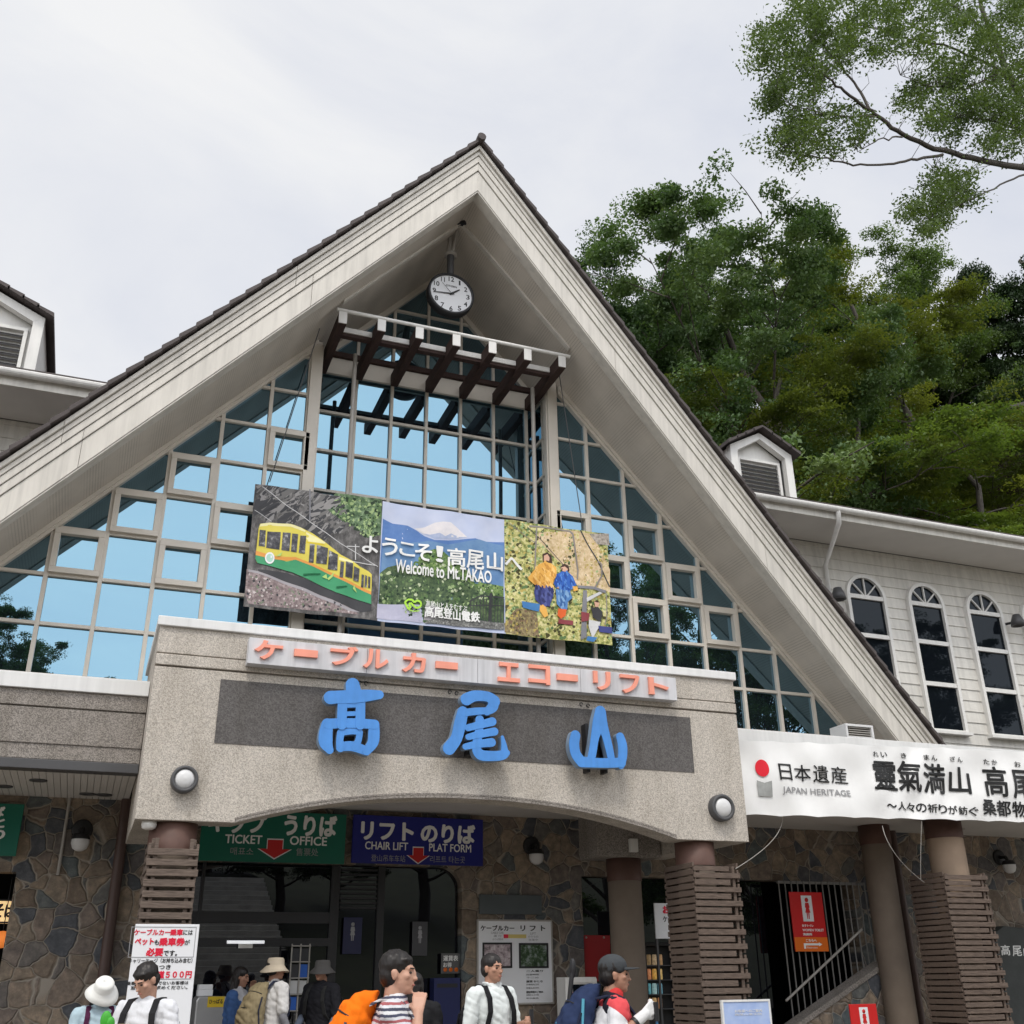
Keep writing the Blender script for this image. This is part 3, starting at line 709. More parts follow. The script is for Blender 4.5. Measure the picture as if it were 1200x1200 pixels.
# three big blue brush letters
def stroke_poly(pts, k=10):
    """outline in (x, z) of a brush stroke through (x, z, radius) points"""
    P = []
    m_ = len(pts); dens = []
    for i in range(m_-1):
        p0 = pts[max(i-1, 0)]; p1 = pts[i]; p2 = pts[i+1]; p3 = pts[min(i+2, m_-1)]
        for j in range(6):
            t = j/6
            dens.append(tuple(0.5*((2*p1[c])+(-p0[c]+p2[c])*t+(2*p0[c]-5*p1[c]+4*p2[c]-p3[c])*t*t+(-p0[c]+3*p1[c]-3*p2[c]+p3[c])*t**3) for c in range(3)))
    dens.append(tuple(pts[-1]))
    Lf, Rt = [], []
    for i, p in enumerate(dens):
        q0, q1 = dens[max(i-1, 0)], dens[min(i+1, len(dens)-1)]
        d = Vector((q1[0]-q0[0], q1[1]-q0[1])); d = d.normalized() if d.length > 1e-9 else Vector((1, 0))
        Lf.append((p[0]-d.y*p[2], p[1]+d.x*p[2])); Rt.append((p[0]+d.y*p[2], p[1]-d.x*p[2]))
    def capp(p, a0): return [(p[0]+p[2]*math.cos(a0+math.pi*j/k), p[1]+p[2]*math.sin(a0+math.pi*j/k)) for j in range(1, k)]
    d0 = Vector((dens[1][0]-dens[0][0], dens[1][1]-dens[0][1])); d1 = Vector((dens[-1][0]-dens[-2][0], dens[-1][1]-dens[-2][1]))
    a1 = math.atan2(d1.y, d1.x)-math.pi/2; a0 = math.atan2(d0.y, d0.x)+math.pi/2
    return Rt+capp(dens[-1], a1)+Lf[::-1]+capp(dens[0], a0)
YLF = 11.74
def big_letter(name, label, strokes, off, sc, skip=None):
    pts_all = [(off[0]+p[0]/sc, off[1]+p[1]/sc) for s in strokes for p in s]
    c = at(sum(p[0] for p in pts_all)/len(pts_all), sum(p[1] for p in pts_all)/len(pts_all), YLF)
    o = thing(name, label, 'letter', (c.x, 11.87, c.z), 'blue letters on the entrance beam')
    f = MB(); s_ = MB(); e = 0
    px2m = (at(601, 850, YLF).x-at(600, 850, YLF).x)/sc
    for s in strokes:
        w = [xz(off[0]+p[0]/sc, off[1]+p[1]/sc, YLF)+(p[2]*px2m,) for p in s]
        poly = stroke_poly(w); e += 1
        f.prism(poly, YLF+e*0.0015, YLF+0.012+e*0.0015, back=False); s_.prism(poly, YLF+0.012+e*0.0015, YLF+0.11+e*0.0015)
    f.build('letter_face', M['blue'], o); s_.build('letter_side', M['blue_side'], o)
    q = MB()
    for dx in (-0.12, 0.12): q.box(c.x+dx-0.02, c.x+dx+0.02, 11.86, 11.992, c.z-0.3, c.z+0.3)
    q.build('bracket', M['black'], o)
big_letter('brush_letter', 'blue brush character meaning tall, the one with a box inside an arch', [
    [(712, 292, 21), (740, 290, 20), (795, 288, 21), (850, 284, 18), (884, 282, 14)],
    [(790, 247, 22), (793, 268, 24), (793, 285, 26)],
    [(756, 295, 16), (754, 330, 15), (752, 388, 15)], [(817, 292, 16), (818, 330, 15), (817, 388, 15)],
    [(760, 320, 7), (815, 318, 7)], [(760, 349, 7), (815, 347, 7)],
    [(705, 384, 16), (760, 381, 15), (815, 382, 15), (868, 386, 15)],
    [(702, 385, 18), (696, 420, 21), (697, 450, 21), (710, 476, 12)], [(866, 388, 17), (866, 420, 18), (862, 450, 17), (840, 480, 13)],
    [(750, 415, 12), (746, 440, 11), (748, 468, 13)], [(755, 413, 10), (790, 409, 10), (815, 412, 10)], [(816, 413, 10), (812, 440, 10), (800, 464, 12)],
    [(750, 464, 14), (790, 462, 15), (838, 478, 14)]], (150, 720), 3)
big_letter('brush_letter', 'blue brush character meaning tail, the one with a hook at lower right', [
    [(140, 298, 20), (170, 286, 18), (215, 289, 17), (238, 305, 20)], [(236, 305, 18), (232, 325, 18), (212, 342, 12)],
    [(133, 345, 12), (175, 340, 12), (218, 338, 11)],
    [(128, 342, 18), (118, 385, 20), (105, 435, 19), (80, 470, 21)],
    [(146, 398, 11), (185, 388, 12), (232, 376, 14)], [(148, 430, 10), (190, 420, 12), (240, 411, 13)], [(138, 464, 10), (180, 455, 12), (230, 449, 14)],
    [(188, 368, 14), (184, 420, 14), (176, 465, 15), (190, 492, 17), (230, 497, 16), (268, 494, 15), (284, 486, 10)], [(276, 490, 14), (274, 462, 10), (268, 430, 5)]], (500, 720), 3)
big_letter('brush_letter', 'blue brush character meaning mountain, three prongs on a bowl', [
    [(524, 425, 17), (519, 455, 18), (525, 490, 18), (545, 518, 18)], [(545, 518, 18), (590, 521, 16), (640, 522, 16), (686, 520, 16)],
    [(612, 340, 19), (606, 380, 22), (593, 430, 15), (585, 480, 14), (578, 515, 14)], [(614, 342, 18), (620, 385, 18), (634, 435, 15), (645, 480, 14), (652, 515, 12)],
    [(682, 430, 15), (690, 462, 17), (690, 500, 16), (684, 528, 14)]], (500, 720), 3)
# little reading marks above them
rd = MB()
for (px, py) in ((527, 811), (535, 812.5), (681, 825.5), (689, 827), (421, 800), (429, 801)):
    P = at(px, py, 11.98); rd.tube([(P.x+0.022*math.cos(t), 11.975, P.z+0.022*math.sin(t)) for t in [i*0.75 for i in range(8)]], 0.006, 5)
tag(rd.build('reading_marks', M['black'], org=at(535, 812, 11.98)), 'tiny black phonetic kana fixed above the blue brush letters', 'sign')

# ------------------------------------------------------------------ hanging photo banner
YBN = 14.43
bn = thing('photo_banner', 'large three-picture welcome banner hung across the gable glass', 'banner', (4.45, YBN, 5.85))
ubx0, ubx1, ubz0, ubz1 = 1.55, 7.34, 6.49, 8.42
def bu(x, y):                                               # banner px of the photo -> (x, z) on the cloth
    return xz(x, y, YBN)
def ripple(x, z): return 0.012*math.sin(x*5.1+z*2.2)+0.010*math.sin(x*11.3-z*4.1)+0.006*math.sin(z*9+x*3)
class Flat(MB):
    """flat printed shapes: each lies a little proud of the one below and follows the cloth's ripples"""
    def __init__(s, Y, fn=None): super().__init__(); s.Y = Y; s.k = 0; s.fn = fn or (lambda x, z: 0)
    def poly(s, pts, m, g=0.0805):
        s.use(m); s.k += 1; y = s.Y-0.0005*s.k
        n = len(pts); a = sum(pts[i][0]*pts[(i+1) % n][1]-pts[(i+1) % n][0]*pts[i][1] for i in range(n))
        if a < 0: pts = pts[::-1]
        xs_, zs_ = [p[0] for p in pts], [p[1] for p in pts]
        for i in range(int(math.floor(min(xs_)/g)), int(math.floor(max(xs_)/g))+1):
            col = clip(clip(pts, -1, 0, -i*g), 1, 0, (i+1)*g)
            if len(col) < 3: continue
            zc = [p[1] for p in col]
            for j in range(int(math.floor(min(zc)/g)), int(math.floor(max(zc)/g))+1):
                q = clip(clip(col, 0, -1, -j*g), 0, 1, (j+1)*g); q = [p for a, p in enumerate(q) if math.dist(p, q[a-1]) > 1e-6]
                if len(q) > 2: s.add([(x, y+s.fn(x, z), z) for x, z in q], [tuple(range(len(q)))])
        return s
    def px(s, pts, m): return s.poly([xz(x, y, YBN) for x, y in pts], m)
def grid_cloth(x0, x1, z0, z1, Y, fn, nx=40, nz=16, t=0.004):
    m = MB(); vs = []
    for k in (0, 1):
        for j in range(nz+1):
            for i in range(nx+1):
                x, z = x0+(x1-x0)*i/nx, z0+(z1-z0)*j/nz; vs.append((x, Y+fn(x, z)+k*t, z))
    q = (nx+1)*(nz+1)
    fs = [(j*(nx+1)+i, j*(nx+1)+i+1, (j+1)*(nx+1)+i+1, (j+1)*(nx+1)+i) for j in range(nz) for i in range(nx)]
    m.add(vs, fs+[tuple(q+i for i in f[::-1]) for f in fs], True); return m
def photo_mat(name, stops, scale=9, detail=8, stretch=(1, 1, 1)):
    m, t, b = newmat(name); c = ramp(t, noise(t, objcoord(t, stretch), scale, detail, 0.72), stops)
    t.links.new(c, b.inputs['Base Color']); b.inputs['Roughness'].default_value = 0.55; b.inputs['Specular IOR Level'].default_value = 0.25; return m
PM = dict(
    rock=photo_mat('print_grey_forest', [(0.34, (0.035, 0.034, 0.034)), (0.5, (0.11, 0.105, 0.103)), (0.66, (0.24, 0.23, 0.225))], 6, 10, (1.6, 1, 0.8)),
    leafy=photo_mat('print_green_bush', [(0.32, (0.03, 0.06, 0.03)), (0.5, (0.10, 0.17, 0.08)), (0.66, (0.30, 0.40, 0.25))], 12),
    ballast=photo_mat('print_ballast', [(0.3, (0.09, 0.07, 0.07)), (0.5, (0.26, 0.20, 0.20)), (0.68, (0.52, 0.45, 0.44))], 16),
    sky=photo_mat('print_sky', [(0.3, (0.44, 0.50, 0.68)), (0.7, (0.56, 0.60, 0.74))], 1.5, 3),
    hill=photo_mat('print_blue_hill', [(0.3, (0.075, 0.17, 0.42)), (0.7, (0.13, 0.24, 0.50))], 3, 5),
    hill2=photo_mat('print_blue_ridge', [(0.3, (0.10, 0.21, 0.42)), (0.7, (0.17, 0.30, 0.48))], 4, 6),
    snow=photo_mat('print_snow', [(0.3, (0.66, 0.64, 0.68)), (0.7, (0.78, 0.74, 0.74))], 7, 4),
    snow_low=photo_mat('print_snow_foot', [(0.3, (0.32, 0.40, 0.60)), (0.7, (0.50, 0.54, 0.68))], 9, 5),
    tree=photo_mat('print_tree', [(0.30, (0.025, 0.06, 0.02)), (0.5, (0.12, 0.21, 0.06)), (0.66, (0.34, 0.46, 0.16))], 13),
    tree_dark=photo_mat('print_dark_tree', [(0.33, (0.02, 0.045, 0.03)), (0.52, (0.075, 0.12, 0.055)), (0.7, (0.19, 0.27, 0.11))], 14),
    deck=photo_mat('print_deck', [(0.3, (0.42, 0.42, 0.55)), (0.7, (0.55, 0.54, 0.66))], 4),
    autumn=photo_mat('print_autumn', [(0.32, (0.05, 0.06, 0.02)), (0.44, (0.24, 0.26, 0.07)), (0.54, (0.56, 0.53, 0.20)), (0.66, (0.80, 0.74, 0.46))], 13, 10),
    sand=photo_mat('print_sandy_slope', [(0.32, (0.42, 0.30, 0.14)), (0.5, (0.66, 0.50, 0.30)), (0.68, (0.80, 0.66, 0.46))], 13, 9),
    scrub=photo_mat('print_scrub', [(0.3, (0.06, 0.045, 0.03)), (0.48, (0.23, 0.17, 0.09)), (0.66, (0.45, 0.40, 0.18))], 18, 9),
)
def pc(name, c, r=0.5): return mat('print_'+name, c, r, 0.06, 4, spec=0.25)
PC = dict(yellow=pc('yellow', (0.70, 0.60, 0.10)), yellow2=pc('light_yellow', (0.82, 0.77, 0.40)), yellow3=pc('deep_yellow', (0.66, 0.52, 0.03)), green=pc('green', (0.06, 0.32, 0.15)), orange=pc('orange', (0.75, 0.33, 0.08)),
          win=photo_mat('print_window', [(0.4, (0.035, 0.035, 0.045)), (0.56, (0.12, 0.12, 0.13)), (0.66, (0.5, 0.5, 0.5))], 9), dark=pc('charcoal', (0.05, 0.05, 0.055)), grey=pc('grey', (0.22, 0.22, 0.24)), pale=pc('pale', (0.62, 0.62, 0.62)),
          rail=pc('rail', (0.36, 0.34, 0.36)), white=pc('white', (0.82, 0.82, 0.82)), coat=pc('orange_coat', (0.78, 0.42, 0.09)), navy=pc('navy', (0.045, 0.055, 0.21)), coatb=pc('blue_coat', (0.035, 0.13, 0.50)), jean=pc('jeans', (0.10, 0.24, 0.52)),
          skin=pc('skin', (0.70, 0.42, 0.30)), hair=pc('hair', (0.06, 0.03, 0.022)), red=pc('red_shoe', (0.72, 0.13, 0.03)), lime=pc('lime', (0.45, 0.78, 0.08)), seat=pc('blue_seat', (0.06, 0.20, 0.45)), bar=pc('bar', (0.27, 0.24, 0.22)), maroon=pc('maroon', (0.25, 0.05, 0.06)))
xA, xB_ = at(445, 660, YBN).x, at(591.5, 670, YBN).x
for nm, a, c_ in (('cable_car_picture', ubx0, xA), ('mountain_picture', xA+0.002, xB_), ('chairlift_picture', xB_+0.002, ubx1)):
    base = {'cable_car_picture': 'rock', 'mountain_picture': 'sky', 'chairlift_picture': 'autumn'}[nm]
    bo = grid_cloth(a, c_, ubz0, ubz1, YBN, ripple, 36, 36).build(nm, PM[base], bn)
    F = Flat(YBN-0.001, ripple); s = 5.4545; ox, oy = 280, 550      # zoom used for the measurements
    def Q(pts, m, s=s, ox=ox, oy=oy): F.px([(ox+x/s, oy+y/s) for x, y in pts], m)
    def seg(pts, w, m, sc=5.4545, o=(280, 550)):
        for (xa, ya), (xb, yb) in zip(pts[:-1], pts[1:]):
            d = math.hypot(xb-xa, yb-ya) or 1; nx_, ny_ = -(yb-ya)/d*w/2, (xb-xa)/d*w/2
            Q([(xa+nx_, ya+ny_), (xb+nx_, yb+ny_), (xb-nx_, yb-ny_), (xa-nx_, ya-ny_)], m, sc, *o)
    def dabs(pts, n, mn, mx, mats, sc=5.4545, o=(280, 550), seed=1, el=1.0, ang=None):
        F.k += 1; q = random.Random(seed); xs_, ys_ = [p[0] for p in pts], [p[1] for p in pts]; y = F.Y-0.0005*F.k; c = 0
        while c < n:
            x, yy = q.uniform(min(xs_), max(xs_)), q.uniform(min(ys_), max(ys_)); c += 1; ins = False
            for i in range(len(pts)):
                (xa, ya), (xb, yb) = pts[i], pts[i-1]
                if (ya > yy) != (yb > yy) and x < (xb-xa)*(yy-ya)/(yb-ya)+xa: ins = not ins
            if not ins: continue
            r1 = q.uniform(mn, mx); a0 = q.uniform(0, 6.28) if ang is None else ang+q.gauss(0, 0.15); v = []
            for i in range(5):
                a = i*1.2566; dx, dy = r1*el*math.cos(a)*q.uniform(.7, 1.2), r1*math.sin(a)*q.uniform(.7, 1.2)
                X, Z = xz(o[0]+(x+dx*math.cos(a0)-dy*math.sin(a0))/sc, o[1]+(yy+dx*math.sin(a0)+dy*math.cos(a0))/sc, YBN); v.append((X, Z))
            x0b, x1b = F_x0, F_x1
            v = [(min(max(a, x0b), x1b), min(max(b, ubz0), ubz1)) for a, b in v]
            F.use(q.choice(mats)); F.add([(a, y-0.000005*(c % 80)+ripple(a, b), b) for a, b in v], [(4, 3, 2, 1, 0) if (v[1][0]-v[0][0])*(v[2][1]-v[0][1])-(v[2][0]-v[0][0])*(v[1][1]-v[0][1]) < 0 else (0, 1, 2, 3, 4)])
    F_x0, F_x1 = a, c_
    G1, G2, G3, G4 = pc('leaf_dark', (0.018, 0.04, 0.018)), pc('leaf_mid', (0.11, 0.19, 0.07)), pc('leaf_light', (0.33, 0.44, 0.20)), pc('leaf_pale', (0.50, 0.56, 0.36))
    if nm == 'cable_car_picture':
        dabs([(105, 80), (620, 150), (700, 400), (560, 420), (400, 340), (110, 330)], 260, 6, 26, [PC['dark'], PC['dark'], pc('rock_mid', (0.16, 0.155, 0.15)), pc('rock_pale', (0.27, 0.26, 0.255))], seed=3, el=3.0, ang=-0.7)
        Q([(620, 150), (700, 160), (910, 195), (905, 420), (820, 440), (760, 380), (690, 330), (600, 290), (560, 250), (575, 190)], PM['leafy'])
        dabs([(560, 170), (910, 195), (905, 420), (820, 440), (600, 290)], 420, 5, 14, [G1, G1, G2, G3, G3], seed=4)
        Q([(48, 640), (300, 700), (520, 790), (700, 880), (770, 930), (60, 862), (40, 800)], PM['ballast'])
        dabs([(48, 660), (300, 720), (520, 800), (770, 920), (60, 862)], 500, 3, 10, [PC['dark'], pc('ballast_a', (0.34, 0.27, 0.27)), pc('ballast_b', (0.60, 0.54, 0.53)), pc('ballast_c', (0.18, 0.22, 0.15))], seed=5)
        Q([(60, 655), (120, 668), (420, 780), (700, 905), (775, 915), (690, 880), (420, 760), (130, 655), (62, 640)], PC['rail'])
        Q([(120, 640), (310, 660), (845, 860), (845, 905), (780, 915), (420, 760), (125, 655)], PC['dark'])
        seg([(150, 110), (330, 250), (600, 440), (890, 620)], 4, PC['pale']); seg([(100, 260), (210, 330)], 3, PC['pale']); seg([(452, 130), (452, 330)], 9, PC['grey']); seg([(690, 490), (770, 495)], 5, PC['pale']); seg([(745, 480), (745, 580)], 6, PC['pale']); seg([(720, 590), (880, 612)], 5, PC['pale'])
        Q([(125, 380), (135, 350), (200, 338), (330, 350), (400, 375), (470, 410), (550, 470), (620, 520), (650, 545), (730, 590), (770, 620), (830, 650), (850, 670), (845, 810), (845, 862), (620, 790), (340, 655), (115, 598), (105, 570)], PC['yellow'])
        Q([(130, 368), (140, 348), (200, 338), (330, 350), (400, 375), (430, 395), (420, 400), (330, 368), (200, 356)], PC['yellow2'])
        Q([(430, 400), (550, 470), (545, 480), (430, 460)], PC['yellow2']); Q([(640, 560), (730, 590), (725, 602), (635, 580)], PC['yellow2']); Q([(430, 462), (540, 482), (548, 490), (430, 472)], PC['yellow3'])
        Q([(108, 545), (200, 560), (310, 590), (360, 575), (480, 625), (845, 800), (845, 862), (620, 790), (340, 655), (118, 600), (104, 572)], PC['green'])
        Q([(108, 520), (230, 555), (300, 560), (365, 560), (480, 612), (845, 782), (845, 802), (480, 628), (365, 577), (300, 583), (220, 575), (106, 548)], PC['orange'])
        for w in ([(132, 388), (172, 390), (166, 495), (126, 490)], [(182, 396), (268, 402), (258, 516), (174, 502)], [(280, 404), (330, 408), (322, 524), (270, 518)], [(340, 412), (378, 416), (368, 532), (332, 526)], [(392, 424), (430, 426), (420, 542), (382, 534)],
                  [(452, 478), (482, 484), (474, 602), (444, 598)], [(496, 488), (568, 508), (558, 612), (490, 604)], [(574, 520), (632, 546), (626, 650), (566, 640)], [(648, 590), (670, 596), (662, 696), (640, 694)], [(682, 590), (728, 604), (722, 700), (676, 690)], [(734, 622), (770, 638), (764, 722), (728, 712)], [(784, 672), (800, 676), (796, 756), (780, 754)], [(806, 676), (820, 682), (816, 756), (802, 754)], [(826, 684), (840, 688), (838, 762), (824, 758)]):
            Q(w, PC['win'])
        cxx, cyy = 196, 569; Q([(cxx+31*math.cos(i*0.39), cyy+38*math.sin(i*0.39)) for i in range(16)], PC['white']); Q([(cxx+22*math.cos(i*0.39), cyy+27*math.sin(i*0.39)) for i in range(16)], pc('pale_green', (0.42, 0.66, 0.55)))
        for w in ([(410, 668), (520, 668), (520, 675), (410, 680)], [(620, 752), (690, 748), (690, 754), (620, 764)]): Q(w, pc('dark_green', (0.01, 0.13, 0.05)))
        for w in ([(565, 700), (605, 662), (598, 690), (572, 712)], [(530, 690), (556, 672), (565, 706)], [(735, 740), (752, 790), (725, 765)], [(232, 560), (280, 530), (262, 556)]): Q(w, pc('leaf_print', (0.45, 0.66, 0.20)))
    elif nm == 'mountain_picture':
        sc, o = 6.3158, (430, 570)
        def R(pts, m): Q(pts, m, sc, *o)
        R([(118, 240), (190, 275), (300, 292), (370, 325), (430, 365), (500, 395), (600, 400), (800, 388), (870, 408), (1018, 412), (1010, 830), (85, 870), (100, 560)], PM['hill'])
        R([(352, 312), (430, 300), (500, 268), (560, 262), (620, 268), (670, 310), (740, 380), (640, 388), (500, 382), (420, 345)], PM['snow'])
        R([(420, 345), (470, 355), (540, 345), (580, 370), (620, 350), (680, 375), (740, 380), (640, 390), (500, 386)], PM['snow_low'])
        R([(120, 400), (300, 420), (460, 400), (600, 430), (830, 395), (1015, 440), (1012, 830), (90, 860)], PM['hill2'])
        R([(330, 580), (420, 490), (500, 462), (570, 480), (640, 540), (720, 600), (800, 690), (860, 720), (1012, 740), (1010, 830), (330, 860)], PM['tree'])
        R([(85, 870), (98, 640), (150, 600), (240, 580), (380, 640), (480, 660), (560, 640), (640, 620), (730, 690), (820, 760), (900, 800), (1010, 820), (1012, 1060), (420, 1010), (400, 880)], PM['tree_dark'])
        dabs([(98, 650), (330, 600), (500, 470), (640, 540), (800, 690), (1005, 760), (1010, 820), (420, 1000), (90, 865)], 900, 4, 15, [G1, G1, G2, G2, G3, G4], sc, o, seed=6)
        R([(78, 868), (390, 880), (415, 1010), (72, 975)], PM['deck'])
        R([(430, 880), (530, 900), (520, 1000), (420, 990)], PC['rail'])
        seg([(760, 850), (830, 815), (1015, 825)], 10, PC['dark'], sc, o); seg([(760, 880), (1015, 885)], 7, PC['dark'], sc, o); seg([(912, 795), (905, 1040)], 20, PC['dark'], sc, o)
        for i in range(12): seg([(770+i*22, 835), (768+i*22, 1030)], 5, PC['dark'], sc, o)
        R([(530, 960), (1010, 1015), (1010, 1065), (420, 1012)], photo_mat('print_roofs', [(0.35, (0.06, 0.06, 0.06)), (0.55, (0.2, 0.2, 0.19)), (0.66, (0.55, 0.55, 0.52))], 30))
        lp = [(285, 880), (278, 860), (300, 842), (330, 845), (345, 865), (365, 850), (390, 858), (398, 880), (385, 900), (360, 905), (335, 885), (318, 868), (305, 880), (320, 900), (300, 910)]
        seg(lp+[lp[0]], 14, PC['lime'], sc, o); seg([(300, 915), (340, 930), (385, 925)], 7, PC['lime'], sc, o)
    else:
        sc, o = 6.6667, (560, 590)
        def R(pts, m): Q(pts, m, sc, *o)
        B1, B2, B3 = pc('autumn_dark', (0.07, 0.065, 0.02)), pc('autumn_straw', (0.66, 0.60, 0.30)), pc('autumn_ochre', (0.46, 0.36, 0.10))
        dabs([(215, 130), (1020, 240), (1050, 1090), (205, 1010)], 1200, 5, 17, [B1, B1, B2, B3, G2, G3, B2], sc, o, seed=7)
        R([(470, 230), (740, 210), (900, 240), (960, 380), (1030, 520), (1035, 690), (780, 640), (700, 520), (620, 440), (540, 360), (470, 300)], PM['sand'])
        dabs([(470, 230), (740, 210), (900, 240), (1030, 520), (1035, 690), (780, 640), (620, 440)], 420, 4, 13, [pc('sand_a', (0.78, 0.62, 0.42)), pc('sand_b', (0.50, 0.36, 0.17)), B3, pc('sand_c', (0.62, 0.50, 0.28))], sc, o, seed=8)
        R([(205, 940), (300, 820), (460, 840), (480, 1040), (330, 1030), (205, 1010)], PM['scrub'])
        dabs([(205, 940), (300, 820), (460, 840), (480, 1040), (205, 1010)], 160, 4, 14, [B1, B3, pc('scrub_a', (0.20, 0.12, 0.08))], sc, o, seed=9)
        R([(870, 235), (1018, 240), (1025, 330), (930, 320)], photo_mat('print_far_slope', [(0.35, (0.18, 0.16, 0.14)), (0.6, (0.5, 0.44, 0.38))], 20))
        seg([(385, 185), (600, 400), (700, 520)], 5, PC['dark'], sc, o); seg([(235, 150), (470, 330)], 4, PC['bar'], sc, o); seg([(800, 210), (930, 450), (1030, 650)], 9, PC['dark'], sc, o)
        seg([(400, 178), (640, 200), (720, 215), (742, 240), (760, 380), (785, 520), (780, 590)], 13, PC['bar'], sc, o); seg([(455, 195), (445, 400), (440, 560)], 11, PC['bar'], sc, o)
        seg([(930, 455), (960, 480), (965, 570), (915, 655)], 12, PC['bar'], sc, o); seg([(780, 650), (900, 660), (1000, 690)], 22, PC['grey'], sc, o)
        R([(820, 680), (850, 680), (845, 1050), (795, 1070)], PC['grey']); R([(950, 690), (975, 700), (850, 770), (845, 740)], PC['pale'])
        R([(340, 765), (490, 785), (475, 845), (348, 815)], PC['seat']); R([(625, 905), (740, 920), (735, 955), (625, 940)], PC['maroon'])
        # two riders
        R([(500, 400), (540, 383), (575, 410), (580, 465), (545, 480), (505, 460)], PC['hair']); R([(512, 412), (540, 398), (560, 425), (552, 460), (530, 468), (512, 450)], PC['skin'])
        R([(470, 480), (520, 460), (570, 470), (608, 500), (612, 560), (590, 600), (575, 655), (520, 660), (440, 635), (395, 600), (390, 580), (430, 530)], PC['coat'])
        R([(450, 635), (585, 655), (585, 720), (555, 810), (490, 790), (450, 750), (440, 690)], PC['navy']); R([(485, 790), (525, 795), (545, 880), (515, 895), (480, 835)], PC['coat'])
        dabs([(430, 530), (520, 465), (608, 500), (590, 600), (575, 655), (440, 635)], 90, 4, 14, [pc('coat_dark', (0.58, 0.27, 0.05)), pc('coat_light', (0.86, 0.54, 0.18)), PC['coat']], sc, o, seed=12, el=2.4, ang=1.2)
        dabs([(445, 640), (585, 660), (555, 800), (490, 785)], 60, 4, 12, [pc('navy_dark', (0.025, 0.03, 0.12)), pc('navy_light', (0.08, 0.10, 0.30))], sc, o, seed=13, el=2.6, ang=1.4)
        R([(640, 500), (672, 472), (708, 490), (712, 530), (690, 545), (650, 530)], PC['hair']); R([(645, 505), (675, 495), (700, 515), (690, 540), (655, 532)], PC['skin'])
        R([(610, 560), (650, 535), (700, 540), (740, 570), (770, 640), (730, 650), (715, 695), (640, 680), (600, 660), (585, 630)], PC['coatb']); R([(612, 650), (645, 648), (640, 672), (612, 668)], PC['skin'])
        R([(600, 675), (715, 690), (735, 740), (700, 770), (695, 830), (650, 830), (610, 790)], PC['jean']); dabs([(610, 560), (700, 540), (770, 640), (715, 690), (600, 655)], 80, 4, 12, [pc('blue_dark', (0.02, 0.075, 0.34)), pc('blue_light', (0.09, 0.24, 0.64))], sc, o, seed=14, el=2.2, ang=1.3)
        dabs([(600, 680), (715, 695), (700, 770), (650, 825)], 60, 4, 12, [pc('jean_dark', (0.05, 0.14, 0.36)), pc('jean_light', (0.24, 0.42, 0.68))], sc, o, seed=15, el=2.4, ang=1.4); R([(622, 825), (690, 830), (680, 880), (645, 905), (615, 880)], PC['red']); R([(735, 650), (775, 650), (780, 680), (745, 690)], PC['coat'])
        # the rider behind
        R([(905, 770), (930, 758), (948, 780), (940, 810), (915, 808)], PC['skin']); R([(905, 768), (928, 755), (948, 775), (930, 775)], PC['hair']); R([(880, 815), (940, 812), (975, 850), (960, 930), (900, 890)], PC['dark']); R([(865, 910), (960, 925), (940, 975), (890, 1060), (860, 960)], PC['pale'])
        R([(800, 850), (870, 860), (860, 920), (800, 930)], PC['maroon']); R([(940, 955), (1045, 970), (1045, 1020), (945, 1005)], PC['navy']); R([(850, 1040), (930, 1050), (900, 1085), (840, 1075)], PC['seat'])
        seg([(1000, 700), (1005, 880), (990, 950)], 7, PC['bar'], sc, o)
    F.build('printed_scene', None, bo)
L_ = MB(); L_.use(M['letter_white']); yb_ = YBN-0.027
def rip(X, Y, Z): return X, Y+np.array([ripple(x, z) for x, z in zip(X, Z)]), Z
for ch, x0, x1, yc, h in (('よ', 425, 443, 638, 19), ('う', 448, 465, 641, 20), ('こ', 468, 486, 644, 15), ('そ', 487, 506, 647, 20), ('！', 512, 519, 649, 18), ('高', 525, 545, 653, 21), ('尾', 547, 567, 656, 21), ('山', 571, 589, 658, 20), ('へ', 592, 612, 660, 13)):
    L_.textpx(ch, x0, yc-0.8, x1, yc+0.8, h, yb_, bold=0.02, fn=rip)
L_.textpx('Welcome to Mt.TAKAO', 463.5, 663.5, 575.5, 676, 14.5, yb_, bold=0.02, fn=rip)
L_.textpx('高尾山と人をむすぶ', 499, 707.5, 548, 713, 7.5, yb_, bold=0.01, fn=rip)
L_.textpx('高尾登山電鉄', 498, 716.5, 562, 723.5, 12, yb_, bold=0.03, fn=rip)
L_.build('lettering', None, bn)
for (x0, y0, x1, y1) in ((372, 420, 316, 565), (653, 430, 683, 620)):
    a = at(x0, y0, 14.2); b2 = at(x1, y1, YBN)
    tag(MB().tube([(a.x, a.y, zs(a.x)-0.01), b2], 0.008, 6).build('banner_rope', M['dkgrey'], org=b2), ('thin rope tying the cable car end of the photo banner to the soffit' if x1 < 500 else 'thin rope tying the chairlift end of the photo banner to the soffit'), 'rope')

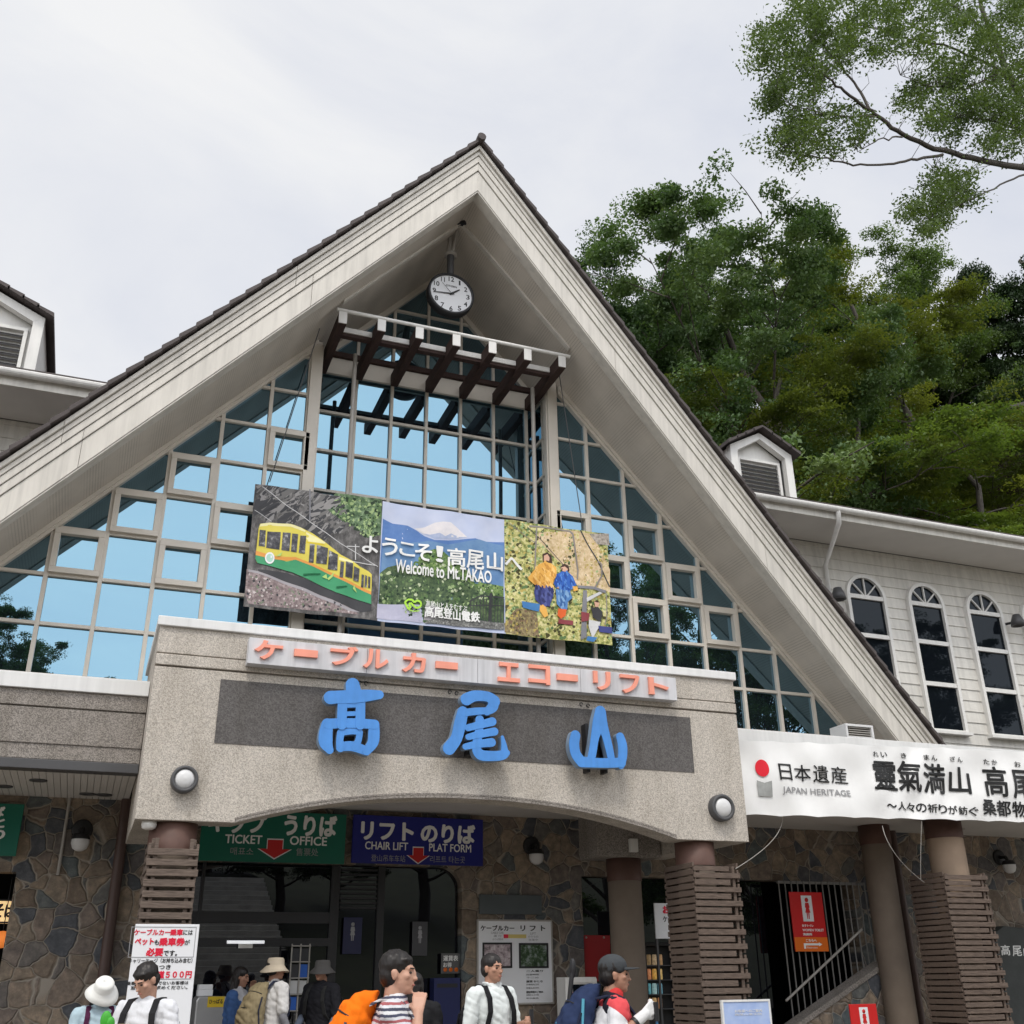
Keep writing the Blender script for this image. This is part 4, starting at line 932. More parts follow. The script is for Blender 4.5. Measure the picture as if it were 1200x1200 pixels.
# ------------------------------------------------------------------ clock under the ridge
YK = 14.0
ck = at(528, 345.5, YK); rad = (at(554.5, 345, YK).x-at(501.5, 345, YK).x)/2*1.02
K = thing('station_clock', 'round white station clock with a black rim hung below the ridge', 'clock', ck)
k = MB(); k.lathe([(0.001, -0.14), (rad*0.9, -0.14), (rad, -0.10), (rad, 0.05), (rad*0.90, 0.055), (rad*0.90, 0.03)], ck, '-y', 40); k.build('case', M['black'], K)
k = MB(); k.lathe([(0.001, 0.031), (rad*0.905, 0.031)], ck, '-y', 40); k.build('dial', M['white_sign'], K)
k = MB(); yk = ck.y-0.034
for i in range(1, 13):
    a = math.radians(90-30*i); r_ = rad*0.73; h = rad*0.22; w = h*{1: 0.26, 11: 0.72}.get(i, 0.62 if i < 10 else 1.05); cx, cz = ck.x+r_*math.cos(a), ck.z+r_*math.sin(a)
    k.text(str(i), cx-w/2, cx+w/2, cz-h/2, cz+h/2, yk, bold=0.012)
k.text('CITIZEN', ck.x-rad*0.24, ck.x+rad*0.24, ck.z+rad*0.34, ck.z+rad*0.42, yk, bold=0.01)
k.build('numerals', M['letter_black'], K)
def hand(ang, ln, w, y):
    a = math.radians(90-ang); d = Vector((math.cos(a), math.sin(a))); e_ = Vector((-d.y, d.x))*w
    p = [(ck.x+d.x*u+e_.x*s_, ck.z+d.y*u+e_.y*s_) for u, s_ in ((-0.18*ln, 1), (ln, 0.45), (ln, -0.45), (-0.18*ln, -1))]
    MB().prism(p, y-0.004, y).build('hand', M['letter_black'], K)
hand(53, rad*0.46, 0.020, yk-0.004); hand(264, rad*0.72, 0.012, yk-0.010); hand(318, rad*0.6, 0.004, yk-0.016)
h = MB(); h.use(M['dkgrey']); h.tube([(ck.x, ck.y+0.03, ck.z+rad*0.97), (ck.x, ck.y+0.03, ck.z+rad+0.42)], 0.062, 12)
h.use(M['pipe']); h.lathe([(0.001, 0), (0.11, 0), (0.11, 0.03), (0.001, 0.03)], (ck.x, ck.y+0.03, ck.z+rad+0.42)); h.tube([(ck.x+0.03, ck.y+0.03, ck.z+rad+0.45), (ck.x+0.09, ck.y-0.05, ZF-0.04)], 0.03, 8); h.tube([(ck.x-0.03, ck.y+0.05, ck.z+rad+0.45), (ck.x+0.03, ck.y+0.08, ZF-0.05)], 0.05, 8)
h.build('hanger', None, K)
c_ = MB(); c_.ball(at(546, 260, 13.7), 0.06); c_.ball(at(536, 263, 13.75), 0.045); c_.box(at(541, 262, 13.72).x-0.05, at(541, 262, 13.72).x+0.05, 13.68, 13.76, at(541, 262, 13.72).z-0.02, ZF-0.02)
tag(c_.build('spotlight', M['black'], org=at(541, 262, 13.72)), 'tiny black twin spotlight fixed at the peak of the soffit', 'lamp')

# ------------------------------------------------------------------ hanging signs over the doors
def sign_frame(name, label, cat, pts, Y, m, thick=0.05, border=None):
    """pts: px of left, right, top and bottom of the board"""
    l, r_, t, b_ = pts
    x0, x1 = at(l, (t+b_)/2, Y).x, at(r_, (t+b_)/2, Y).x; z1, z0 = at((l+r_)/2, t, Y).z, at((l+r_)/2, b_, Y).z
    o = thing(name, label, cat, ((x0+x1)/2, Y, z0))
    MB().box(x0, x1, Y, Y+thick, z0, z1).build('board', m, o, bevel=0.004)
    if border:
        f = MB(); rect_frame(f, x0-0.015, x1+0.015, z0-0.015, z1+0.015, Y-0.008, Y+thick*0.6, 0.022); f.build('frame', border, o)
    return o, x0, x1, z0, z1
def arrow(x, z, w, h, y):
    return [(x-w*0.24, z+h/2), (x+w*0.24, z+h/2), (x+w*0.24, z), (x+w/2, z), (x, z-h/2), (x-w/2, z), (x-w*0.24, z)]
YSG = 14.85
o, x0, x1, z0, z1 = sign_frame('ticket_office_sign', 'green ticket office sign with a red arrow, left of the blue sign', 'sign', (235, 405, 951, 1010.5), YSG, M['sign_green'])
t = MB(); t.use(M['letter_white'])
t.textpx('キップ', 245, 963, 312, 966, 22, YSG-0.004, bold=0.045); t.textpx('うりば', 334, 966.5, 394, 968.5, 23, YSG-0.004, bold=0.045)
t.textpx('TICKET', 264, 983, 307, 984, 10, YSG-0.004, bold=0.02); t.textpx('OFFICE', 340, 985, 383, 986, 10, YSG-0.004, bold=0.02)
t.use(M['letter_grey']); t.textpx('매표소', 270, 997, 297, 998, 9, YSG-0.004); t.textpx('售票处', 347, 998, 373, 999, 9, YSG-0.004)
t.build('lettering', None, o)
P = at(322, 995, YSG); t = MB(); t.use(M['white_sign']); t.prism(arrow(P.x, P.z, 0.46, 0.27, 0), YSG-0.004, YSG-0.001); t.use(M['sign_red']); t.prism(arrow(P.x, P.z, 0.42, 0.235, 0), YSG-0.007, YSG-0.0045); t.build('arrow', None, o)
o, x0, x1, z0, z1 = sign_frame('chair_lift_sign', 'dark blue chair lift sign with a red arrow, right of the green sign', 'sign', (413, 566, 957.5, 1013), YSG, M['sign_blue'])
t = MB(); t.use(M['letter_white'])
t.textpx('リフト', 424, 973, 484, 975, 20, YSG-0.004, bold=0.045); t.textpx('のりば', 494, 976, 556, 978, 21, YSG-0.004, bold=0.045)
t.textpx('CHAIR LIFT', 428, 990.5, 478, 992, 9, YSG-0.004, bold=0.015); t.textpx('PLAT FORM', 503, 993, 552, 994.5, 9, YSG-0.004, bold=0.015)
t.use(M['letter_grey']); t.textpx('登山吊车车站', 435, 1005, 475, 1006.5, 8, YSG-0.004); t.textpx('리프트 타는곳', 504, 1006.5, 545, 1008, 8, YSG-0.004)
t.build('lettering', None, o)
P = at(490, 1002.5, YSG); t = MB(); t.use(M['white_sign']); t.prism(arrow(P.x, P.z, 0.34, 0.235, 0), YSG-0.004, YSG-0.001); t.use(M['sign_red']); t.prism(arrow(P.x, P.z, 0.31, 0.205, 0), YSG-0.007, YSG-0.0045); t.build('arrow', None, o)
o, x0, x1, z0, z1 = sign_frame('green_sign', 'green hanging sign at the left edge of the picture above the lit shop', 'sign', (-90, 24, 940, 1002), YSG, M['sign_green'])
t = MB(); t.use(M['letter_white'])
for ch, py in (('ば', 951), ('と', 964), ('り', 978)): t.textpx(ch, -7, py, 5, py, 11, YSG-0.004, bold=0.05)
t.build('lettering', None, o)

# ------------------------------------------------------------------ heritage banner
YH = 12.70
hb = thing('heritage_banner', 'long white cloth heritage banner with black brush lettering tied along the canopy front', 'banner', (10.5, YH, 3.8))
hx0, hx1 = at(866, 910, YH).x, 15.6
def hz(x, which):                                          # measured top and bottom edge
    t = (x-hx0)/(at(1200, 920, YH).x-hx0)
    a, b_ = ((at(866, 866.5, YH).z, at(1200, 880, YH).z) if which else (at(874, 955.5, YH).z, at(1200, 963.5, YH).z)); return a+(b_-a)*t
def hrip(x, z):
    return 0.013*math.sin(x*7.3+z*5)+0.012*math.sin(x*3.1-z*7)+0.013*math.sin(x*11-z*9)*max(0, math.sin(x*1.7+1))+0.006*math.sin(x*17+z*3)*max(0, math.sin(x*2.3))
m = MB(); nx_, nz_ = 260, 40; vs = []
for kk in (0, 1):
    for j in range(nz_+1):
        for i in range(nx_+1):
            x = hx0+(hx1-hx0)*i/nx_; v = j/nz_; z = hz(x, 0)*(1-v)+hz(x, 1)*v
            sag = -0.018*abs(math.sin((x-hx0)*math.pi/0.62))*(v-0.5)*2
            vs.append((x, YH+hrip(x, z)+0.004*kk, z+sag-0.018*(v-0.5)*0))
q = (nx_+1)*(nz_+1); fs = [(j*(nx_+1)+i, j*(nx_+1)+i+1, (j+1)*(nx_+1)+i+1, (j+1)*(nx_+1)+i) for j in range(nz_) for i in range(nx_)]
m.add(vs, fs+[tuple(q+i for i in f[::-1]) for f in fs], True)
m.build('cloth', mat('banner_cloth', (0.84, 0.84, 0.83), 0.75, 0.05, 2.2, bmp=0.15, bscale=7), hb)
yh = YH-0.012
def hr(X, Y, Z): return X, Y+np.array([hrip(x, z) for x, z in zip(X, Z)]), Z
t = MB(); t.use(M['letter_black'])
s_, o_ = 3.4286, (850, 850)
def hq(ch, x0, y0, x1, y1, **kw):
    xl, xr, yt, yb = o_[0]+x0/s_, o_[0]+x1/s_, o_[1]+y0/s_, o_[1]+y1/s_
    t.textpx(ch, xl, (yt+yb)/2, xr, (yt+yb)/2, yb-yt, yh, fn=hr, depth=0.002, **kw)
for ch, a in (('日', (215, 155, 265, 220)), ('本', (278, 160, 342, 224)), ('遺', (352, 162, 414, 230)), ('産', (424, 166, 492, 234))): hq(ch, *a, bold=0.006)
for ch, a in (('靈', (592, 146, 688, 258)), ('氣', (694, 146, 784, 264)), ('満', (796, 156, 884, 272)), ('山', (898, 170, 984, 272)), ('高', (1042, 168, 1132, 284)), ('尾', (1148, 182, 1238, 294)), ('山', (1260, 190, 1346, 300))): hq(ch, *a, bold=0.02, shear=0.10)
for i, ch in enumerate('～人々の祈りが紡ぐ'): hq(ch, 650+i*41, (316 if ch == '～' else 304)+i*3.1, 686+i*41, (330 if ch == '～' else 338)+i*3.1, bold=0.016, shear=0.05)
for ch, a in (('桑', (1030, 300, 1086, 360)), ('都', (1092, 304, 1150, 364)), ('物', (1156, 308, 1212, 368)), ('語', (1220, 312, 1276, 372)), ('～', (1284, 336, 1330, 350))): hq(ch, *a, bold=0.02, shear=0.05)
for ch, x in (('れ', 598), ('い', 630), ('き', 705), ('ま', 796), ('ん', 828), ('ざ', 898), ('ん', 930), ('た', 1038), ('か', 1070), ('お', 1165)): hq(ch, x, 104+(x-598)*0.073, x+22, 124+(x-598)*0.073, bold=0.01)
t.use(M['letter_grey']); hq('JAPAN HERITAGE', 230, 254, 502, 286, bold=0.008)
t.build('lettering', None, hb)
t = MB(); t.use(mat('emblem_red', (0.75, 0.012, 0.03), 0.6, 0.02)); C0 = at(850+147/s_, 850+172/s_, yh); rr = 0.105
t.add([(C0.x+rr*q/6*math.cos(i*math.pi/14), yh-0.003+hrip(C0.x+rr*q/6*math.cos(i*math.pi/14), C0.z+rr*q/6*1.14*math.sin(i*math.pi/14)), C0.z+rr*q/6*1.14*math.sin(i*math.pi/14)) for q in range(1, 7) for i in range(28)], [tuple(range(28))]+[(q*28+i, q*28+(i+1) % 28, (q+1)*28+(i+1) % 28, (q+1)*28+i) for q in range(5) for i in range(28)])
t.use(mat('emblem_grey', (0.36, 0.37, 0.36), 0.6, 0.15, 12)); x0, z1 = xz(850+127/s_, 850+220/s_, yh); x1, z0 = xz(850+190/s_, 850+287/s_, yh)
t.add([(x0+(x1-x0)*i/6, yh-0.003+hrip(x0+(x1-x0)*i/6, z0+(z1-z0)*j/6), z0+(z1-z0)*j/6*(1 if j < 6 else 1-0.16*(1-abs(i-3)/3))) for j in range(7) for i in range(7)], [(j*7+i, j*7+i+1, j*7+i+8, j*7+i+7) for j in range(6) for i in range(6)])
t.build('emblem', None, hb)
for i, (pts) in enumerate((((917, 957), (905, 985), (862, 1018)), ((1034, 968), (1050, 1002), (1083, 1034)), ((1080, 962), (1079, 1000), (1079, 1030)))):
    yy = (12.72, 12.55, 12.9)[i]
    q0, q1, q2 = at(*pts[0], 12.72), at(*pts[1], (12.72+yy)/2), at(*pts[2], 11.9 if i == 0 else 12.93); q1 = q1*2-(q0+q2)/2
    tag(MB().tube([q0*(1-t_)**2+q1*2*t_*(1-t_)+q2*t_*t_ for t_ in [j/12 for j in range(13)]], 0.005, 6).build('cord', M['pipe'], org=at(*pts[0], 12.72)),
        ('slack white cord from the heritage banner to the slatted pillar under the beam', 'slack white cord from the heritage banner to the far slatted pillar', 'thin straight white cord hanging beside the far slatted pillar')[i], 'cord')

# ------------------------------------------------------------------ lamps and small fittings
def beam_lamp(px, py, rp, label):
    c = at(px, py, YB); r_ = (at(px+rp, py, YB).x-at(px-rp, py, YB).x)/2
    o = thing('bulkhead_lamp', label, 'lamp', c, 'round lamps on the entrance beam')
    MB().lathe([(r_, 0), (r_, 0.10), (r_*0.95, 0.115), (r_*0.74, 0.115), (r_*0.72, 0.09)], c, '-y', 36).build('rim', M['dkgrey'], o)
    MB().lathe([(r_*0.73, 0.09), (r_*0.6, 0.118), (r_*0.3, 0.132), (0.001, 0.136)], c, '-y', 36).build('lens', M['lens'], o)
beam_lamp(215.5, 914.5, 16.2, 'round grey bulkhead lamp on the beam, beside the ticket office end')
beam_lamp(843, 947.5, 13.2, 'round grey bulkhead lamp on the beam, next to the heritage banner')
def wall_lamp(px, py, Y, label):
    c = at(px, py, Y)
    o = thing('wall_lamp', label, 'lamp', c, 'black wall lamps with white globes')
    k = MB(); k.lathe([(0.13, 0.0), (0.13, 0.03), (0.11, 0.04), (0.001, 0.04)], (c.x, Y+0.0, c.z+0.13), '-y', 24); k.tube([(c.x, Y-0.04, c.z+0.13), (c.x, Y-0.16, c.z+0.12), (c.x, Y-0.2, c.z+0.04)], 0.03, 8)
    k.lathe([(0.001, 0.06), (0.09, 0.06), (0.115, 0.0), (0.115, -0.01)], (c.x, Y-0.2, c.z)); k.build('bracket', M['black'], o)
    k = MB(); k.lathe([(0.108, -0.01), (0.108, -0.06), (0.085, -0.12), (0.04, -0.15), (0.001, -0.155)], (c.x, Y-0.2, c.z)); k.build('globe', M['lens'], o)
wall_lamp(94.5, 985, YS, 'black wall lamp with white globe on the wall left of the slatted pillars')
wall_lamp(622.5, 1002, YS, 'black wall lamp with white globe above the grey plaque')
wall_lamp(1172, 1014, YS-0.12, 'black wall lamp with white globe right of the far slatted pillar')
def flood(px, py, label):
    c = at(px, py, YW-0.3); o = thing('floodlight', label, 'lamp', c, 'floodlights on the wing wall')
    MB().tube([(c.x-0.08, YW-0.02, c.z), (c.x, c.y+0.1, c.z)], 0.03, 8).build('arm', M['black'], o)
    MB().lathe([(0.001, 0.16), (0.08, 0.15), (0.14, 0.0), (0.15, -0.10), (0.12, -0.10), (0.10, -0.02), (0.001, -0.01)], (c.x+0.03, c.y, c.z), 'z', 20).build('lamp_head', M['dkgrey'], o)
flood(981, 697, 'dark floodlight between the gable roof and the first arched window'); flood(1191, 728, 'dark floodlight at the right edge beside the third arched window')
c = at(1008, 865, 13.4)
fb = thing('box_light', 'pale louvred box floodlight standing on the canopy at the foot of the gable', 'lamp', (c.x, 13.4, ZCT))
x0, x1 = at(992, 858, 13.3).x, at(1024, 858, 13.3).x; z0, z1 = at(1008, 866, 13.3).z, at(1008, 849, 13.3).z
k = MB(); rect_frame(k, x0, x1, z0, z1, 13.3, 13.7, 0.035); k.box(x0+0.002, x1-0.002, 13.5, 13.7, z0+0.002, z1-0.002); k.build('housing', M['lens'], fb, bevel=0.004)
k = MB()
for i in range(5): z = z0+0.04+i*(z1-z0-0.06)/5; k.box(x0+0.036, x1-0.036, 13.33, 13.40, z, z+0.012)
k.build('louver', M['pipe'], fb); MB().box((x0+x1)/2-0.05, (x0+x1)/2+0.05, 13.45, 13.6, ZCT-0.04, z0-0.001).build('stand', M['dkgrey'], fb)
c = at(175, 963, 12.15)
k = MB(); k.lathe([(0.001, 0.0), (0.075, 0.0), (0.08, -0.03), (0.07, -0.07), (0.04, -0.085), (0.001, -0.09)], (c.x, 12.13, bz0-0.001)); tag(k.build('dome_camera', M['white'], org=(c.x, 12.13, bz0)), 'small white dome camera under the beam by the slatted pillar', 'camera')
c = at(741, 991, 13.69); k = MB(); k.box(c.x-0.06, c.x+0.06, 13.62, 13.698, c.z-0.09, c.z+0.09); tag(k.build('junction_box', M['white'], bevel=0.01, org=c), 'small white box on the concrete cross beam', 'box')

# ------------------------------------------------------------------ notices on and in front of the walls
Yp_ = 11.72
o, x0, x1, z0, z1 = sign_frame('pet_ticket_board', 'tall white notice board with red lettering in front of the slatted pillar', 'notice', (149, 226, 1083, 1240), Yp_, M['white_sign'], 0.03)
MB().box(x0+0.1, x0+0.14, Yp_+0.03, Yp_+0.05, 0, z0).build('leg', M['pipe'], o); MB().box(x1-0.14, x1-0.10, Yp_+0.03, Yp_+0.05, 0, z0).build('leg', M['pipe'], o)
def pxs(x, y): return 50+x/6, 1070+y/6
t = MB(); yv = Yp_-0.003
def pt(body, x0, x1, y, h, m, bold=0.02):
    t.use(M[m]); a = pxs(x0, y); b_ = pxs(x1, y); t.textpx(body, a[0], a[1], b_[0], b_[1], h/6, yv, bold=bold, depth=0.002)
pt('ケーブルカー', 645, 895, 134, 40, 'letter_red', 0.035); pt('乗車', 898, 985, 136, 42, 'letter_red', 0.05); pt('には', 990, 1055, 136, 34, 'letter_black', 0.02)
pt('ペット', 650, 780, 200, 46, 'letter_red', 0.045); pt('も', 786, 818, 206, 36, 'letter_black', 0.02); pt('乗車券', 822, 998, 202, 54, 'letter_red', 0.05); pt('が', 1000, 1034, 206, 36, 'letter_black', 0.02)
pt('必要', 730, 845, 274, 54, 'letter_red', 0.05); pt('です。', 850, 945, 282, 40, 'letter_black', 0.02)
pt('キャリーケージ（お持ち込み含む）', 605, 1052, 334, 34, 'letter_black', 0.015); pt('１つにつき', 690, 900, 380, 32, 'letter_black', 0.015); pt('片道５００円', 760, 1046, 432, 50, 'letter_red', 0.045)
pt('乗車券をお持ちでないお客様は', 590, 1024, 492, 26, 'letter_black', 0.01); pt('窓口にてお求めください。', 620, 1018, 524, 26, 'letter_black', 0.01)
t.build('lettering', None, o)
t = MB(); t.use(M['letter_grey'])
a, b_ = at(*pxs(612, 205), yv), at(*pxs(1072, 205), yv); za, zb2 = at(*pxs(850, 96), yv).z, at(*pxs(850, 312), yv).z
rect_frame(t, a.x, b_.x, zb2, za, yv, yv+0.002, 0.006); a, b_ = at(*pxs(760, 465), yv), at(*pxs(1040, 465), yv); t.box(a.x, b_.x, yv, yv+0.002, a.z-0.004, a.z+0.002)
t.build('border', None, o)
Yw_ = 14.955
o, x0, x1, z0, z1 = sign_frame('plaque', 'blank slate grey plaque on the flagstone wall', 'plaque', (562, 635, 1048.5, 1071.5), Yw_, mat('slate_plaque', (0.085, 0.10, 0.105), 0.6, 0.1, 3), 0.04)
o, x0, x1, z0, z1 = sign_frame('route_notice', 'white framed cable car and lift notice with two photographs on the stone wall', 'notice', (560, 647, 1079, 1176), Yw_, M['white_sign'], 0.04, M['pipe'])
s_ = 7.0588; t = MB(); yv = Yw_-0.004
def rt(body, x0, x1, y, h, m='letter_black', bold=0.02): t.use(M[m]); t.textpx(body, 530+x0/s_, 1030+y/s_, 530+x1/s_, 1030+(y+3)/s_, h/s_, yv, bold=bold, depth=0.002)
rt('ケーブルカー', 235, 512, 404, 44, bold=0.03); rt('リ フ ト', 566, 768, 406, 44, bold=0.03)
for body, x0_, x1_, y in (('CABLE CAR', 320, 425, 444), ('運 行', 342, 408, 470), ('のりば案内', 334, 420, 498), ('LIFT', 645, 692, 450), ('のりもの', 628, 712, 476), ('営業中', 632, 710, 502)): rt(body, x0_, x1_, y, 18, 'letter_grey', 0.0)
for body, y, h in (('二人乗り', 760, 18), ('所要時間', 790, 14), ('十二分', 814, 14), ('運賃 おとな', 846, 18), ('片道四九〇円', 872, 14), ('往復九五〇円', 900, 14), ('運転時間のご案内', 934, 18), ('九時から十六時', 958, 14), ('年中無休', 985, 14)): rt(body, 612, 750 if h > 15 else 716, y, h, 'letter_black' if h > 15 else 'letter_grey', 0.01)
t.build('lettering', None, o)
for (xa, xb, ya, yb, stops) in ((250, 494, 526, 738, [(0.35, (0.10, 0.09, 0.09)), (0.5, (0.42, 0.34, 0.36)), (0.65, (0.66, 0.62, 0.62))]), (552, 794, 530, 738, [(0.35, (0.01, 0.025, 0.012)), (0.5, (0.06, 0.10, 0.05)), (0.66, (0.32, 0.36, 0.36))])):
    a, b_ = at(530+xa/s_, 1030+(ya+yb)/2/s_, yv), at(530+xb/s_, 1030+(ya+yb)/2/s_, yv); zt2, zb2 = at(530+(xa+xb)/2/s_, 1030+ya/s_, yv).z, at(530+(xa+xb)/2/s_, 1030+yb/s_, yv).z
    f = MB(); f.use(M['black']); rect_frame(f, a.x, b_.x, zb2, zt2, yv-0.008, yv+0.003, 0.025); f.use(photo_mat('framed_photo', stops, 12)); f.box(a.x+0.024, b_.x-0.024, yv-0.001, yv+0.002, zb2+0.024, zt2-0.024); f.build('photograph', None, o)
a, b_ = at(530+425/s_, 1030+474/s_, yv), at(530+612/s_, 1030+474/s_, yv); f = MB(); f.use(M['letter_red']); f.box(a.x, a.x+0.07, yv-0.001, yv+0.001, a.z-0.025, a.z+0.025); f.use(mat('yellow_strip', (0.62, 0.50, 0.16), 0.5, 0.05)); f.box(a.x+0.071, b_.x, yv-0.001, yv+0.001, a.z-0.025, a.z+0.025); f.build('colour_strip', None, o)
# red poster and white notice in the dark bay, lit vending machine, cabinet
Yd = 15.05
o, x0, x1, z0, z1 = sign_frame('red_poster', 'plain dark red poster pinned beside the inner round pillar', 'poster', (685, 716, 1096, 1150), Yd, mat('dark_red_poster', (0.30, 0.008, 0.01), 0.5, 0.05), 0.02)
k = MB(); [k.lathe([(0.016, 0.0), (0.012, 0.012), (0.001, 0.014)], (x, Yd, z1-0.03), '-y', 10) for x in (x0+0.04, x1-0.1)]; k.build('pin', M['pipe'], o)
o, x0, x1, z0, z1 = sign_frame('white_notice', 'white notice with red heading half hidden behind the slatted pillar', 'notice', (767.5, 803, 1058.5, 1100), 14.2, M['white_sign'], 0.02)
t = MB(); t.use(M['letter_red']); t.textpx('お知らせ', 777, 1066, 808, 1066.5, 9, 14.197, bold=0.05); t.use(M['letter_black']); t.textpx('ケーブルカー', 777, 1077, 812, 1077, 7, 14.197, bold=0.02); t.build('lettering', None, o)
MB().box(x0+0.02, x0+0.05, 14.23, 14.26, 0, z0+0.1).build('post', M['dkgrey'], o)
Yv = 14.5
xv0, xv1 = at(756, 1150, Yv).x, at(792, 1150, Yv).x
vm = thing('vending_machine', 'dark drinks vending machine with lit rows of cans by the inner pillar', 'vending machine', ((xv0+xv1)/2, Yv, 0))
k = MB(); rect_frame(k, xv0, xv1+0.12, 0, at(775, 1104, Yv).z, Yv, Yv+0.65, 0.05); k.box(xv0+0.051, xv1+0.069, Yv+0.2, Yv+0.648, 0.051, at(775, 1104, Yv).z-0.051); k.box(xv0+0.051, xv1+0.069, Yv+0.02, Yv+0.19, 0.051, 0.75); k.build('cabinet', M['black'], vm, bevel=0.01)
cols = [[(0.30, 0.20, 0.10), (0.45, 0.33, 0.2), (0.40, 0.24, 0.12)], [(0.55, 0.22, 0.10), (0.6, 0.34, 0.08), (0.62, 0.42, 0.15)], [(0.10, 0.30, 0.34), (0.35, 0.52, 0.52), (0.14, 0.33, 0.42)], [(0.45, 0.26, 0.10), (0.5, 0.32, 0.14), (0.4, 0.2, 0.1)]]
tops = [1119, 1136, 1153, 1170]
for i, py in enumerate(tops):
    c = at(766, py+12, Yv+0.12); sh = MB().box(xv0+0.052, xv1+0.068, Yv+0.06, Yv+0.198, c.z-0.012, c.z).build('shelf', M['dkgrey'], vm)
    for j in range(3):
        xx = at(760+j*6.6, py, Yv+0.12).x
        MB().lathe([(0.001, 0), (0.03, 0), (0.033, 0.01), (0.033, 0.125), (0.026, 0.14), (0.001, 0.14)], (xx, Yv+0.12, c.z+0.001), 'z', 14).build('can', mat('can', cols[i][j], 0.35, 0.35, 30, emit=0.30), vm)
Yc_ = 14.2
o, x0, x1, z0, z1 = sign_frame('fire_cabinet', 'white wall cabinet with a dark window beside the stone wall', 'cabinet', (664, 701, 1145, 1260), Yc_, M['white'], 0.3)
k = MB(); k.use(M['white']); rect_frame(k, x0+0.05, x1, z0+0.03, z1-0.02, Yc_-0.02, Yc_-0.001, 0.05); k.build('door', None, o, bevel=0.004); k = MB(); k.box(x0+0.11, x1-0.06, Yc_-0.008, Yc_-0.001, z1-0.42, z1-0.09); k.build('window', M['dark_glass'], o); k = MB(); k.box(x0+0.075, x0+0.095, Yc_-0.03, Yc_-0.021, z1-0.26, z1-0.19); k.build('handle', M['letter_red'], o)
# grille, rail, parapet and the two red toilet signs
Yg_ = 14.75
gr = thing('stair_grille', 'grey steel bar grille closing the stair opening behind the red toilet sign', 'grille', at(960, 1110, Yg_))
x0, x1 = at(912, 1030, Yg_).x, at(1012, 1030, Yg_).x; zt2 = at(960, 1033, Yg_).z; k = MB(); n = 15
for i in range(n): x = x0+(x1-x0)*i/(n-1); k.box(x-0.008, x+0.008, Yg_, Yg_+0.016, 0.45+max(0, (x-x0))*0.72, zt2)
k.box(x0-0.011, x1+0.011, Yg_+0.021, Yg_+0.05, zt2-0.04, zt2); k.build('bars', mat('grille_steel', (0.20, 0.195, 0.185), 0.45, 0.1), gr)
a, b_ = at(921, 1173, Yg_-0.02), at(1010, 1089, Yg_-0.02); MB().tube([a, b_], 0.02, 8).build('handrail', M['pipe'], gr)
pp = MB(); a, b_ = at(922, 1203, 14.6), at(1030, 1133, 14.6)
pp.use(M['stone']); pp.prism([(a.x-0.4, 0), (b_.x, 0), (b_.x, b_.z), (a.x-0.4, a.z-0.26)], 14.45, 14.7); pp.use(M['concrete_dim']); pp.prism([(a.x-0.4, a.z-0.258), (b_.x, b_.z+0.002), (b_.x, b_.z+0.08), (a.x-0.4, a.z-0.18)], 14.42, 14.73)
tag(pp.build('stair_parapet', None, org=(a.x, 14.55, 0)), 'sloping flagstone parapet with a pale coping below the grille', 'wall')
def person_icon(t, x, z, h, y):
    t.lathe([(h*0.11, 0), (h*0.11, 0.002), (0.001, 0.002)], (x, y, z+h*0.40), '-y', 14)
    t.prism([(x-h*.10, z+h*.27), (x+h*.10, z+h*.27), (x+h*.14, z+h*.05), (x+h*.09, z+h*.02), (x+h*.15, z-h*.20), (x-h*.15, z-h*.20), (x-h*.09, z+h*.02), (x-h*.14, z+h*.05)], y-0.0025, y-0.0005)
    t.prism([(x-h*.085, z-h*.201), (x-h*.015, z-h*.201), (x-h*.02, z-h*.5), (x-h*.07, z-h*.5)], y-0.002, y-0.0005); t.prism([(x+h*.085, z-h*.201), (x+h*.015, z-h*.201), (x+h*.02, z-h*.5), (x+h*.07, z-h*.5)], y-0.002, y-0.0005)
def toilet_sign(name, label, l, r_, tp, bt, Y, small=False):
    o, x0, x1, z0, z1 = sign_frame(name, label, 'sign', (l, r_, tp, bt), Y, M['sign_red'], 0.02)
    w, h = x1-x0, z1-z0; t = MB(); cx = (x0+x1)/2
    t.use(M['white_sign']); t.box(cx-w*.16, cx+w*.16, Y-0.003, Y-0.0005, z1-h*.50, z1-h*.06)
    t.use(M['sign_red']); person_icon(t, cx, z1-h*.28, h*.36, Y-0.003)
    t.use(M['letter_white']); t.text('女子トイレ', x0+w*.28, x0+w*.62, z0+h*.41, z0+h*.45, Y-0.003, bold=.03); t.text('WOMEN TOILET', x0+w*.28, x0+w*.92, z0+h*.335, z0+h*.375, Y-0.003, bold=.02); t.text('洗面所', x0+w*.28, x0+w*.55, z0+h*.265, z0+h*.305, Y-0.003, bold=.03)
    t.build('lettering', None, o)
    t = MB(); t.use(M['sign_orange']); t.box(x0+0.001, x1-0.001, Y-0.004, Y-0.0005, z0+0.001, z0+h*.235)
    t.use(M['letter_white']); t.text('こちらへ', x0+w*.34, x0+w*.66, z0+h*.16, z0+h*.205, Y-0.006, bold=.03)
    t.box(x0+w*.26, x0+w*.72, Y-0.0065, Y-0.0045, z0+h*.10, z0+h*.135); t.box(x0+w*.26, x0+w*.32, Y-0.0065, Y-0.0045, z0+h*.045, z0+h*.10); t.prism([(x0+w*.72, z0+h*.085), (x0+w*.82, z0+h*.118), (x0+w*.72, z0+h*.15)], Y-0.0065, Y-0.0045)
    t.text('Restroom', x0+w*.36, x0+w*.66, z0+h*.05, z0+h*.08, Y-0.006); t.build('direction_strip', None, o)
    return o, x0, x1, z0
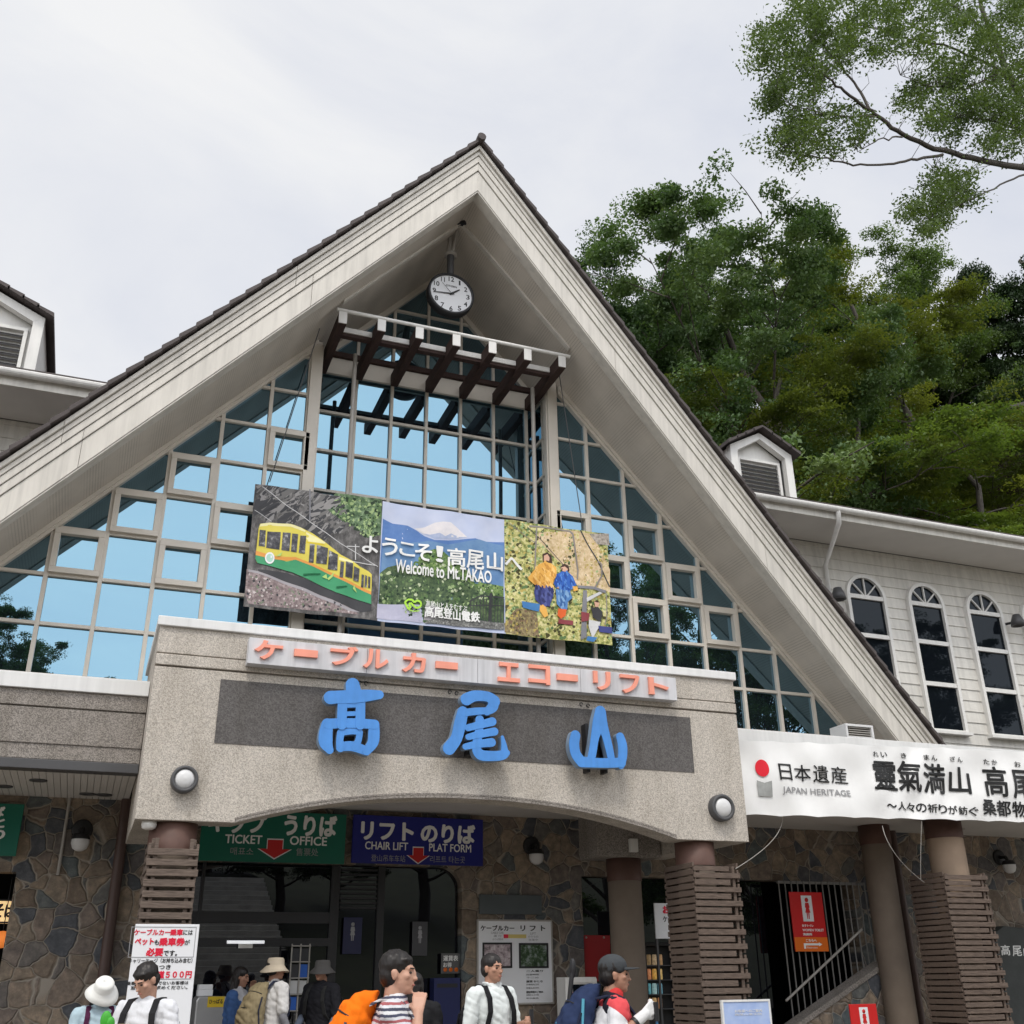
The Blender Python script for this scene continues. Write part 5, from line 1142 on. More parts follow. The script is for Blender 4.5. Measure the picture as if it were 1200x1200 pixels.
toilet_sign('toilet_sign', 'red toilet sign with an orange strip hung on the bar grille', 928.5, 967, 1045.5, 1115, 14.68)
o, x0, x1, z0 = toilet_sign('toilet_sign', 'lower red toilet sign standing in front of the stone parapet', 999, 1031, 1176.5, 1240, 13.6)
MB().box((x0+x1)/2-0.02, (x0+x1)/2+0.02, 13.621, 13.66, 0, z0+0.2).build('post', M['dkgrey'], o)
# standing information display
YD_ = 11.2
o, x0, x1, z0, z1 = sign_frame('display_stand', 'standing information panel with a pale blue landscape picture in a white frame', 'display', (850, 905, 1173, 1260), YD_, photo_mat('display_print', [(0.3, (0.22, 0.34, 0.66)), (0.7, (0.48, 0.58, 0.80))], 1.6, 4), 0.05, M['cap'])
t = MB(); t.use(M['white_sign']); t.textpx('お客様へのご案内', 861, 1184, 893, 1185, 3.5, YD_-0.004, bold=0.01, depth=0.002); t.textpx('高尾山薬王院', 861, 1188, 893, 1189, 2.6, YD_-0.004, depth=0.002); t.build('lettering', None, o)
t = MB(); c = at(877, 1205, YD_); t.prism([(c.x-0.28, c.z-.2), (c.x-0.1, c.z-.05), (c.x+0.05, c.z+0.01), (c.x+0.2, c.z-.08), (c.x+.28, c.z-.2)], YD_-0.003, YD_-0.001); t.build('printed_hill', pc('dark_hill', (0.05, 0.07, 0.10)), o)
for x in (x0+0.08, x1-0.12): MB().box(x, x+0.04, YD_+0.01, YD_+0.05, 0, z0).build('leg', M['cap'], o)
P0, P1 = at(1163, 1100, 14.6), at(1240, 1124, 14.6)
o = thing('slate_sign', 'dark slate slab with white mountain name lettering at the right edge', 'sign', ((P0.x+P1.x)/2, 14.6, 0)); MB().prism([(P0.x-0.05, 0), (P1.x, 0), (P1.x+0.02, P0.z+0.12), (P0.x+0.3, P0.z+0.2), (P0.x+0.02, P0.z+0.06)], 14.6, 14.78).build('slab', mat('slate', (0.045, 0.05, 0.048), 0.7, 0.2, 4, bmp=0.4, bscale=9), o, bevel=0.02)
t = MB(); t.use(M['letter_white'])
for i, ch in enumerate('高尾山'): t.textpx(ch, 1173+i*13, 1113+i*0.8, 1184+i*13, 1114+i*0.8, 12, 14.596, bold=0.01, shear=0.1)
t.build('lettering', None, o)
# lit shop at the left edge: paper lantern, signs
MW = mat('lit_paper', (0.95, 0.62, 0.30), 0.6, 0.15, 8, emit=0.75); ML = mat('lit_lantern', (0.9, 0.25, 0.05), 0.6, 0.1, 8, emit=0.55)
YQ = 15.4
sh = thing('lit_shop_sign', 'glowing cream shop panel with black letters inside the dark doorway at the left edge', 'sign', at(-5, 1067, YQ))
a = at(-40, 1067, YQ); b_ = at(17.5, 1067, YQ); za, zb2 = at(8, 1054, YQ).z, at(8, 1082, YQ).z; k = MB()
k.box(a.x, b_.x, YQ, YQ+0.05, zb2, za); k.build('panel', MW, sh); t = MB()
for i, ch in enumerate(('そ', 'ば')): t.textpx(ch, -6+i*12, 1067, 4+i*11, 1067, 15, YQ-0.004, bold=0.04)
rect_frame(t, a.x, b_.x, zb2, za, YQ-0.012, YQ-0.001, 0.02); t.build('lettering', M['letter_black'], sh)
c = at(2, 1101, YQ); k = MB(); k.ball(c, (0.13, 0.13, 0.1)); tag(k.build('paper_lantern', ML, org=c), 'small glowing orange paper lantern under the lit shop panel', 'lantern')
k = MB(); k.tube([c+Vector((0, 0, 0.09)), (c.x, c.y, 2.9)], 0.006, 5); tag(k.build('lantern_cord', M['black'], org=c), 'black cord holding the orange paper lantern', 'cord')
# ticket hall furniture: counter, brochure rack, carton, tube lamp
YT = 14.55
x0, x1 = at(229, 1180, YT).x, at(268, 1180, YT).x; zt2 = at(250, 1167, YT).z
tc_ = thing('ticket_gate', 'brushed metal ticket gate with a yellow sticker beside the slatted pillar', 'ticket gate', ((x0+x1)/2, YT, 0))
k = MB(); k.prism([(x0, 0), (x1, 0), (x1, zt2-0.01), (x0+0.03, zt2), (x0, zt2-0.05)], YT, YT+0.5); k.build('body', mat('brushed_metal', (0.40, 0.40, 0.40), 0.4, 0.08, 3, metal=0.6), tc_, bevel=0.02)
k = MB(); P = at(253, 1174, YT); k.box(P.x-0.10, P.x+0.10, YT-0.004, YT-0.001, P.z-0.06, P.z+0.06); k.build('sticker', mat('yellow_sticker', (0.60, 0.42, 0.02), 0.5, 0.1), tc_); t = MB(); t.text('ひっぱる', P.x-0.08, P.x+0.08, P.z-0.02, P.z+0.03, YT-0.006, bold=.02); t.build('lettering', M['letter_black'], tc_)
P = at(240, 1160, YT+0.2); k = MB(); k.use(M['white_sign']); k.box(P.x-0.09, P.x+0.09, YT+0.1, YT+0.3, zt2, zt2+0.07); k.box(P.x-0.085, P.x+0.085, YT+0.105, YT+0.295, zt2+0.071, zt2+0.13); tag(k.build('leaflet_box', None, bevel=0.004, org=(P.x, YT+0.2, zt2)), 'two small white leaflet boxes stacked on the ticket gate', 'box')
YR = 14.7; x0, x1 = at(341, 1130, YR).x, at(362, 1130, YR).x; zt2 = at(352, 1106, YR).z
rk = thing('brochure_rack', 'white wire rack of blue brochures inside the entrance', 'rack', ((x0+x1)/2, YR, 0)); k = MB()
for x in (x0, (x0+x1)/2, x1): k.box(x-0.008, x+0.008, YR, YR+0.02, 0, zt2)
for i in range(5): z = zt2-0.02-i*0.19; k.box(x0-0.008, x1+0.008, YR-0.03, YR+0.03, z-0.012, z)
k.build('wire_frame', M['pipe'], rk)
for i in range(4):
    for j in range(2):
        z = zt2-0.02-(i+1)*0.19; xx = x0+0.012+j*(x1-x0)/2
        MB().box(xx, xx+(x1-x0)/2-0.024, YR+0.021, YR+0.03, z+0.002, z+0.155).build('brochure', random.choice([PC['coatb'], PC['seat'], PC['dark'], PC['pale']]), rk)
P = at(288, 1104, 15.08); k = MB(); k.use(mat('lit_tube', (0.9, 0.92, 0.95), 0.4, 0.02, emit=0.6)); k.tube([(P.x-0.24, 15.075, P.z), (P.x+0.24, 15.075, P.z)], 0.02, 10); k.use(M['white']); k.box(P.x-0.09, P.x+0.09, 15.05, 15.098, P.z-0.075, P.z-0.022)
tag(k.build('tube_lamp', None, org=P), 'short white tube lamp fixed to the dark door rail of the ticket hall', 'lamp')
o, x0, x1, z0, z1 = sign_frame('fare_board', 'small grey fare board with pale lettering and orange dots by the chair lift door', 'notice', (517, 539, 1117, 1141), 15.06, mat('fare_grey', (0.10, 0.10, 0.10), 0.5, 0.1), 0.02)
t = MB(); t.use(M['letter_white']); t.text('運賃表', x0+0.03, x1-0.03, z1-0.10, z1-0.03, 15.057, bold=.02); t.text('お得', x0+0.03, x0+0.15, z1-0.18, z1-0.12, 15.057, bold=.02); t.use(M['sign_orange'])
for i in range(3): t.lathe([(0.028, 0), (0.028, 0.002), (0.001, 0.002)], (x0+0.06+i*0.08, 15.059, z0+0.05), '-y', 12)
t.build('lettering', None, o)
o, x0, x1, z0, z1 = sign_frame('blue_bin', 'dark blue collection box on the floor below the small fare board', 'box', (508, 539, 1146, 1245), 14.9, mat('navy_box', (0.010, 0.016, 0.085), 0.4, 0.1), 0.2)
MB().box(x0+0.04, x1-0.04, 14.894, 14.899, z1-0.12, z1-0.07).build('slot', M['black'], o)
for (l, r_, tp, bt, lab) in ((402, 424, 1075, 1118, 'dark blue restroom notice on the glass left of the chair lift door'), (483, 501, 1080, 1120, 'faint grey restroom notice with a figure on the chair lift glass')):
    dk = lab.startswith('dark'); o, x0, x1, z0, z1 = sign_frame('glass_notice', lab, 'notice', (l, r_, tp, bt), 15.08, mat('notice_navy' if dk else 'notice_grey', (0.006, 0.008, 0.05) if dk else (0.05, 0.05, 0.055), 0.4, 0.1), 0.01)
    t = MB(); t.use(M['letter_grey']); person_icon(t, (x0+x1)/2, (z0+z1)/2+0.05, (z1-z0)*0.5, 15.078); t.build('figure', None, o)
# ------------------------------------------------------------------ trees
def leafmat(name, c0, c1, c2, trans=0.35):
    m, t, b = newmat(name); t.nodes.remove(b)
    co = objcoord(t); f = noise(t, co, 0.55, 5, 0.7)
    c = ramp(t, f, [(0.30, c0), (0.5, c1), (0.68, c2)])
    oi = t.nodes.new('ShaderNodeObjectInfo'); k = ramp(t, oi.outputs['Random'], [(0.0, (0.75, 0.8, 0.8)), (1.0, (1.2, 1.15, 1.0))])
    c = mixc(t, 1.0, c, k, 'MULTIPLY')
    d = t.nodes.new('ShaderNodeBsdfDiffuse'); tr = t.nodes.new('ShaderNodeBsdfTranslucent'); gl = t.nodes.new('ShaderNodeBsdfGlossy')
    gl.inputs['Roughness'].default_value = 0.45; gl.inputs[0].default_value = (0.35, 0.38, 0.33, 1)
    t.links.new(c, d.inputs[0]); tc2 = mixc(t, 1.0, c, (1.3, 1.35, 0.7), 'MULTIPLY'); t.links.new(tc2, tr.inputs[0])
    m1 = t.nodes.new('ShaderNodeMixShader'); m1.inputs[0].default_value = trans; t.links.new(d.outputs[0], m1.inputs[1]); t.links.new(tr.outputs[0], m1.inputs[2])
    m2 = t.nodes.new('ShaderNodeMixShader'); m2.inputs[0].default_value = 0.10; t.links.new(m1.outputs[0], m2.inputs[1]); t.links.new(gl.outputs[0], m2.inputs[2])
    t.links.new(m2.outputs[0], t.nodes['Material Output'].inputs[0]); return m
LM = dict(
    broad=leafmat('broadleaf', (0.044, 0.092, 0.038), (0.086, 0.152, 0.058), (0.165, 0.235, 0.090)),
    maple=leafmat('maple_leaf', (0.068, 0.098, 0.018), (0.135, 0.170, 0.030), (0.225, 0.245, 0.05), 0.48),
    fresh=leafmat('fresh_leaf', (0.050, 0.090, 0.022), (0.10, 0.16, 0.036), (0.165, 0.23, 0.058), 0.48),
    ever=leafmat('evergreen_leaf', (0.016, 0.034, 0.014), (0.030, 0.058, 0.020), (0.055, 0.090, 0.028), 0.2),
    airy=leafmat('airy_leaf', (0.045, 0.075, 0.025), (0.085, 0.130, 0.040), (0.135, 0.190, 0.060), 0.4))
BARK = woodmat('bark', (0.030, 0.024, 0.019), (0.10, 0.085, 0.07), (6, 6, 1), 3)
def leaf_mesh(name, C, size, m, up=0.4, seed=1):
    r = np.random.default_rng(seed); n = len(C)
    nrm = r.normal(size=(n, 3)); nrm[:, 2] += up*3; nrm /= np.linalg.norm(nrm, axis=1)[:, None]
    a = r.normal(size=(n, 3)); a -= nrm*(a*nrm).sum(1)[:, None]; a /= np.linalg.norm(a, axis=1)[:, None]
    b = np.cross(nrm, a); s = size*r.uniform(0.6, 1.35, n)[:, None]
    V = np.empty((n, 4, 3)); V[:, 0] = C-a*s*0.5; V[:, 1] = C+b*s*0.27+nrm*s*0.05; V[:, 2] = C+a*s*0.5; V[:, 3] = C-b*s*0.27+nrm*s*0.05
    me = bpy.data.meshes.new(name); me.vertices.add(4*n); me.vertices.foreach_set('co', V.reshape(-1).astype(np.float32))
    me.loops.add(4*n); me.loops.foreach_set('vertex_index', np.arange(4*n, dtype=np.int32))
    me.polygons.add(n); me.polygons.foreach_set('loop_start', np.arange(0, 4*n, 4, dtype=np.int32)); me.polygons.foreach_set('loop_total', np.full(n, 4, np.int32))
    me.materials.append(m); me.update(); me.validate(); return me
def tree_proto(kind, seed, H=14.0, R=4.6, nclump=520, per=120, leaf=0.10):
    """returns (wood MB, leaf centres) of one tree standing at the origin"""
    r = np.random.default_rng(seed); w = MB(); tips = []
    tp = [Vector((0, 0, -1.5))]
    for i in range(1, 9): tp.append(Vector((r.normal()*0.10*i**0.7, r.normal()*0.10*i**0.7, H*0.86*i/8)))
    w.tube(tp, [0.26*(1-0.10*i) for i in range(9)], 9)
    nl = 26
    for i in range(nl):
        t = 0.16+0.80*(i+0.5)/nl; k = min(7, int(t*8*0.98)); p0 = tp[k].lerp(tp[k+1], min(1, t*8*0.98-k))
        az = i*2.39996+r.normal()*0.3
        if kind == 'maple': prof = (1.0-abs(t-0.45)**1.5*1.1)*0.95; rise = 0.10+0.25*t
        elif kind == 'ever': prof = (1.05-t)*0.62+0.20*r.random(); rise = 0.35+0.5*t
        else: prof = math.sqrt(max(0.05, 1-((t-0.55)/0.52)**2)); rise = 0.35+0.75*t
        ln = R*prof*r.uniform(0.72, 1.12); d = Vector((math.cos(az), math.sin(az), rise)).normalized()
        pts = [p0]; q = p0.copy(); dd = d.copy()
        for j in range(5):
            dd = (dd+Vector((r.normal()*0.16, r.normal()*0.16, r.normal()*0.10+(0.03 if kind != 'maple' else -0.05)))).normalized(); q = q+dd*ln/5; pts.append(q.copy())
        r0 = 0.09*(1.15-t); w.tube(pts, [r0*(1-0.16*j) for j in range(6)], 6, cap=False)
        for j in range(9):
            f = 0.28+0.72*(j+r.random())/9; kk = min(4, int(f*5)); b0 = pts[kk].lerp(pts[kk+1], f*5-kk if f < 1 else 1)
            a2 = az+(1 if j % 2 else -1)*r.uniform(0.4, 1.3); l2 = ln*r.uniform(0.22, 0.48)*(1.25-0.6*f)
            d2 = Vector((math.cos(a2), math.sin(a2), rise*0.6+r.normal()*0.25)).normalized(); e2 = b0+d2*l2; m2 = b0.lerp(e2, 0.5)+Vector((0, 0, 0.06))
            w.tube([b0, m2, e2], [r0*0.42, r0*0.28, r0*0.12], 4, cap=False)
            for q in range(6):
                f2 = 0.30+0.70*(q+r.random())/6; b2 = b0.lerp(e2, f2); a3 = a2+(1 if q % 2 else -1)*r.uniform(0.3, 1.4)
                e3 = b2+Vector((math.cos(a3), math.sin(a3), rise*0.5+r.normal()*0.3)).normalized()*r.uniform(0.15, 0.55)*(0.6 if q == 5 else 1); tips.append((e3, d2))
    tips = [t for t in tips]
    idx = r.choice(len(tips), nclump, replace=nclump > len(tips)); C = []
    for i in idx:
        p, d = tips[i]
        n = int(per*r.uniform(0.4, 1.5)); sx, sz = {'maple': (0.46, 0.05), 'ever': (0.30, 0.20)}.get(kind, (0.34, 0.15))
        k = r.uniform(0.7, 1.3); c = np.array(p)
        tilt = r.normal(size=2)*0.18
        g_ = r.normal(size=(n, 3)); g_ *= (r.random((n, 1))**0.45)/np.linalg.norm(g_, axis=1)[:, None]; g_ *= np.array([sx*k, sx*k, sz*k]); g_[:, 2] += g_[:, 0]*tilt[0]+g_[:, 1]*tilt[1]-(0.10*(g_[:, 0]**2+g_[:, 1]**2) if kind == 'maple' else 0)
        C.append(g_+c)
    return w, np.concatenate(C)
PROTO = {}
def proto(kind, variant, m, **kw):
    w, C = tree_proto(kind, 100+variant*7+len(kind), **kw)
    me = leaf_mesh(kind+'_leaves', C, kw.get('leaf', 0.10), LM[m], 0.75 if kind == 'maple' else 0.35, variant)
    wo_ = w.build('trunk', BARK); wm = wo_.data; bpy.data.objects.remove(wo_)
    PROTO[(kind, variant)] = (wm, me, float(C[:, 2].max()))
proto('broad', 0, 'broad', nclump=1500, per=170, leaf=0.078); proto('broad', 1, 'fresh', nclump=1300, per=170, leaf=0.078, R=4.2)
proto('maple', 0, 'maple', nclump=1000, per=150, leaf=0.080, R=5.0); proto('maple', 1, 'fresh', nclump=1000, per=150, leaf=0.080, R=4.8)
proto('ever', 0, 'ever', nclump=1200, per=120, leaf=0.090, R=4.2)
def plant(name, kind, variant, px, py, Y, label, group, base=None, rot=0.0, wide=1.0, ytop=None):
    """a tree whose top shows at pixel (px, py) when it stands at depth Y"""
    P = at(px, py, ytop or Y); gz = base if base is not None else hill_h(P.x, Y)-0.3
    s = (P.z-gz)/PROTO[(kind, variant)][2]
    o = thing(name, label, 'tree', (P.x, Y, gz), group); o.scale = (s*wide, s*wide, s); o.rotation_euler = (0, 0, rot)
    for nm, me in (('trunk', PROTO[(kind, variant)][0]), ('crown', PROTO[(kind, variant)][1])):
        c = bpy.data.objects.new(nm, me); COL.objects.link(c); c.parent = o
    return o
GT = 'trees on the slope behind the station'
for a in (
    ('broadleaf_tree', 'broad', 0, 838, 272, 28, 'tall dense green tree nearest the gable roof, with the highest crown on the slope', 0.4, 0.95),
    ('broadleaf_tree', 'broad', 0, 735, 312, 32, 'green tree peeping out just above the right slope of the gable roof', 2.4, 0.9),
    ('broadleaf_tree', 'broad', 1, 905, 322, 36, 'mid green tree in the dip between the highest crown and the yellowish one', 1.2, 0.8),
    ('broadleaf_tree', 'broad', 1, 1020, 308, 36, 'bright green rounded tree behind the yellowish maple', 3.9, 0.85),
    ('maple_tree', 'maple', 0, 1000, 335, 29, 'yellowish green maple with layered sprays in the middle of the slope', 0.2, 0.72),
    ('maple_tree', 'maple', 0, 895, 425, 25.5, 'yellow green maple rising just left above the dormer', 2.0, 0.8),
    ('maple_tree', 'maple', 1, 1010, 485, 25, 'fresh green layered maple above and right of the dormer', 4.1, 0.95),
    ('maple_tree', 'maple', 0, 1110, 490, 25.5, 'low yellow green maple above the wing gutter near the right edge', 5.3, 0.9),
    ('maple_tree', 'maple', 1, 1195, 510, 26.5, 'fresh green maple at the right edge above the wing gutter', 1.0, 0.9),
    ('evergreen_tree', 'ever', 0, 1143, 315, 33, 'dark evergreen with an open crown against the sky near the right edge', 0.7, 0.62),
    ('evergreen_tree', 'ever', 0, 1212, 290, 31, 'dark evergreen cut off by the right edge under the overhanging branch', 2.7, 0.75),
    ('evergreen_tree', 'ever', 0, 1085, 385, 36, 'dark evergreen filling the gap behind the yellowish maple', 4.4, 0.9),
    ('evergreen_tree', 'ever', 0, 800, 350, 38, 'dark evergreen deep behind the highest crown', 1.9, 1.0),
    ('evergreen_tree', 'ever', 0, 960, 360, 40, 'dark evergreen deep behind the maples in the middle', 3.2, 1.0),
    ('broadleaf_tree', 'broad', 0, 1180, 400, 34, 'dense green tree in the shade behind the right edge maples', 5.0, 0.9),
    ('broadleaf_tree', 'broad', 0, 870, 470, 33, 'dense green tree in the shade behind the dormer', 0.9, 1.0),
): plant(*a[:6], a[6], GT, rot=a[7], wide=a[8])
# undergrowth on the slope
r = np.random.default_rng(5); ug = []
for i in range(420):
    x = r.uniform(8, 46); y = r.uniform(23.2, 44); h = hill_h(x, y)
    ug.append(np.array([x, y, h+0.4])+r.normal(size=(75, 3))*np.array([0.7, 0.7, 0.45]))
o = bpy.data.objects.new('undergrowth', leaf_mesh('undergrowth', np.concatenate(ug), 0.22, LM['ever'], 0.5, 3)); COL.objects.link(o); tag(o, kind='stuff')

# the tree whose branch reaches in at the upper right
YO = 19.0
w = MB(); r = np.random.default_rng(11)
def lp(pts, y0=YO): return [at(x, y, y0+dy) for x, y, dy in pts]
root = Vector((at(1300, 300, YO).x+3.0, 24.0, 0.0))
fork = at(1290, 260, YO+2.5)
w.tube([root+Vector((0, 0, -0.5)), root+Vector((0.1, -0.2, 9)), root.lerp(fork, 0.55)+Vector((0, 0, 4)), fork], [0.48, 0.38, 0.30, 0.22], 10)
limbs = [([(1290, 260, 2.5), (1245, 208, 1.2), (1200, 196, 0.6), (1150, 189, 0.3), (1095, 174, 0), (1050, 154, 0), (1020, 130, 0), (990, 108, -0.2), (965, 88, -0.3), (945, 72, -0.3)], 0.135, 0.018),
         ([(1105, 181, 0), (1075, 187, 0), (1040, 193, 0.2), (1000, 193, 0.2), (970, 187, 0.2), (935, 180, 0.1), (915, 172, 0)], 0.05, 0.012),
         ([(1020, 130, 0), (1000, 96, 0.3), (980, 70, 0.5), (955, 40, 0.6)], 0.05, 0.015), ([(1024, 136, 0), (990, 136, -.4), (950, 130, -.5), (915, 118, -.6)], 0.035, 0.01), ([(1055, 160, 0), (1030, 163, -.3), (1005, 178, -.3)], 0.03, 0.01),
         ([(1290, 260, 2.5), (1235, 160, 1.5), (1195, 115, 1.0), (1170, 60, 0.7), (1150, 10, 0.5), (1140, -60, 0.5)], 0.16, 0.05), ([(1185, 95, 0.9), (1150, 70, 1.4), (1105, 52, 1.6), (1060, 45, 1.6), (1020, 32, 1.6), (985, 10, 1.6)], 0.06, 0.012),
         ([(1180, 80, .8), (1130, 105, .3), (1085, 100, 0), (1055, 88, -.2)], 0.04, 0.01), ([(1240, 170, 1.5), (1190, 150, .4), (1150, 138, .2), (1110, 140, 0)], 0.04, 0.01), ([(1245, 208, 1.2), (1200, 205, .4), (1165, 220, .2), (1130, 238, 0), (1095, 250, 0)], 0.045, 0.01),
         ([(1160, 40, .6), (1120, 10, .4), (1080, -20, .2), (1040, -40, .2)], 0.05, 0.015)]
lpts = []
for pts, r0, r1 in limbs:
    P = lp(pts); D = []
    for i in range(len(P)-1):
        for j in range(5): D.append(P[i].lerp(P[i+1], j/5)+Vector((r.normal(), r.normal(), r.normal()))*0.02)
    D.append(P[-1]); w.tube(D, [r0+(r1-r0)*i/(len(D)-1) for i in range(len(D))], 7, cap=False); lpts += D
LA = np.array([p[:] for p in lpts])
def inside(x, y, poly):
    c = False
    for i in range(len(poly)):
        (xa, ya), (xb, yb) = poly[i], poly[i-1]
        if (ya > y) != (yb > y) and x < (xb-xa)*(y-ya)/(yb-ya)+xa: c = not c
    return c
regs = [([(100, 200), (180, 60), (280, -40), (700, -60), (730, 190), (560, 240), (430, 290), (390, 420), (600, 470), (560, 560), (330, 690), (210, 640), (90, 600), (130, 520), (230, 520), (160, 440), (140, 300)], 330),
        ([(700, -60), (1300, -60), (1300, 640), (1060, 600), (830, 520), (690, 430), (760, 270), (720, 180)], 420), ([(690, 820), (830, 700), (1000, 690), (1040, 760), (960, 880), (800, 940)], 75)]
C = []
for poly, n in regs:
    k = 0
    while k < n:
        x, y = r.uniform(60, 1320), r.uniform(-80, 960)
        if not inside(x, y, poly): continue
        nv = math.sin(x*0.021+1.3)*math.sin(y*0.027+0.4)+0.6*math.sin(x*0.045+y*0.03)
        if nv < -0.25 and r.random() < 0.8: continue
        k += 1; p = np.array(at(850+x/3.4286, y/3.4286, YO+r.normal()*0.9)[:])
        q = LA[np.argmin(((LA-p)**2).sum(1))]; mid = (p+q)/2+r.normal(size=3)*0.06
        if np.linalg.norm(p-q) < 1.5: w.tube([tuple(q), tuple((q*2+p)/3+r.normal(size=3)*0.07), tuple((q+2*p)/3+r.normal(size=3)*0.09), tuple(p)], [0.010, 0.008, 0.006, 0.003], 4, cap=False)
        m_ = int(75*r.uniform(0.4, 1.6)); d = (p-q)/(np.linalg.norm(p-q)+1e-6)
        tt = r.normal(size=(m_, 1))*0.24; C.append(p+d*tt+r.normal(size=(m_, 3))*np.array([0.17, 0.17, 0.045]))
ot = thing('overhanging_tree', 'airy tree reaching in from the right with a long bare branch across the sky', 'tree', root)
w.build('trunk', BARK, ot)
cr_ = bpy.data.objects.new('crown', leaf_mesh('overhanging_leaves', np.concatenate(C)-np.array(root[:]), 0.112, LM['airy'], 0.3, 9)); COL.objects.link(cr_); cr_.parent = ot
# trees across the plaza, behind the photographer (the windows mirror them)
GB = 'trees across the plaza mirrored in the windows'
for (kd, v, px, py, Y, rot, wd) in (('broad', 0, 15, 712, -12, 0.3, 0.8), ('ever', 0, -90, 640, -14, 1.3, 1.0), ('broad', 0, 705, 652, -13, 2.0, 0.8), ('broad', 1, 800, 625, -15, 3.0, 0.9), ('broad', 0, 905, 690, -13, 4.0, 0.9), ('ever', 0, 1010, 740, -12, 5.0, 1.0), ('broad', 0, 1120, 700, -14, 0.7, 1.0)):
    P = at(px, py, 2*YG-Y)
    o = plant('plaza_tree', kd, v, px, py, Y, 'leafy tree across the plaza, seen only as a reflection in the gable glass', GB, base=0.0, rot=rot, wide=wd, ytop=2*YG-Y)
    o.location.x = P.x
for i, x in enumerate((-14, -9, -5, -1, 3, 7, 11, 15, 20)):  # added row, out of view: blocks the sky the door glass would mirror
    o = thing('plaza_tree', 'added dark tree above the stone steps, hiding bright sky from the door glass', 'tree', (x, -37-(i % 2)*3, 5.0), GB); s = 0.95+0.12*(i % 3); o.scale = (s*1.3, s*1.3, s)
    for nm, me in (('trunk', PROTO[('ever', 0)][0]), ('crown', PROTO[('ever', 0)][1])):
        c = bpy.data.objects.new(nm, me); COL.objects.link(c); c.parent = o
# dark shrine-like house roof half hidden in the trees at the right edge
P = at(1192, 492, 27); hs = thing('hillside_house', 'dark roofed wooden house half hidden among the trees at the right edge', 'house', (P.x+1.6, 28.5, hill_h(P.x, 28.5)))
k = MB(); k.prism([(P.x-0.9, P.z+0.05), (P.x+2.6, P.z+1.15), (P.x+6, P.z+0.05), (P.x+6, P.z+0.25), (P.x+2.6, P.z+1.4), (P.x-0.9, P.z+0.22)], 26.4, 31); k.build('roof', M['tile'], hs)
k = MB(); k.box(P.x+0.1, P.x+5, 27.1, 30.5, hill_h(P.x, 27)-1, P.z+0.1); k.build('wall', M['wood_dark'], hs)
k = MB(); k.box(P.x+0.25, P.x+0.95, 27.07, 27.098, P.z-0.62, P.z-0.1); k.build('window', mat('pale_pane', (0.45, 0.47, 0.5), 0.3, 0.05), hs)
# ------------------------------------------------------------------ people
pv = MB(); pv.box(-30, 30, 8.2, YS+4.3, -0.3, 0.2); tag(pv.build('pavement', M['plaza'], bevel=0.02), kind='structure')
GZ = 0.2
def remesh(mb, name, m, parent, voxel=0.007, smooth=2, fold=0.0, ff=(9, 9, 16)):
    me = bpy.data.meshes.new(name); me.from_pydata([tuple(v) for v in mb.v], [], mb.f)
    o = bpy.data.objects.new(name, me); COL.objects.link(o)
    a = o.modifiers.new('r', 'REMESH'); a.mode = 'VOXEL'; a.voxel_size = voxel; a.use_smooth_shade = True
    if smooth: b = o.modifiers.new('s', 'SMOOTH'); b.factor = 0.5; b.iterations = smooth
    nm = bpy.data.meshes.new_from_object(o.evaluated_get(bpy.context.evaluated_depsgraph_get()))
    bpy.data.objects.remove(o); bpy.data.meshes.remove(me); nm.name = name
    co = np.empty(len(nm.vertices)*3, np.float32); nm.vertices.foreach_get('co', co); off = np.array(WL[parent.name]) if parent else np.zeros(3)
    if fold:
        nn = np.empty(len(nm.vertices)*3, np.float32); nm.vertices.foreach_get('normal', nn); q3 = co.reshape(-1, 3)
        dsp = np.array([abs(mnoise.noise((x*ff[0]+z*7, y*ff[1]-z*5, z*ff[2]+x*4)))*1.4-0.45+0.5*mnoise.noise((x*31, y*31, z*24)) for x, y, z in q3.tolist()], np.float32)
        co = (q3+nn.reshape(-1, 3)*dsp[:, None]*fold).reshape(-1)
    nm.vertices.foreach_set('co', (co.reshape(-1, 3)-off).reshape(-1).astype(np.float32)); nm.materials.clear(); nm.materials.append(m); nm.update()
    nm.polygons.foreach_set('use_smooth', [True]*len(nm.polygons))
    o = bpy.data.objects.new(name, nm); COL.objects.link(o); o.parent = parent; WL[o.name] = tuple(off); return o
def cap(mb, a, b, ra, rb, n=12):
    """closed tapered capsule"""
    a, b = Vector(a), Vector(b); d = (b-a); L_ = d.length; d = d.normalized() if L_ > 1e-6 else Vector((0, 0, 1))
    pts, rs = [], []
    for t in (-1, -0.85, -0.5, 0): pts.append(a+d*ra*t); rs.append(max(ra*math.sqrt(max(0, 1-t*t)), 0.0006))
    for t in (0.25, 0.5, 0.75): pts.append(a.lerp(b, t)); rs.append(ra+(rb-ra)*t)
    for t in (0, 0.5, 0.85, 1): pts.append(b+d*rb*t); rs.append(max(rb*math.sqrt(max(0, 1-t*t)), 0.0006))
    mb.tube(pts, rs, n); return mb
def ell(mb, c, r, ax=None, n=16):
    """ellipsoid; ax: three axes as columns"""
    k = MB().ball((0, 0, 0), r, n, 10); c = Vector(c)
    vs = [c+((ax[0]*v[0]+ax[1]*v[1]+ax[2]*v[2]) if ax else Vector(v)) for v in k.v]; mb.add(vs, k.f, True); return mb
SKIN = mat('skin', (0.52, 0.30, 0.215), 0.5, 0.06, 20, spec=0.35); SKIN2 = mat('tanned_skin', (0.40, 0.215, 0.145), 0.5, 0.06, 20, spec=0.35)
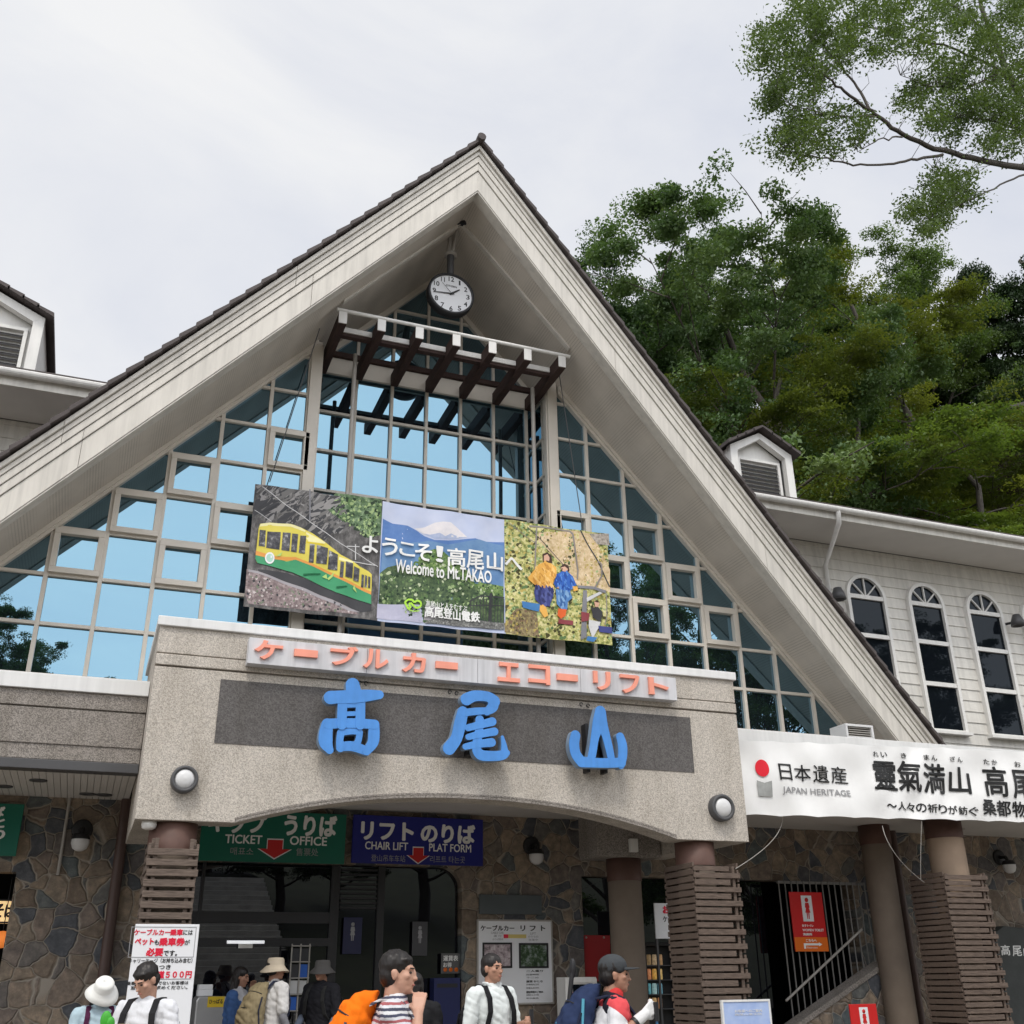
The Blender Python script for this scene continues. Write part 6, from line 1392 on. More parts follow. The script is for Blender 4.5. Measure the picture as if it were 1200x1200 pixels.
HAIR = mat('dark_hair', (0.014, 0.011, 0.010), 0.45, 0.3, 60, stretch=(6, 6, 1)); EYEM = mat('eye', (0.02, 0.014, 0.012), 0.2); LIP = mat('lip', (0.40, 0.15, 0.12), 0.5)
def cloth(name, c, var=0.1): return mat(name, c, 0.85, var, 9, bmp=0.55, bscale=11, spec=0.15)
def stripes(name, cols, pitch):
    m, t, b = newmat(name); tc = t.nodes.new('ShaderNodeTexCoord'); sp = t.nodes.new('ShaderNodeSeparateXYZ'); t.links.new(tc.outputs['Object'], sp.inputs[0])
    w = t.nodes.new('ShaderNodeMath'); w.operation = 'MULTIPLY'; w.inputs[1].default_value = 1/pitch; t.links.new(sp.outputs[2], w.inputs[0])
    nz = t.nodes.new('ShaderNodeMath'); nz.operation = 'MULTIPLY_ADD'; nz.inputs[1].default_value = 0.5; t.links.new(noise(t, objcoord(t), 5), nz.inputs[0]); t.links.new(w.outputs[0], nz.inputs[2])
    f = t.nodes.new('ShaderNodeMath'); f.operation = 'FRACT'; t.links.new(nz.outputs[0], f.inputs[0])
    r_ = t.nodes.new('ShaderNodeValToRGB'); r_.color_ramp.interpolation = 'CONSTANT'; e = r_.color_ramp.elements
    while len(e) < len(cols): e.new(0.5)
    for i, (el, c) in enumerate(zip(e, cols)): el.position = i/len(cols); el.color = c+(1,)
    t.links.new(f.outputs[0], r_.inputs[0]); t.links.new(r_.outputs[0], b.inputs['Base Color']); b.inputs['Roughness'].default_value = 0.85
    bump(t, b, noise(t, objcoord(t), 11), 0.5); return m
class Person:
    def __init__(s, label, px, Y, H, head, gz=GZ, lean=0.0, headdir=None, nod=0.0):
        P = at(px, 1140, Y); s.o = thing('person', label, 'person', (P.x, Y, gz)); s.base = Vector((P.x, Y, gz)); s.H = H
        f = Vector((head[0], head[1], 0)).normalized(); s.f = f; s.r = Vector((f.y, -f.x, 0)); s.lean = lean; s.k = H/1.70
        hd = Vector(((headdir or head)[0], (headdir or head)[1], 0)).normalized(); s.hf = hd; s.hr = Vector((hd.y, -hd.x, 0)); s.nod = nod
    def p(s, right, fwd, up):
        k = s.k; fw = fwd+s.lean*max(0, up-0.9); return s.base+(s.r*right+s.f*fw)*k+Vector((0, 0, up*k))
    def ax(s): return (s.r, s.f, Vector((0, 0, 1)))
    def hp(s, right, fwd, up):                               # head frame, origin at the head's centre
        right, fwd, up = right*0.96, fwd*0.96, up*0.96
        a = s.nod; f_ = fwd*math.cos(a)+up*math.sin(a); u_ = up*math.cos(a)-fwd*math.sin(a)
        c = s.p(0, 0.015+0.05*math.sin(a), 1.583-0.02*(1-math.cos(a))); return c+(s.hr*right+s.hf*f_)*s.k+Vector((0, 0, u_*s.k))
    def hax(s): a = s.nod; return (s.hr, s.hf*math.cos(a)-Vector((0, 0, 1))*math.sin(a), Vector((0, 0, 1))*math.cos(a)+s.hf*math.sin(a))
    def e(s, mb, c, r): ell(mb, s.p(*c), tuple(x*s.k for x in r), s.ax())
    def he(s, mb, c, r): ell(mb, s.hp(*c), tuple(x*s.k*0.96 for x in r), s.hax())
    def torso(s, mb, g=0.0, top=1.44, bottom=0.88, w=1.0):
        S = [(0.84, 0.155, 0.112), (0.90, 0.166, 0.118), (0.98, 0.160, 0.112), (1.06, 0.148, 0.106), (1.14, 0.151, 0.110), (1.22, 0.164, 0.118), (1.30, 0.172, 0.115), (1.37, 0.165, 0.096), (1.41, 0.135, 0.078), (1.44, 0.085, 0.062)]
        S = [(up, rx*w+g, ry+g, 0.0) for up, rx, ry in S if bottom-0.05 <= up <= top+0.01]
        s.loft(mb, S)
        cap(mb, s.p(-0.15*w, 0, 1.385), s.p(0.15*w, 0, 1.385), (0.062+g)*s.k, (0.062+g)*s.k)
        cap(mb, s.p(0, -0.01, 1.38), s.p(0, 0.0, 1.44), (0.075+g)*s.k, (0.062+g*0.5)*s.k)
    def loft(s, mb, S, n=24):
        vs = []
        for up, rx, ry, fw in S:
            for i in range(n):
                a = 2*math.pi*i/n; c_, s_ = math.cos(a), math.sin(a); vs.append(s.p(rx*math.copysign(abs(c_)**0.85, c_), fw+ry*math.copysign(abs(s_)**0.85, s_), up))
        m_ = len(S); mb.add(vs, [(i*n+j, i*n+(j+1) % n, (i+1)*n+(j+1) % n, (i+1)*n+j) for i in range(m_-1) for j in range(n)]+[tuple(range(n-1, -1, -1)), tuple(range((m_-1)*n, m_*n))])
    def arm(s, mb, sd, elb, wri, g=0.0, upto=2.0):
        sh = s.p(sd*0.185, 0, 1.385); el, wr = s.p(*elb), s.p(*wri); k = s.k
        if upto <= 1: el2 = sh.lerp(el, upto); cap(mb, sh, el2, (0.055+g)*k, (0.046+g*1.25)*k); return
        cap(mb, sh, el, (0.052+g)*k, (0.040+g)*k); w2 = el.lerp(wr, min(1, upto-1)); cap(mb, el, w2, (0.040+g)*k, ((0.028 if upto >= 2 else 0.033)+g)*k)
    def legs(s, mb, g=0.0, st=0.12, upto=1.0):
        for sd in (-1, 1):
            hip, kn, an = s.p(sd*0.09, 0, 0.88), s.p(sd*0.095, sd*st*0.6+0.02, 0.48), s.p(sd*0.10, sd*st, 0.085)
            cap(mb, hip, kn, (0.085+g)*s.k, (0.056+g)*s.k); cap(mb, kn, an, (0.056+g)*s.k, (0.038+g*1.2)*s.k)
    def hand(s, mb, elb, wri, curl=0.9, thumb=1, g=0.0, grip=None):
        el, wr = s.p(*elb), s.p(*wri); d = (wr-el).normalized(); k = s.k
        side = d.cross(Vector((0, 0, 1))); side = side.normalized() if side.length > 0.05 else s.r.copy()
        if grip: side = grip.normalized()
        side = (side-d*side.dot(d)).normalized(); nrm = side.cross(d).normalized()*thumb
        kn = wr+d*0.085*k
        for i in range(4): cap(mb, wr+side*(i-1.5)*0.010*k, kn+side*(i-1.5)*0.0195*k, (0.0135+g)*k, (0.0115+g)*k, 8)
        for i, ln in enumerate((0.9, 1.0, 0.95, 0.78)):
            b0 = kn+side*(i-1.5)*0.0205*k; a = 0.25; dd = d
            for sgm, (l_, ra) in enumerate(((0.042, 0.0098), (0.026, 0.0090), (0.021, 0.0080))):
                an = curl*(0.65 if sgm == 0 else 1.0); dd = (dd*math.cos(an)+nrm*math.sin(an)*1.0).normalized() if sgm == 0 else (dd*math.cos(an)+(dd.cross(side)*(-1 if thumb < 0 else 1)*0+nrm_rot(dd, side, nrm))*math.sin(an)).normalized()
                e_ = b0+dd*l_*ln*k; cap(mb, b0, e_, (ra+g)*k, (ra-0.001+g)*k, 8); b0 = e_
        t0 = wr+d*0.025*k-side*0.026*k; t1 = t0+(d*0.6-side*0.55+nrm*0.5).normalized()*0.040*k; t2 = t1+(d*0.75+side*0.15+nrm*0.6).normalized()*0.032*k
        cap(mb, t0, t1, (0.0135+g)*k, (0.011+g)*k, 8); cap(mb, t1, t2, (0.011+g)*k, (0.009+g)*k, 8)
    def head(s, mb):
        he = lambda c, r: s.he(mb, c, r)
        he((0, -0.012, 0.035), (0.074, 0.092, 0.082)); he((0, 0.022, -0.02), (0.064, 0.068, 0.088)); he((0, 0.040, -0.068), (0.046, 0.044, 0.040)); he((0, 0.064, -0.088), (0.024, 0.020, 0.018))
        he((0, 0.074, 0.028), (0.050, 0.016, 0.012)); he((0, 0.090, -0.005), (0.010, 0.014, 0.030)); he((0, 0.099, -0.026), (0.015, 0.014, 0.011))
        he((0, 0.082, -0.052), (0.022, 0.010, 0.007)); he((0, 0.080, -0.063), (0.019, 0.010, 0.007)); he((-0.045, 0.058, -0.012), (0.020, 0.020, 0.018)); he((0.045, 0.058, -0.012), (0.020, 0.020, 0.018))
        for sd in (-1, 1): he((sd*0.076, -0.006, -0.004), (0.010, 0.018, 0.030)); he((sd*0.081, -0.012, 0.006), (0.008, 0.014, 0.018))
        cap(mb, s.p(0, -0.015, 1.40), s.hp(0, -0.02, -0.06), 0.056*s.k, 0.053*s.k)
    def body(s, skin, arms, hands=(), **kw):
        b = MB(); s.torso(b, -0.004); s.legs(b, -0.006); s.head(b)
        for sd in (-1, 1): s.e(b, (sd*0.10, sd*0.12+0.05, 0.045), (0.042, 0.11, 0.04))
        for sd, el, wr in arms: s.arm(b, sd, el, wr)
        for h in hands: s.hand(b, *h[:2], **h[2])
        o = remesh(b, 'body', skin, s.o, 0.0065, 2)
        for sd in (-1, 1):
            q = MB(); ell(q, s.hp(sd*0.031, 0.076, 0.006), (0.0125*s.k, 0.008*s.k, 0.0065*s.k), s.hax(), 10); q.build('eye', EYEM, o, smooth=True)
            q = MB(); cap(q, s.hp(sd*0.016, 0.090, 0.027), s.hp(sd*0.047, 0.078, 0.030), 0.004*s.k, 0.003*s.k, 6); q.build('eyebrow', HAIR, o)
        q = MB(); cap(q, s.hp(-0.016, 0.0895, -0.058), s.hp(0.016, 0.0895, -0.058), 0.0045*s.k, 0.0045*s.k, 6); q.build('mouth', LIP, o)
        return o
    def hair(s, kind='short'):
        h = MB(); s.he(h, (0, -0.020, 0.050), (0.085, 0.099, 0.084)); s.he(h, (0, -0.045, -0.005), (0.080, 0.068, 0.075))
        if kind == 'long':
            for sd in (-1, 1): cap(h, s.hp(sd*0.06, -0.02, 0.02), s.hp(sd*0.062, -0.02, -0.17), 0.032*s.k, 0.028*s.k)
            cap(h, s.hp(0, -0.06, 0.0), s.hp(0, -0.065, -0.20), 0.055*s.k, 0.05*s.k)
        if kind == 'fringe': s.he(h, (0, 0.045, 0.072), (0.066, 0.036, 0.028))
        return remesh(h, 'hair', HAIR, s.o, 0.006, 1, fold=0.005, ff=(45, 45, 9))
    def shirt(s, m, arms, upto, g=0.016, name='shirt', w=1.0):
        b = MB(); s.torso(b, g, w=w)
        for sd, el, wr in arms: s.arm(b, sd, el, wr, g*0.9, upto)
        return remesh(b, name, m, s.o, 0.008, 2, fold=0.010)
    def trousers(s, m):
        b = MB(); s.legs(b, 0.012)
        for up in (0.84, 0.90, 0.95): s.e(b, (0, 0, up), (0.178, 0.128, 0.07))
        o = remesh(b, 'trousers', m, s.o, 0.012, 2)
        for sd in (-1, 1):
            q = MB(); s.e(q, (sd*0.10, sd*0.12+0.055, 0.045), (0.05, 0.135, 0.045)); remesh(q, 'shoe', M['dkgrey'], s.o, 0.012, 1)
        return o
    def bucket_hat(s, m):
        q = MB(); prof = [(0.160, -0.028), (0.163, -0.020), (0.128, 0.012), (0.100, 0.045), (0.097, 0.05), (0.094, 0.105), (0.080, 0.128), (0.001, 0.134), (0.001, 0.126), (0.086, 0.098), (0.092, 0.045), (0.152, -0.022), (0.160, -0.028)]
        vs = []; n = 40
        for rr, h in prof:
            for i in range(n):
                a = 2*math.pi*i/n; w_ = 1+0.05*math.sin(a*3+1)*(rr > 0.12); vs.append(s.hp(rr*math.cos(a)*w_, rr*math.sin(a)*w_*1.05-0.01, h+0.008*math.sin(2*a+0.6)*(rr > 0.12)))
        q.add(vs, [(i*n+j, i*n+(j+1) % n, (i+1)*n+(j+1) % n, (i+1)*n+j) for i in range(len(prof)-1) for j in range(n)], True); return q.build('hat', m, s.o)
    def cap_hat(s, m):
        q = MB(); s.he(q, (0, -0.014, 0.058), (0.086, 0.103, 0.080)); o = remesh(q, 'cap', m, s.o, 0.008, 1)
        q = MB(); n = 12; vs = []
        for h in (0.0, -0.006):
            for i in range(n+1):
                a = math.pi*i/n; vs.append(s.hp(0.080*math.cos(a), 0.06+0.012*math.sin(a), 0.052+h))
            for i in range(n+1):
                a = math.pi*i/n; vs.append(s.hp(0.082*math.cos(a), 0.06+0.115*math.sin(a), 0.036+h+0.012*math.sin(a)))
        k = n+1; fs = []
        for i in range(n): fs += [(i, i+1, k+i+1, k+i), (2*k+i+1, 2*k+i, 3*k+i, 3*k+i+1), (k+i, k+i+1, 3*k+i+1, 3*k+i)]
        q.add(vs, fs, True); q.build('visor', m, o); return o
def nrm_rot(d, side, nrm):
    v = nrm-d*nrm.dot(d); return v.normalized() if v.length > 1e-4 else -d.cross(side)
def backpack(P, label, m, strap_m, size=(0.155, 0.095, 0.25), up=1.17, extra=None):
    c = P.p(0, -0.215, up); o = thing('backpack', label, 'backpack', c); b = MB(); k = P.k
    P.loft(b, [(up+size[2]*dz, size[0]*sx, size[1]*sy, -0.140-size[1]*sy+0.055*max(0, dz)) for dz, sx, sy in ((-1.05, 0.7, 0.65), (-0.98, 0.92, 0.9), (-0.7, 1.0, 1.0), (-0.2, 1.0, 1.05), (0.2, 0.98, 1.0), (0.55, 0.90, 0.86), (0.85, 0.76, 0.68), (1.0, 0.6, 0.5), (1.06, 0.4, 0.3))])
    P.loft(b, [(up+size[2]*dz, size[0]*sx, size[1]*sy, -0.140-size[1]*1.75) for dz, sx, sy in ((-0.85, 0.6, 0.3), (-0.78, 0.78, 0.5), (-0.3, 0.8, 0.6), (0.0, 0.76, 0.5), (0.08, 0.6, 0.25))])
    remesh(b, 'bag', m, o, 0.009, 2, fold=0.016, ff=(7, 7, 9))
    q = MB(); hw, dep = size[0], size[1]
    for zf, wf, df in ((0.72, 0.80, 0.80), (0.12, 0.72, 1.55)):
        q.tube([P.p(hw*wf*math.sin(t), -0.125-dep*df-dep*0.55*math.cos(t), up+size[2]*(zf-0.12*(1-math.cos(t)))) for t in [i*0.22-1.54 for i in range(15)]], 0.005, 6)
    q.build('zip', M['black'], o)
    q = MB()
    for sd in (-1, 1): q.tube([P.p(sd*hw*0.98, -0.125-dep*0.9, up+size[2]*0.5), P.p(sd*hw*1.03, -0.14-dep*1.1, up), P.p(sd*hw*1.0, -0.14-dep*0.9, up-size[2]*0.6)], 0.008, 6)
    q.build('side_strap', strap_m, o)
    for sd in (-1, 1):
        pts = [P.p(sd*0.085, -0.15, up+size[2]*0.75), P.p(sd*0.10, -0.06, 1.462), P.p(sd*0.105, 0.045, 1.45), P.p(sd*0.115, 0.118, 1.36), P.p(sd*0.125, 0.140, 1.26), P.p(sd*0.15, 0.115, 1.12), P.p(sd*0.175, 0.0, 1.0), P.p(sd*0.13, -0.13, up-size[2]*0.6)]
        q = MB(); vs = []
        for i, p in enumerate(pts):
            wv = P.r*0.024*k; d = (pts[min(i+1, 7)]-pts[max(i-1, 0)]).normalized(); nn = P.r.cross(d).normalized()*0.007*k
            vs += [p-wv-nn, p+wv-nn, p+wv+nn, p-wv+nn]
        q.add(vs, [(i*4+j, i*4+(j+1) % 4, (i+1)*4+(j+1) % 4, (i+1)*4+j) for i in range(7) for j in range(4)]+[(3, 2, 1, 0), (28, 29, 30, 31)]); q.build('strap', strap_m, o, bevel=0.004)
    if extra: extra(o, P)
    return o
DARKP = cloth('dark_trousers', (0.035, 0.037, 0.045)); GREYP = cloth('grey_trousers', (0.12, 0.12, 0.125)); BEIGEP = cloth('beige_trousers', (0.30, 0.25, 0.18))

# woman in a white bucket hat looking down
p = Person('person in a white bucket hat and pale blue shirt looking down', 120, 10.4, 1.47, (0.15, -1), nod=0.75, lean=0.16)
A = [(-1, (-0.235, 0.05, 1.12), (-0.12, 0.26, 1.10)), (1, (0.235, 0.05, 1.12), (0.12, 0.26, 1.10))]
p.body(SKIN, A, [((-0.235, 0.05, 1.12), (-0.12, 0.26, 1.10), dict(thumb=-1)), ((0.235, 0.05, 1.12), (0.12, 0.26, 1.10), dict())]); p.hair('long'); p.shirt(cloth('pale_blue_shirt', (0.40, 0.52, 0.58)), A, 1.85, 0.022); p.trousers(GREYP); p.bucket_hat(cloth('white_hat', (0.74, 0.74, 0.71), 0.05))
backpack(p, 'purple backpack on the person in the white bucket hat', cloth('purple_nylon', (0.085, 0.022, 0.060)), cloth('purple_strap', (0.075, 0.018, 0.052)))

# person in a white T-shirt in front of the notice board
p = Person('person in a white T-shirt holding a packet before the red lettered board', 180, 8.2, 1.55, (-0.6, -0.9), headdir=(-0.9, -0.75), nod=0.5, lean=0.08)
A = [(-1, (-0.25, 0.05, 1.14), (-0.04, 0.24, 1.22)), (1, (0.24, 0.06, 1.12), (0.10, 0.28, 1.12))]
p.body(SKIN, A, [((-0.25, 0.05, 1.14), (-0.04, 0.24, 1.22), dict(curl=0.6, thumb=-1)), ((0.24, 0.06, 1.12), (0.10, 0.28, 1.12), dict(curl=0.8))]); p.hair('fringe'); p.shirt(cloth('white_tshirt', (0.66, 0.67, 0.70), 0.05), A, 0.78, 0.015, w=0.95); p.trousers(DARKP)
w_ = MB(); a = p.p(-0.25, 0.05, 1.14).lerp(p.p(-0.04, 0.24, 1.22), 0.88); d = (p.p(-0.04, 0.24, 1.22)-p.p(-0.25, 0.05, 1.14)).normalized(); w_.tube([a-d*0.012, a+d*0.012], 0.036, 14); ell(w_, a+Vector((0.0, -0.03, 0.008)), (0.018, 0.012, 0.018)); w_.build('wrist_watch', M['black'], p.o)
backpack(p, 'grey patterned backpack on the person in the white T-shirt', mat('grey_pattern_nylon', (0.30, 0.30, 0.29), 0.8, 0.75, 22, bmp=0.4, bscale=14), cloth('black_strap', (0.02, 0.02, 0.022)))
c = p.p(0.06, 0.33, 1.25); k = MB(); k.use(mat('fresh_leaf_green', (0.05, 0.36, 0.03), 0.5, 0.2, 20)); ell(k, c+Vector((-0.05, 0, 0.07)), (0.035, 0.02, 0.055)); ell(k, c+Vector((-0.02, -0.01, 0.05)), (0.028, 0.02, 0.04)); k.use(mat('snack_packet', (0.55, 0.42, 0.25), 0.4, 0.5, 25)); k.box(c.x-0.03, c.x+0.11, c.y-0.02, c.y+0.01, c.z-0.05, c.z+0.045)
tag(k.build('snack_packet', None, bevel=0.006, org=c), 'small packet with a bright green leaf held by the person in the white T-shirt', 'packet')

# woman with a hand at her face, in the shade of the ticket hall
p = Person('person in a blue cardigan raising a hand to the face by the ticket gate', 281, 13.6, 1.60, (0.9, -0.45), nod=0.15)
A = [(-1, (-0.22, 0.10, 1.12), (-0.03, 0.17, 1.42)), (1, (0.23, 0.03, 1.10), (0.16, 0.24, 1.02))]
p.body(SKIN2, A, [((-0.22, 0.10, 1.12), (-0.03, 0.17, 1.42), dict(curl=0.2, thumb=-1)), ((0.23, 0.03, 1.10), (0.16, 0.24, 1.02), dict(curl=0.5))]); p.hair('long'); p.shirt(cloth('white_blouse', (0.5, 0.5, 0.52), 0.05), [], 0, 0.014, 'blouse'); p.trousers(GREYP)
b = MB()
for sd, el, wr in A: p.arm(b, sd, el, wr, 0.02, 1.8)
p.loft(b, [(0.84, 0.19, 0.115, -0.03), (1.0, 0.188, 0.115, -0.03), (1.2, 0.188, 0.118, -0.03), (1.33, 0.19, 0.11, -0.03), (1.40, 0.16, 0.09, -0.03), (1.44, 0.10, 0.07, -0.03)])
for sd in (-1, 1): p.e(b, (sd*0.13, 0.05, 1.1), (0.06, 0.085, 0.26))
remesh(b, 'cardigan', cloth('blue_cardigan', (0.055, 0.115, 0.27)), p.o, 0.010, 2, fold=0.013)

# walker with a beige bucket hat and pack
p = Person('person in a beige bucket hat and white shirt facing the brochure rack', 322, 12.9, 1.68, (0.85, 0.35), headdir=(1, 0.1))
A = [(-1, (-0.23, 0.02, 1.10), (-0.22, 0.20, 0.92)), (1, (0.235, 0.0, 1.10), (0.23, 0.12, 0.88))]
p.body(SKIN2, A, [((-0.23, 0.02, 1.10), (-0.22, 0.20, 0.92), dict(curl=0.5, thumb=-1)), ((0.235, 0.0, 1.10), (0.23, 0.12, 0.88), dict(curl=0.5))]); p.hair(); p.shirt(cloth('white_shirt', (0.62, 0.61, 0.60), 0.05), A, 0.75, 0.022); p.trousers(GREYP)
b = MB(); [p.arm(b, sd, el, wr, 0.006, 1.9) for sd, el, wr in A]; remesh(b, 'arm_sleeve', cloth('grey_sleeve', (0.22, 0.22, 0.24)), p.o, 0.009, 1); p.bucket_hat(cloth('beige_hat', (0.55, 0.47, 0.36), 0.05))
backpack(p, 'khaki backpack on the person in the beige bucket hat', cloth('khaki_nylon', (0.27, 0.22, 0.13)), cloth('navy_strap', (0.03, 0.035, 0.06)), (0.16, 0.12, 0.27))

# dark clothed walker in the shade
p = Person('person in dark clothes and a dark sun hat deep in the shade of the entrance', 378, 13.3, 1.66, (-0.75, -0.65))
A = [(-1, (-0.235, 0.0, 1.11), (-0.20, 0.10, 0.90)), (1, (0.235, 0.02, 1.11), (0.19, 0.20, 0.98))]
p.body(SKIN2, A, [((-0.235, 0.0, 1.11), (-0.20, 0.10, 0.90), dict(thumb=-1)), ((0.235, 0.02, 1.11), (0.19, 0.20, 0.98), dict())]); p.hair(); p.shirt(cloth('black_shirt', (0.018, 0.018, 0.022)), A, 1.0, 0.022); p.trousers(DARKP); p.bucket_hat(cloth('dark_hat', (0.10, 0.095, 0.09)))
b = MB(); [p.arm(b, sd, el, wr, 0.006, 1.9) for sd, el, wr in A]; remesh(b, 'arm_sleeve', cloth('blue_grey_sleeve', (0.16, 0.19, 0.25)), p.o, 0.009, 1)
backpack(p, 'black backpack on the person in dark clothes', cloth('black_nylon2', (0.02, 0.02, 0.022)), cloth('black_strap3', (0.03, 0.03, 0.03)))
p = Person('person in black standing behind the striped shirt walker', 486, 8.9, 1.48, (0.3, 1), gz=0.2)
A = [(-1, (-0.22, 0.0, 1.10), (-0.21, 0.06, 0.86)), (1, (0.225, 0.0, 1.10), (0.215, 0.06, 0.86))]
p.body(SKIN, A, [((-0.22, 0.0, 1.10), (-0.21, 0.06, 0.86), dict(thumb=-1)), ((0.225, 0.0, 1.10), (0.215, 0.06, 0.86), dict())]); p.hair('long'); p.shirt(cloth('black_tshirt', (0.016, 0.016, 0.018)), A, 0.7, 0.02); p.trousers(DARKP)

# striped shirt and orange pack
p = Person('person in a striped shirt with an orange backpack, lifting a forearm to the face', 464, 6.2, 1.74, (1, -0.35), gz=0.03, headdir=(0.9, -0.5))
A = [(-1, (-0.225, -0.02, 1.10), (-0.21, 0.08, 0.86)), (1, (0.22, 0.12, 1.17), (0.10, 0.13, 1.39))]
p.body(SKIN, A, [((-0.225, -0.02, 1.10), (-0.21, 0.08, 0.86), dict(curl=0.5, thumb=-1)), ((0.22, 0.12, 1.17), (0.10, 0.13, 1.39), dict(curl=0.75, thumb=-1))]); p.hair('fringe')
p.shirt(stripes('striped_shirt', [(0.66, 0.66, 0.68), (0.05, 0.055, 0.09), (0.62, 0.62, 0.66), (0.36, 0.10, 0.11), (0.6, 0.6, 0.64), (0.06, 0.065, 0.11)], 0.085), A, 0.72, 0.022); p.trousers(BEIGEP)
def dressed(o, P):
    q = MB()
    for z in (1.02, 1.12, 1.22): cap(q, P.p(-0.10, -0.345, z), P.p(0.10, -0.345, z+0.03), 0.006, 0.006, 6)
    q.build('cord', M['dkgrey'], o);
backpack(p, 'bright orange backpack on the striped shirt walker', cloth('orange_nylon', (0.85, 0.175, 0.008), 0.1), stripes('orange_strap', [(0.6, 0.6, 0.6), (0.07, 0.07, 0.1)], 0.03), (0.17, 0.13, 0.27), 1.22, dressed)

# man in a white polo shirt walking with a pole
p = Person('person in a white polo shirt walking in front of the framed notice', 576, 8.6, 1.61, (0.35, -1), headdir=(0.55, -1))
A = [(1, (0.245, 0.0, 1.12), (0.27, 0.10, 0.88)), (-1, (-0.235, 0.02, 1.13), (-0.17, 0.24, 1.17))]
p.body(SKIN2, A, [((0.245, 0.0, 1.12), (0.27, 0.10, 0.88), dict(curl=0.5)), ((-0.235, 0.02, 1.13), (-0.17, 0.24, 1.17), dict(curl=1.25, thumb=-1, grip=Vector((0, 0, 1))))]); p.hair(); p.shirt(cloth('white_polo', (0.66, 0.70, 0.69), 0.04), A, 0.80, 0.016, w=0.95); p.trousers(BEIGEP)
q = MB()
for sd in (-1, 1): cap(q, p.p(0, 0.085, 1.40), p.p(sd*0.07, 0.03, 1.47), 0.014, 0.014, 8); cap(q, p.p(sd*0.07, 0.03, 1.47), p.p(sd*0.04, -0.06, 1.475), 0.014, 0.014, 8)
remesh(q, 'collar', cloth('polo_collar', (0.68, 0.71, 0.70), 0.04), p.o, 0.007, 1)
backpack(p, 'black backpack on the person in the white polo shirt', cloth('black_nylon', (0.016, 0.016, 0.018)), cloth('black_strap2', (0.014, 0.014, 0.016)), (0.17, 0.11, 0.25), 1.12)
h = p.p(-0.155, 0.325, 1.17)
def pole(h, label, tilt=(0, 0), top=0.10):
    k = MB(); k.use(M['black']); k.tube([h+Vector((0, 0, top)), h+Vector((0, 0, -0.08))], 0.017, 10); k.use(mat('pole_blue', (0.05, 0.16, 0.30), 0.35, 0.1)); k.tube([h+Vector((0, 0, -0.08)), Vector((h.x+tilt[0], h.y+tilt[1], 0.21 if h.y > 8.2 else 0.01))], [0.009, 0.007], 8)
    tag(k.build('trekking_pole', None, org=h), label, 'pole')
pole(h, 'dark trekking pole in the fist of the person in the white polo shirt', (0.05, 0.0))

# walker with a cap, red and white shirt, navy pack and white gloves
p = Person('person in a grey cap, red and white shirt and white gloves', 706, 6.8, 1.70, (1, -0.18), gz=0.05, headdir=(0.95, -0.35), lean=0.10)
A = [(1, (0.23, -0.03, 1.21), (0.21, 0.15, 1.345)), (-1, (-0.235, -0.02, 1.10), (-0.22, 0.16, 0.92))]
p.body(SKIN2, A, []); p.hair()
def gmat():
    m, t, b = newmat('red_white_jersey'); tc = t.nodes.new('ShaderNodeTexCoord'); sp = t.nodes.new('ShaderNodeSeparateXYZ'); t.links.new(tc.outputs['Object'], sp.inputs[0])
    a_ = t.nodes.new('ShaderNodeMath'); a_.operation = 'MULTIPLY_ADD'; a_.inputs[1].default_value = 0.9; t.links.new(sp.outputs[0], a_.inputs[0]); t.links.new(sp.outputs[2], a_.inputs[2])
    s_ = t.nodes.new('ShaderNodeMath'); s_.operation = 'MULTIPLY_ADD'; s_.inputs[1].default_value = 0.035; t.links.new(noise(t, objcoord(t), 9), s_.inputs[0]); t.links.new(a_.outputs[0], s_.inputs[2])
    k_ = t.nodes.new('ShaderNodeMapRange'); k_.inputs[1].default_value = 1.20; k_.inputs[2].default_value = 1.70; t.links.new(s_.outputs[0], k_.inputs[0])
    c = t.nodes.new('ShaderNodeValToRGB'); c.color_ramp.interpolation = 'CONSTANT'; e = c.color_ramp.elements; e[0].color = (0.70, 0.70, 0.72, 1); e[1].position = 0.34; e[1].color = (0.66, 0.065, 0.075, 1)
    t.links.new(k_.outputs[0], c.inputs[0]); t.links.new(c.outputs[0], b.inputs['Base Color']); b.inputs['Roughness'].default_value = 0.8; bump(t, b, noise(t, objcoord(t), 11), 0.5); return m
p.shirt(gmat(), A, 1.35, 0.022); p.trousers(DARKP); p.cap_hat(cloth('grey_cap', (0.055, 0.06, 0.065)))
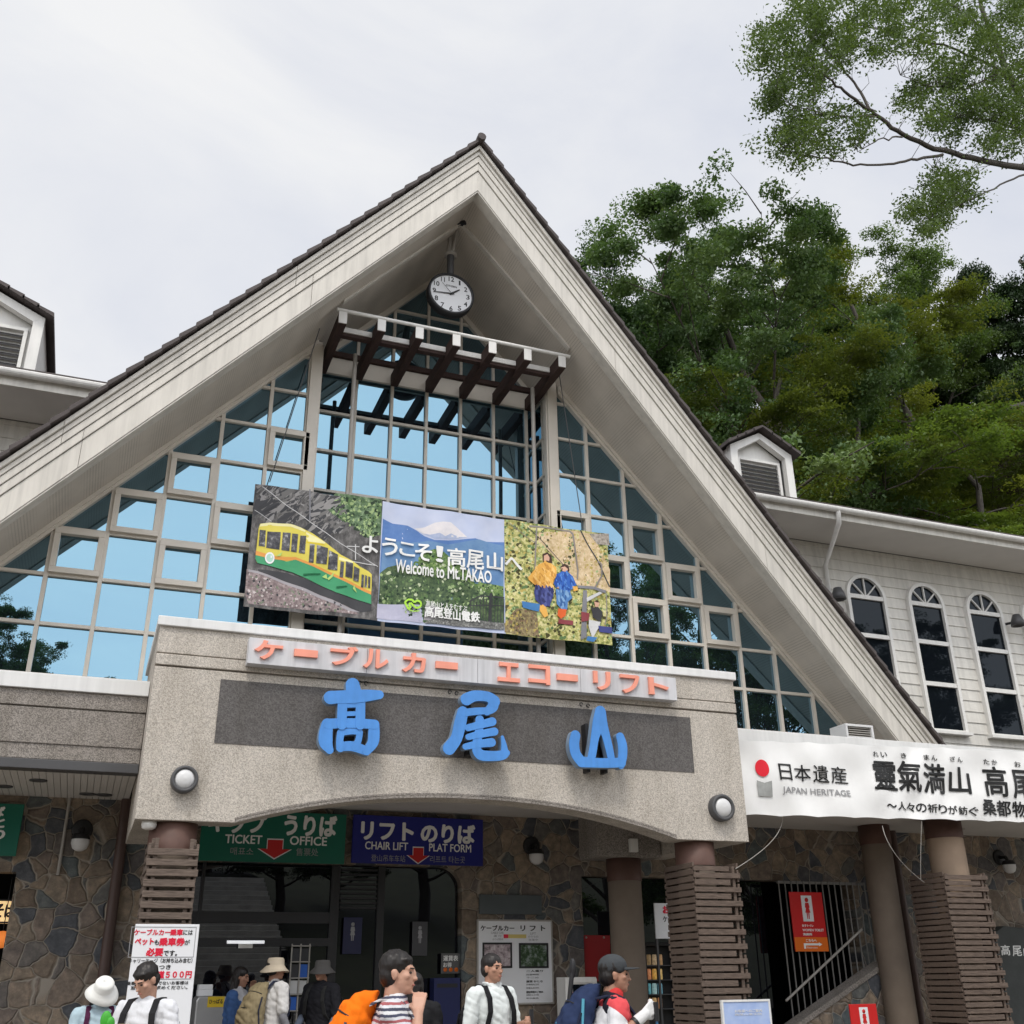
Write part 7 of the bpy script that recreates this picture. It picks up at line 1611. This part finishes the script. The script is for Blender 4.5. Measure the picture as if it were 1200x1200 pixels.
q = MB(); cap(q, p.p(0, -0.01, 1.41), p.p(0, 0.012, 1.47), 0.078, 0.066); cap(q, p.p(0, 0.05, 1.42), p.p(0, 0.10, 1.36), 0.035, 0.02); remesh(q, 'neck_gaiter', cloth('red_gaiter', (0.62, 0.05, 0.05)), p.o, 0.009, 2)
q = MB(); p.torso(q, 0.026, top=1.30, bottom=1.05, w=0.9); remesh(q, 'chest_pouch', cloth('dark_harness', (0.02, 0.02, 0.03)), p.o, 0.011, 2)
for (sd, el, wr), th in ((A[0], 1), (A[1], -1)):
    q = MB(); p.hand(q, el, wr, curl=1.15, thumb=th, g=0.0025, grip=Vector((0, 0, 1)) if th == 1 else None); e_, w2 = p.p(*el), p.p(*wr); cap(q, w2-(w2-e_).normalized()*0.05, w2+(w2-e_).normalized()*0.02, 0.037, 0.033); remesh(q, 'glove', cloth('white_glove', (0.70, 0.70, 0.70), 0.04), p.o, 0.0055, 1)
q = MB(); e_, w2 = p.p(*A[0][1]), p.p(*A[0][2]); d = (w2-e_).normalized(); q.tube([w2-d*0.075, w2-d*0.055], 0.038, 14); q.build('wrist_watch', M['black'], p.o)
def sticks(o, P):
    q = MB(); q.use(M['black'])
    for dx in (-0.05, 0.0): q.tube([P.p(dx, -0.30, 0.95), P.p(dx*0.6, -0.27, 1.66)], 0.012, 8); ell(q, P.p(dx*0.6, -0.27, 1.63), (0.018, 0.018, 0.06))
    q.build('folded_poles', None, o); q = MB(); q.use(mat('cyan_cord', (0.10, 0.38, 0.52), 0.6)); z = [P.p(0.06*(1 if i % 2 else -1)+0.06, -0.36, 0.95+0.06*i) for i in range(7)]; q.tube(z, 0.007, 5); q.tube([P.p(0.15, -0.22, 0.95), P.p(0.15, -0.23, 1.45)], 0.01, 6); q.build('cord', None, o)
backpack(p, 'navy backpack with folded poles on the person in the grey cap', cloth('navy_nylon', (0.022, 0.035, 0.085)), cloth('navy_strap2', (0.02, 0.025, 0.05)), (0.16, 0.13, 0.30), 1.22, sticks)
h = p.p(0.21, 0.235, 1.395); pole(h, 'white handled trekking pole under the gloved hand of the person in the grey cap', (0.02, 0.02), 0.03)
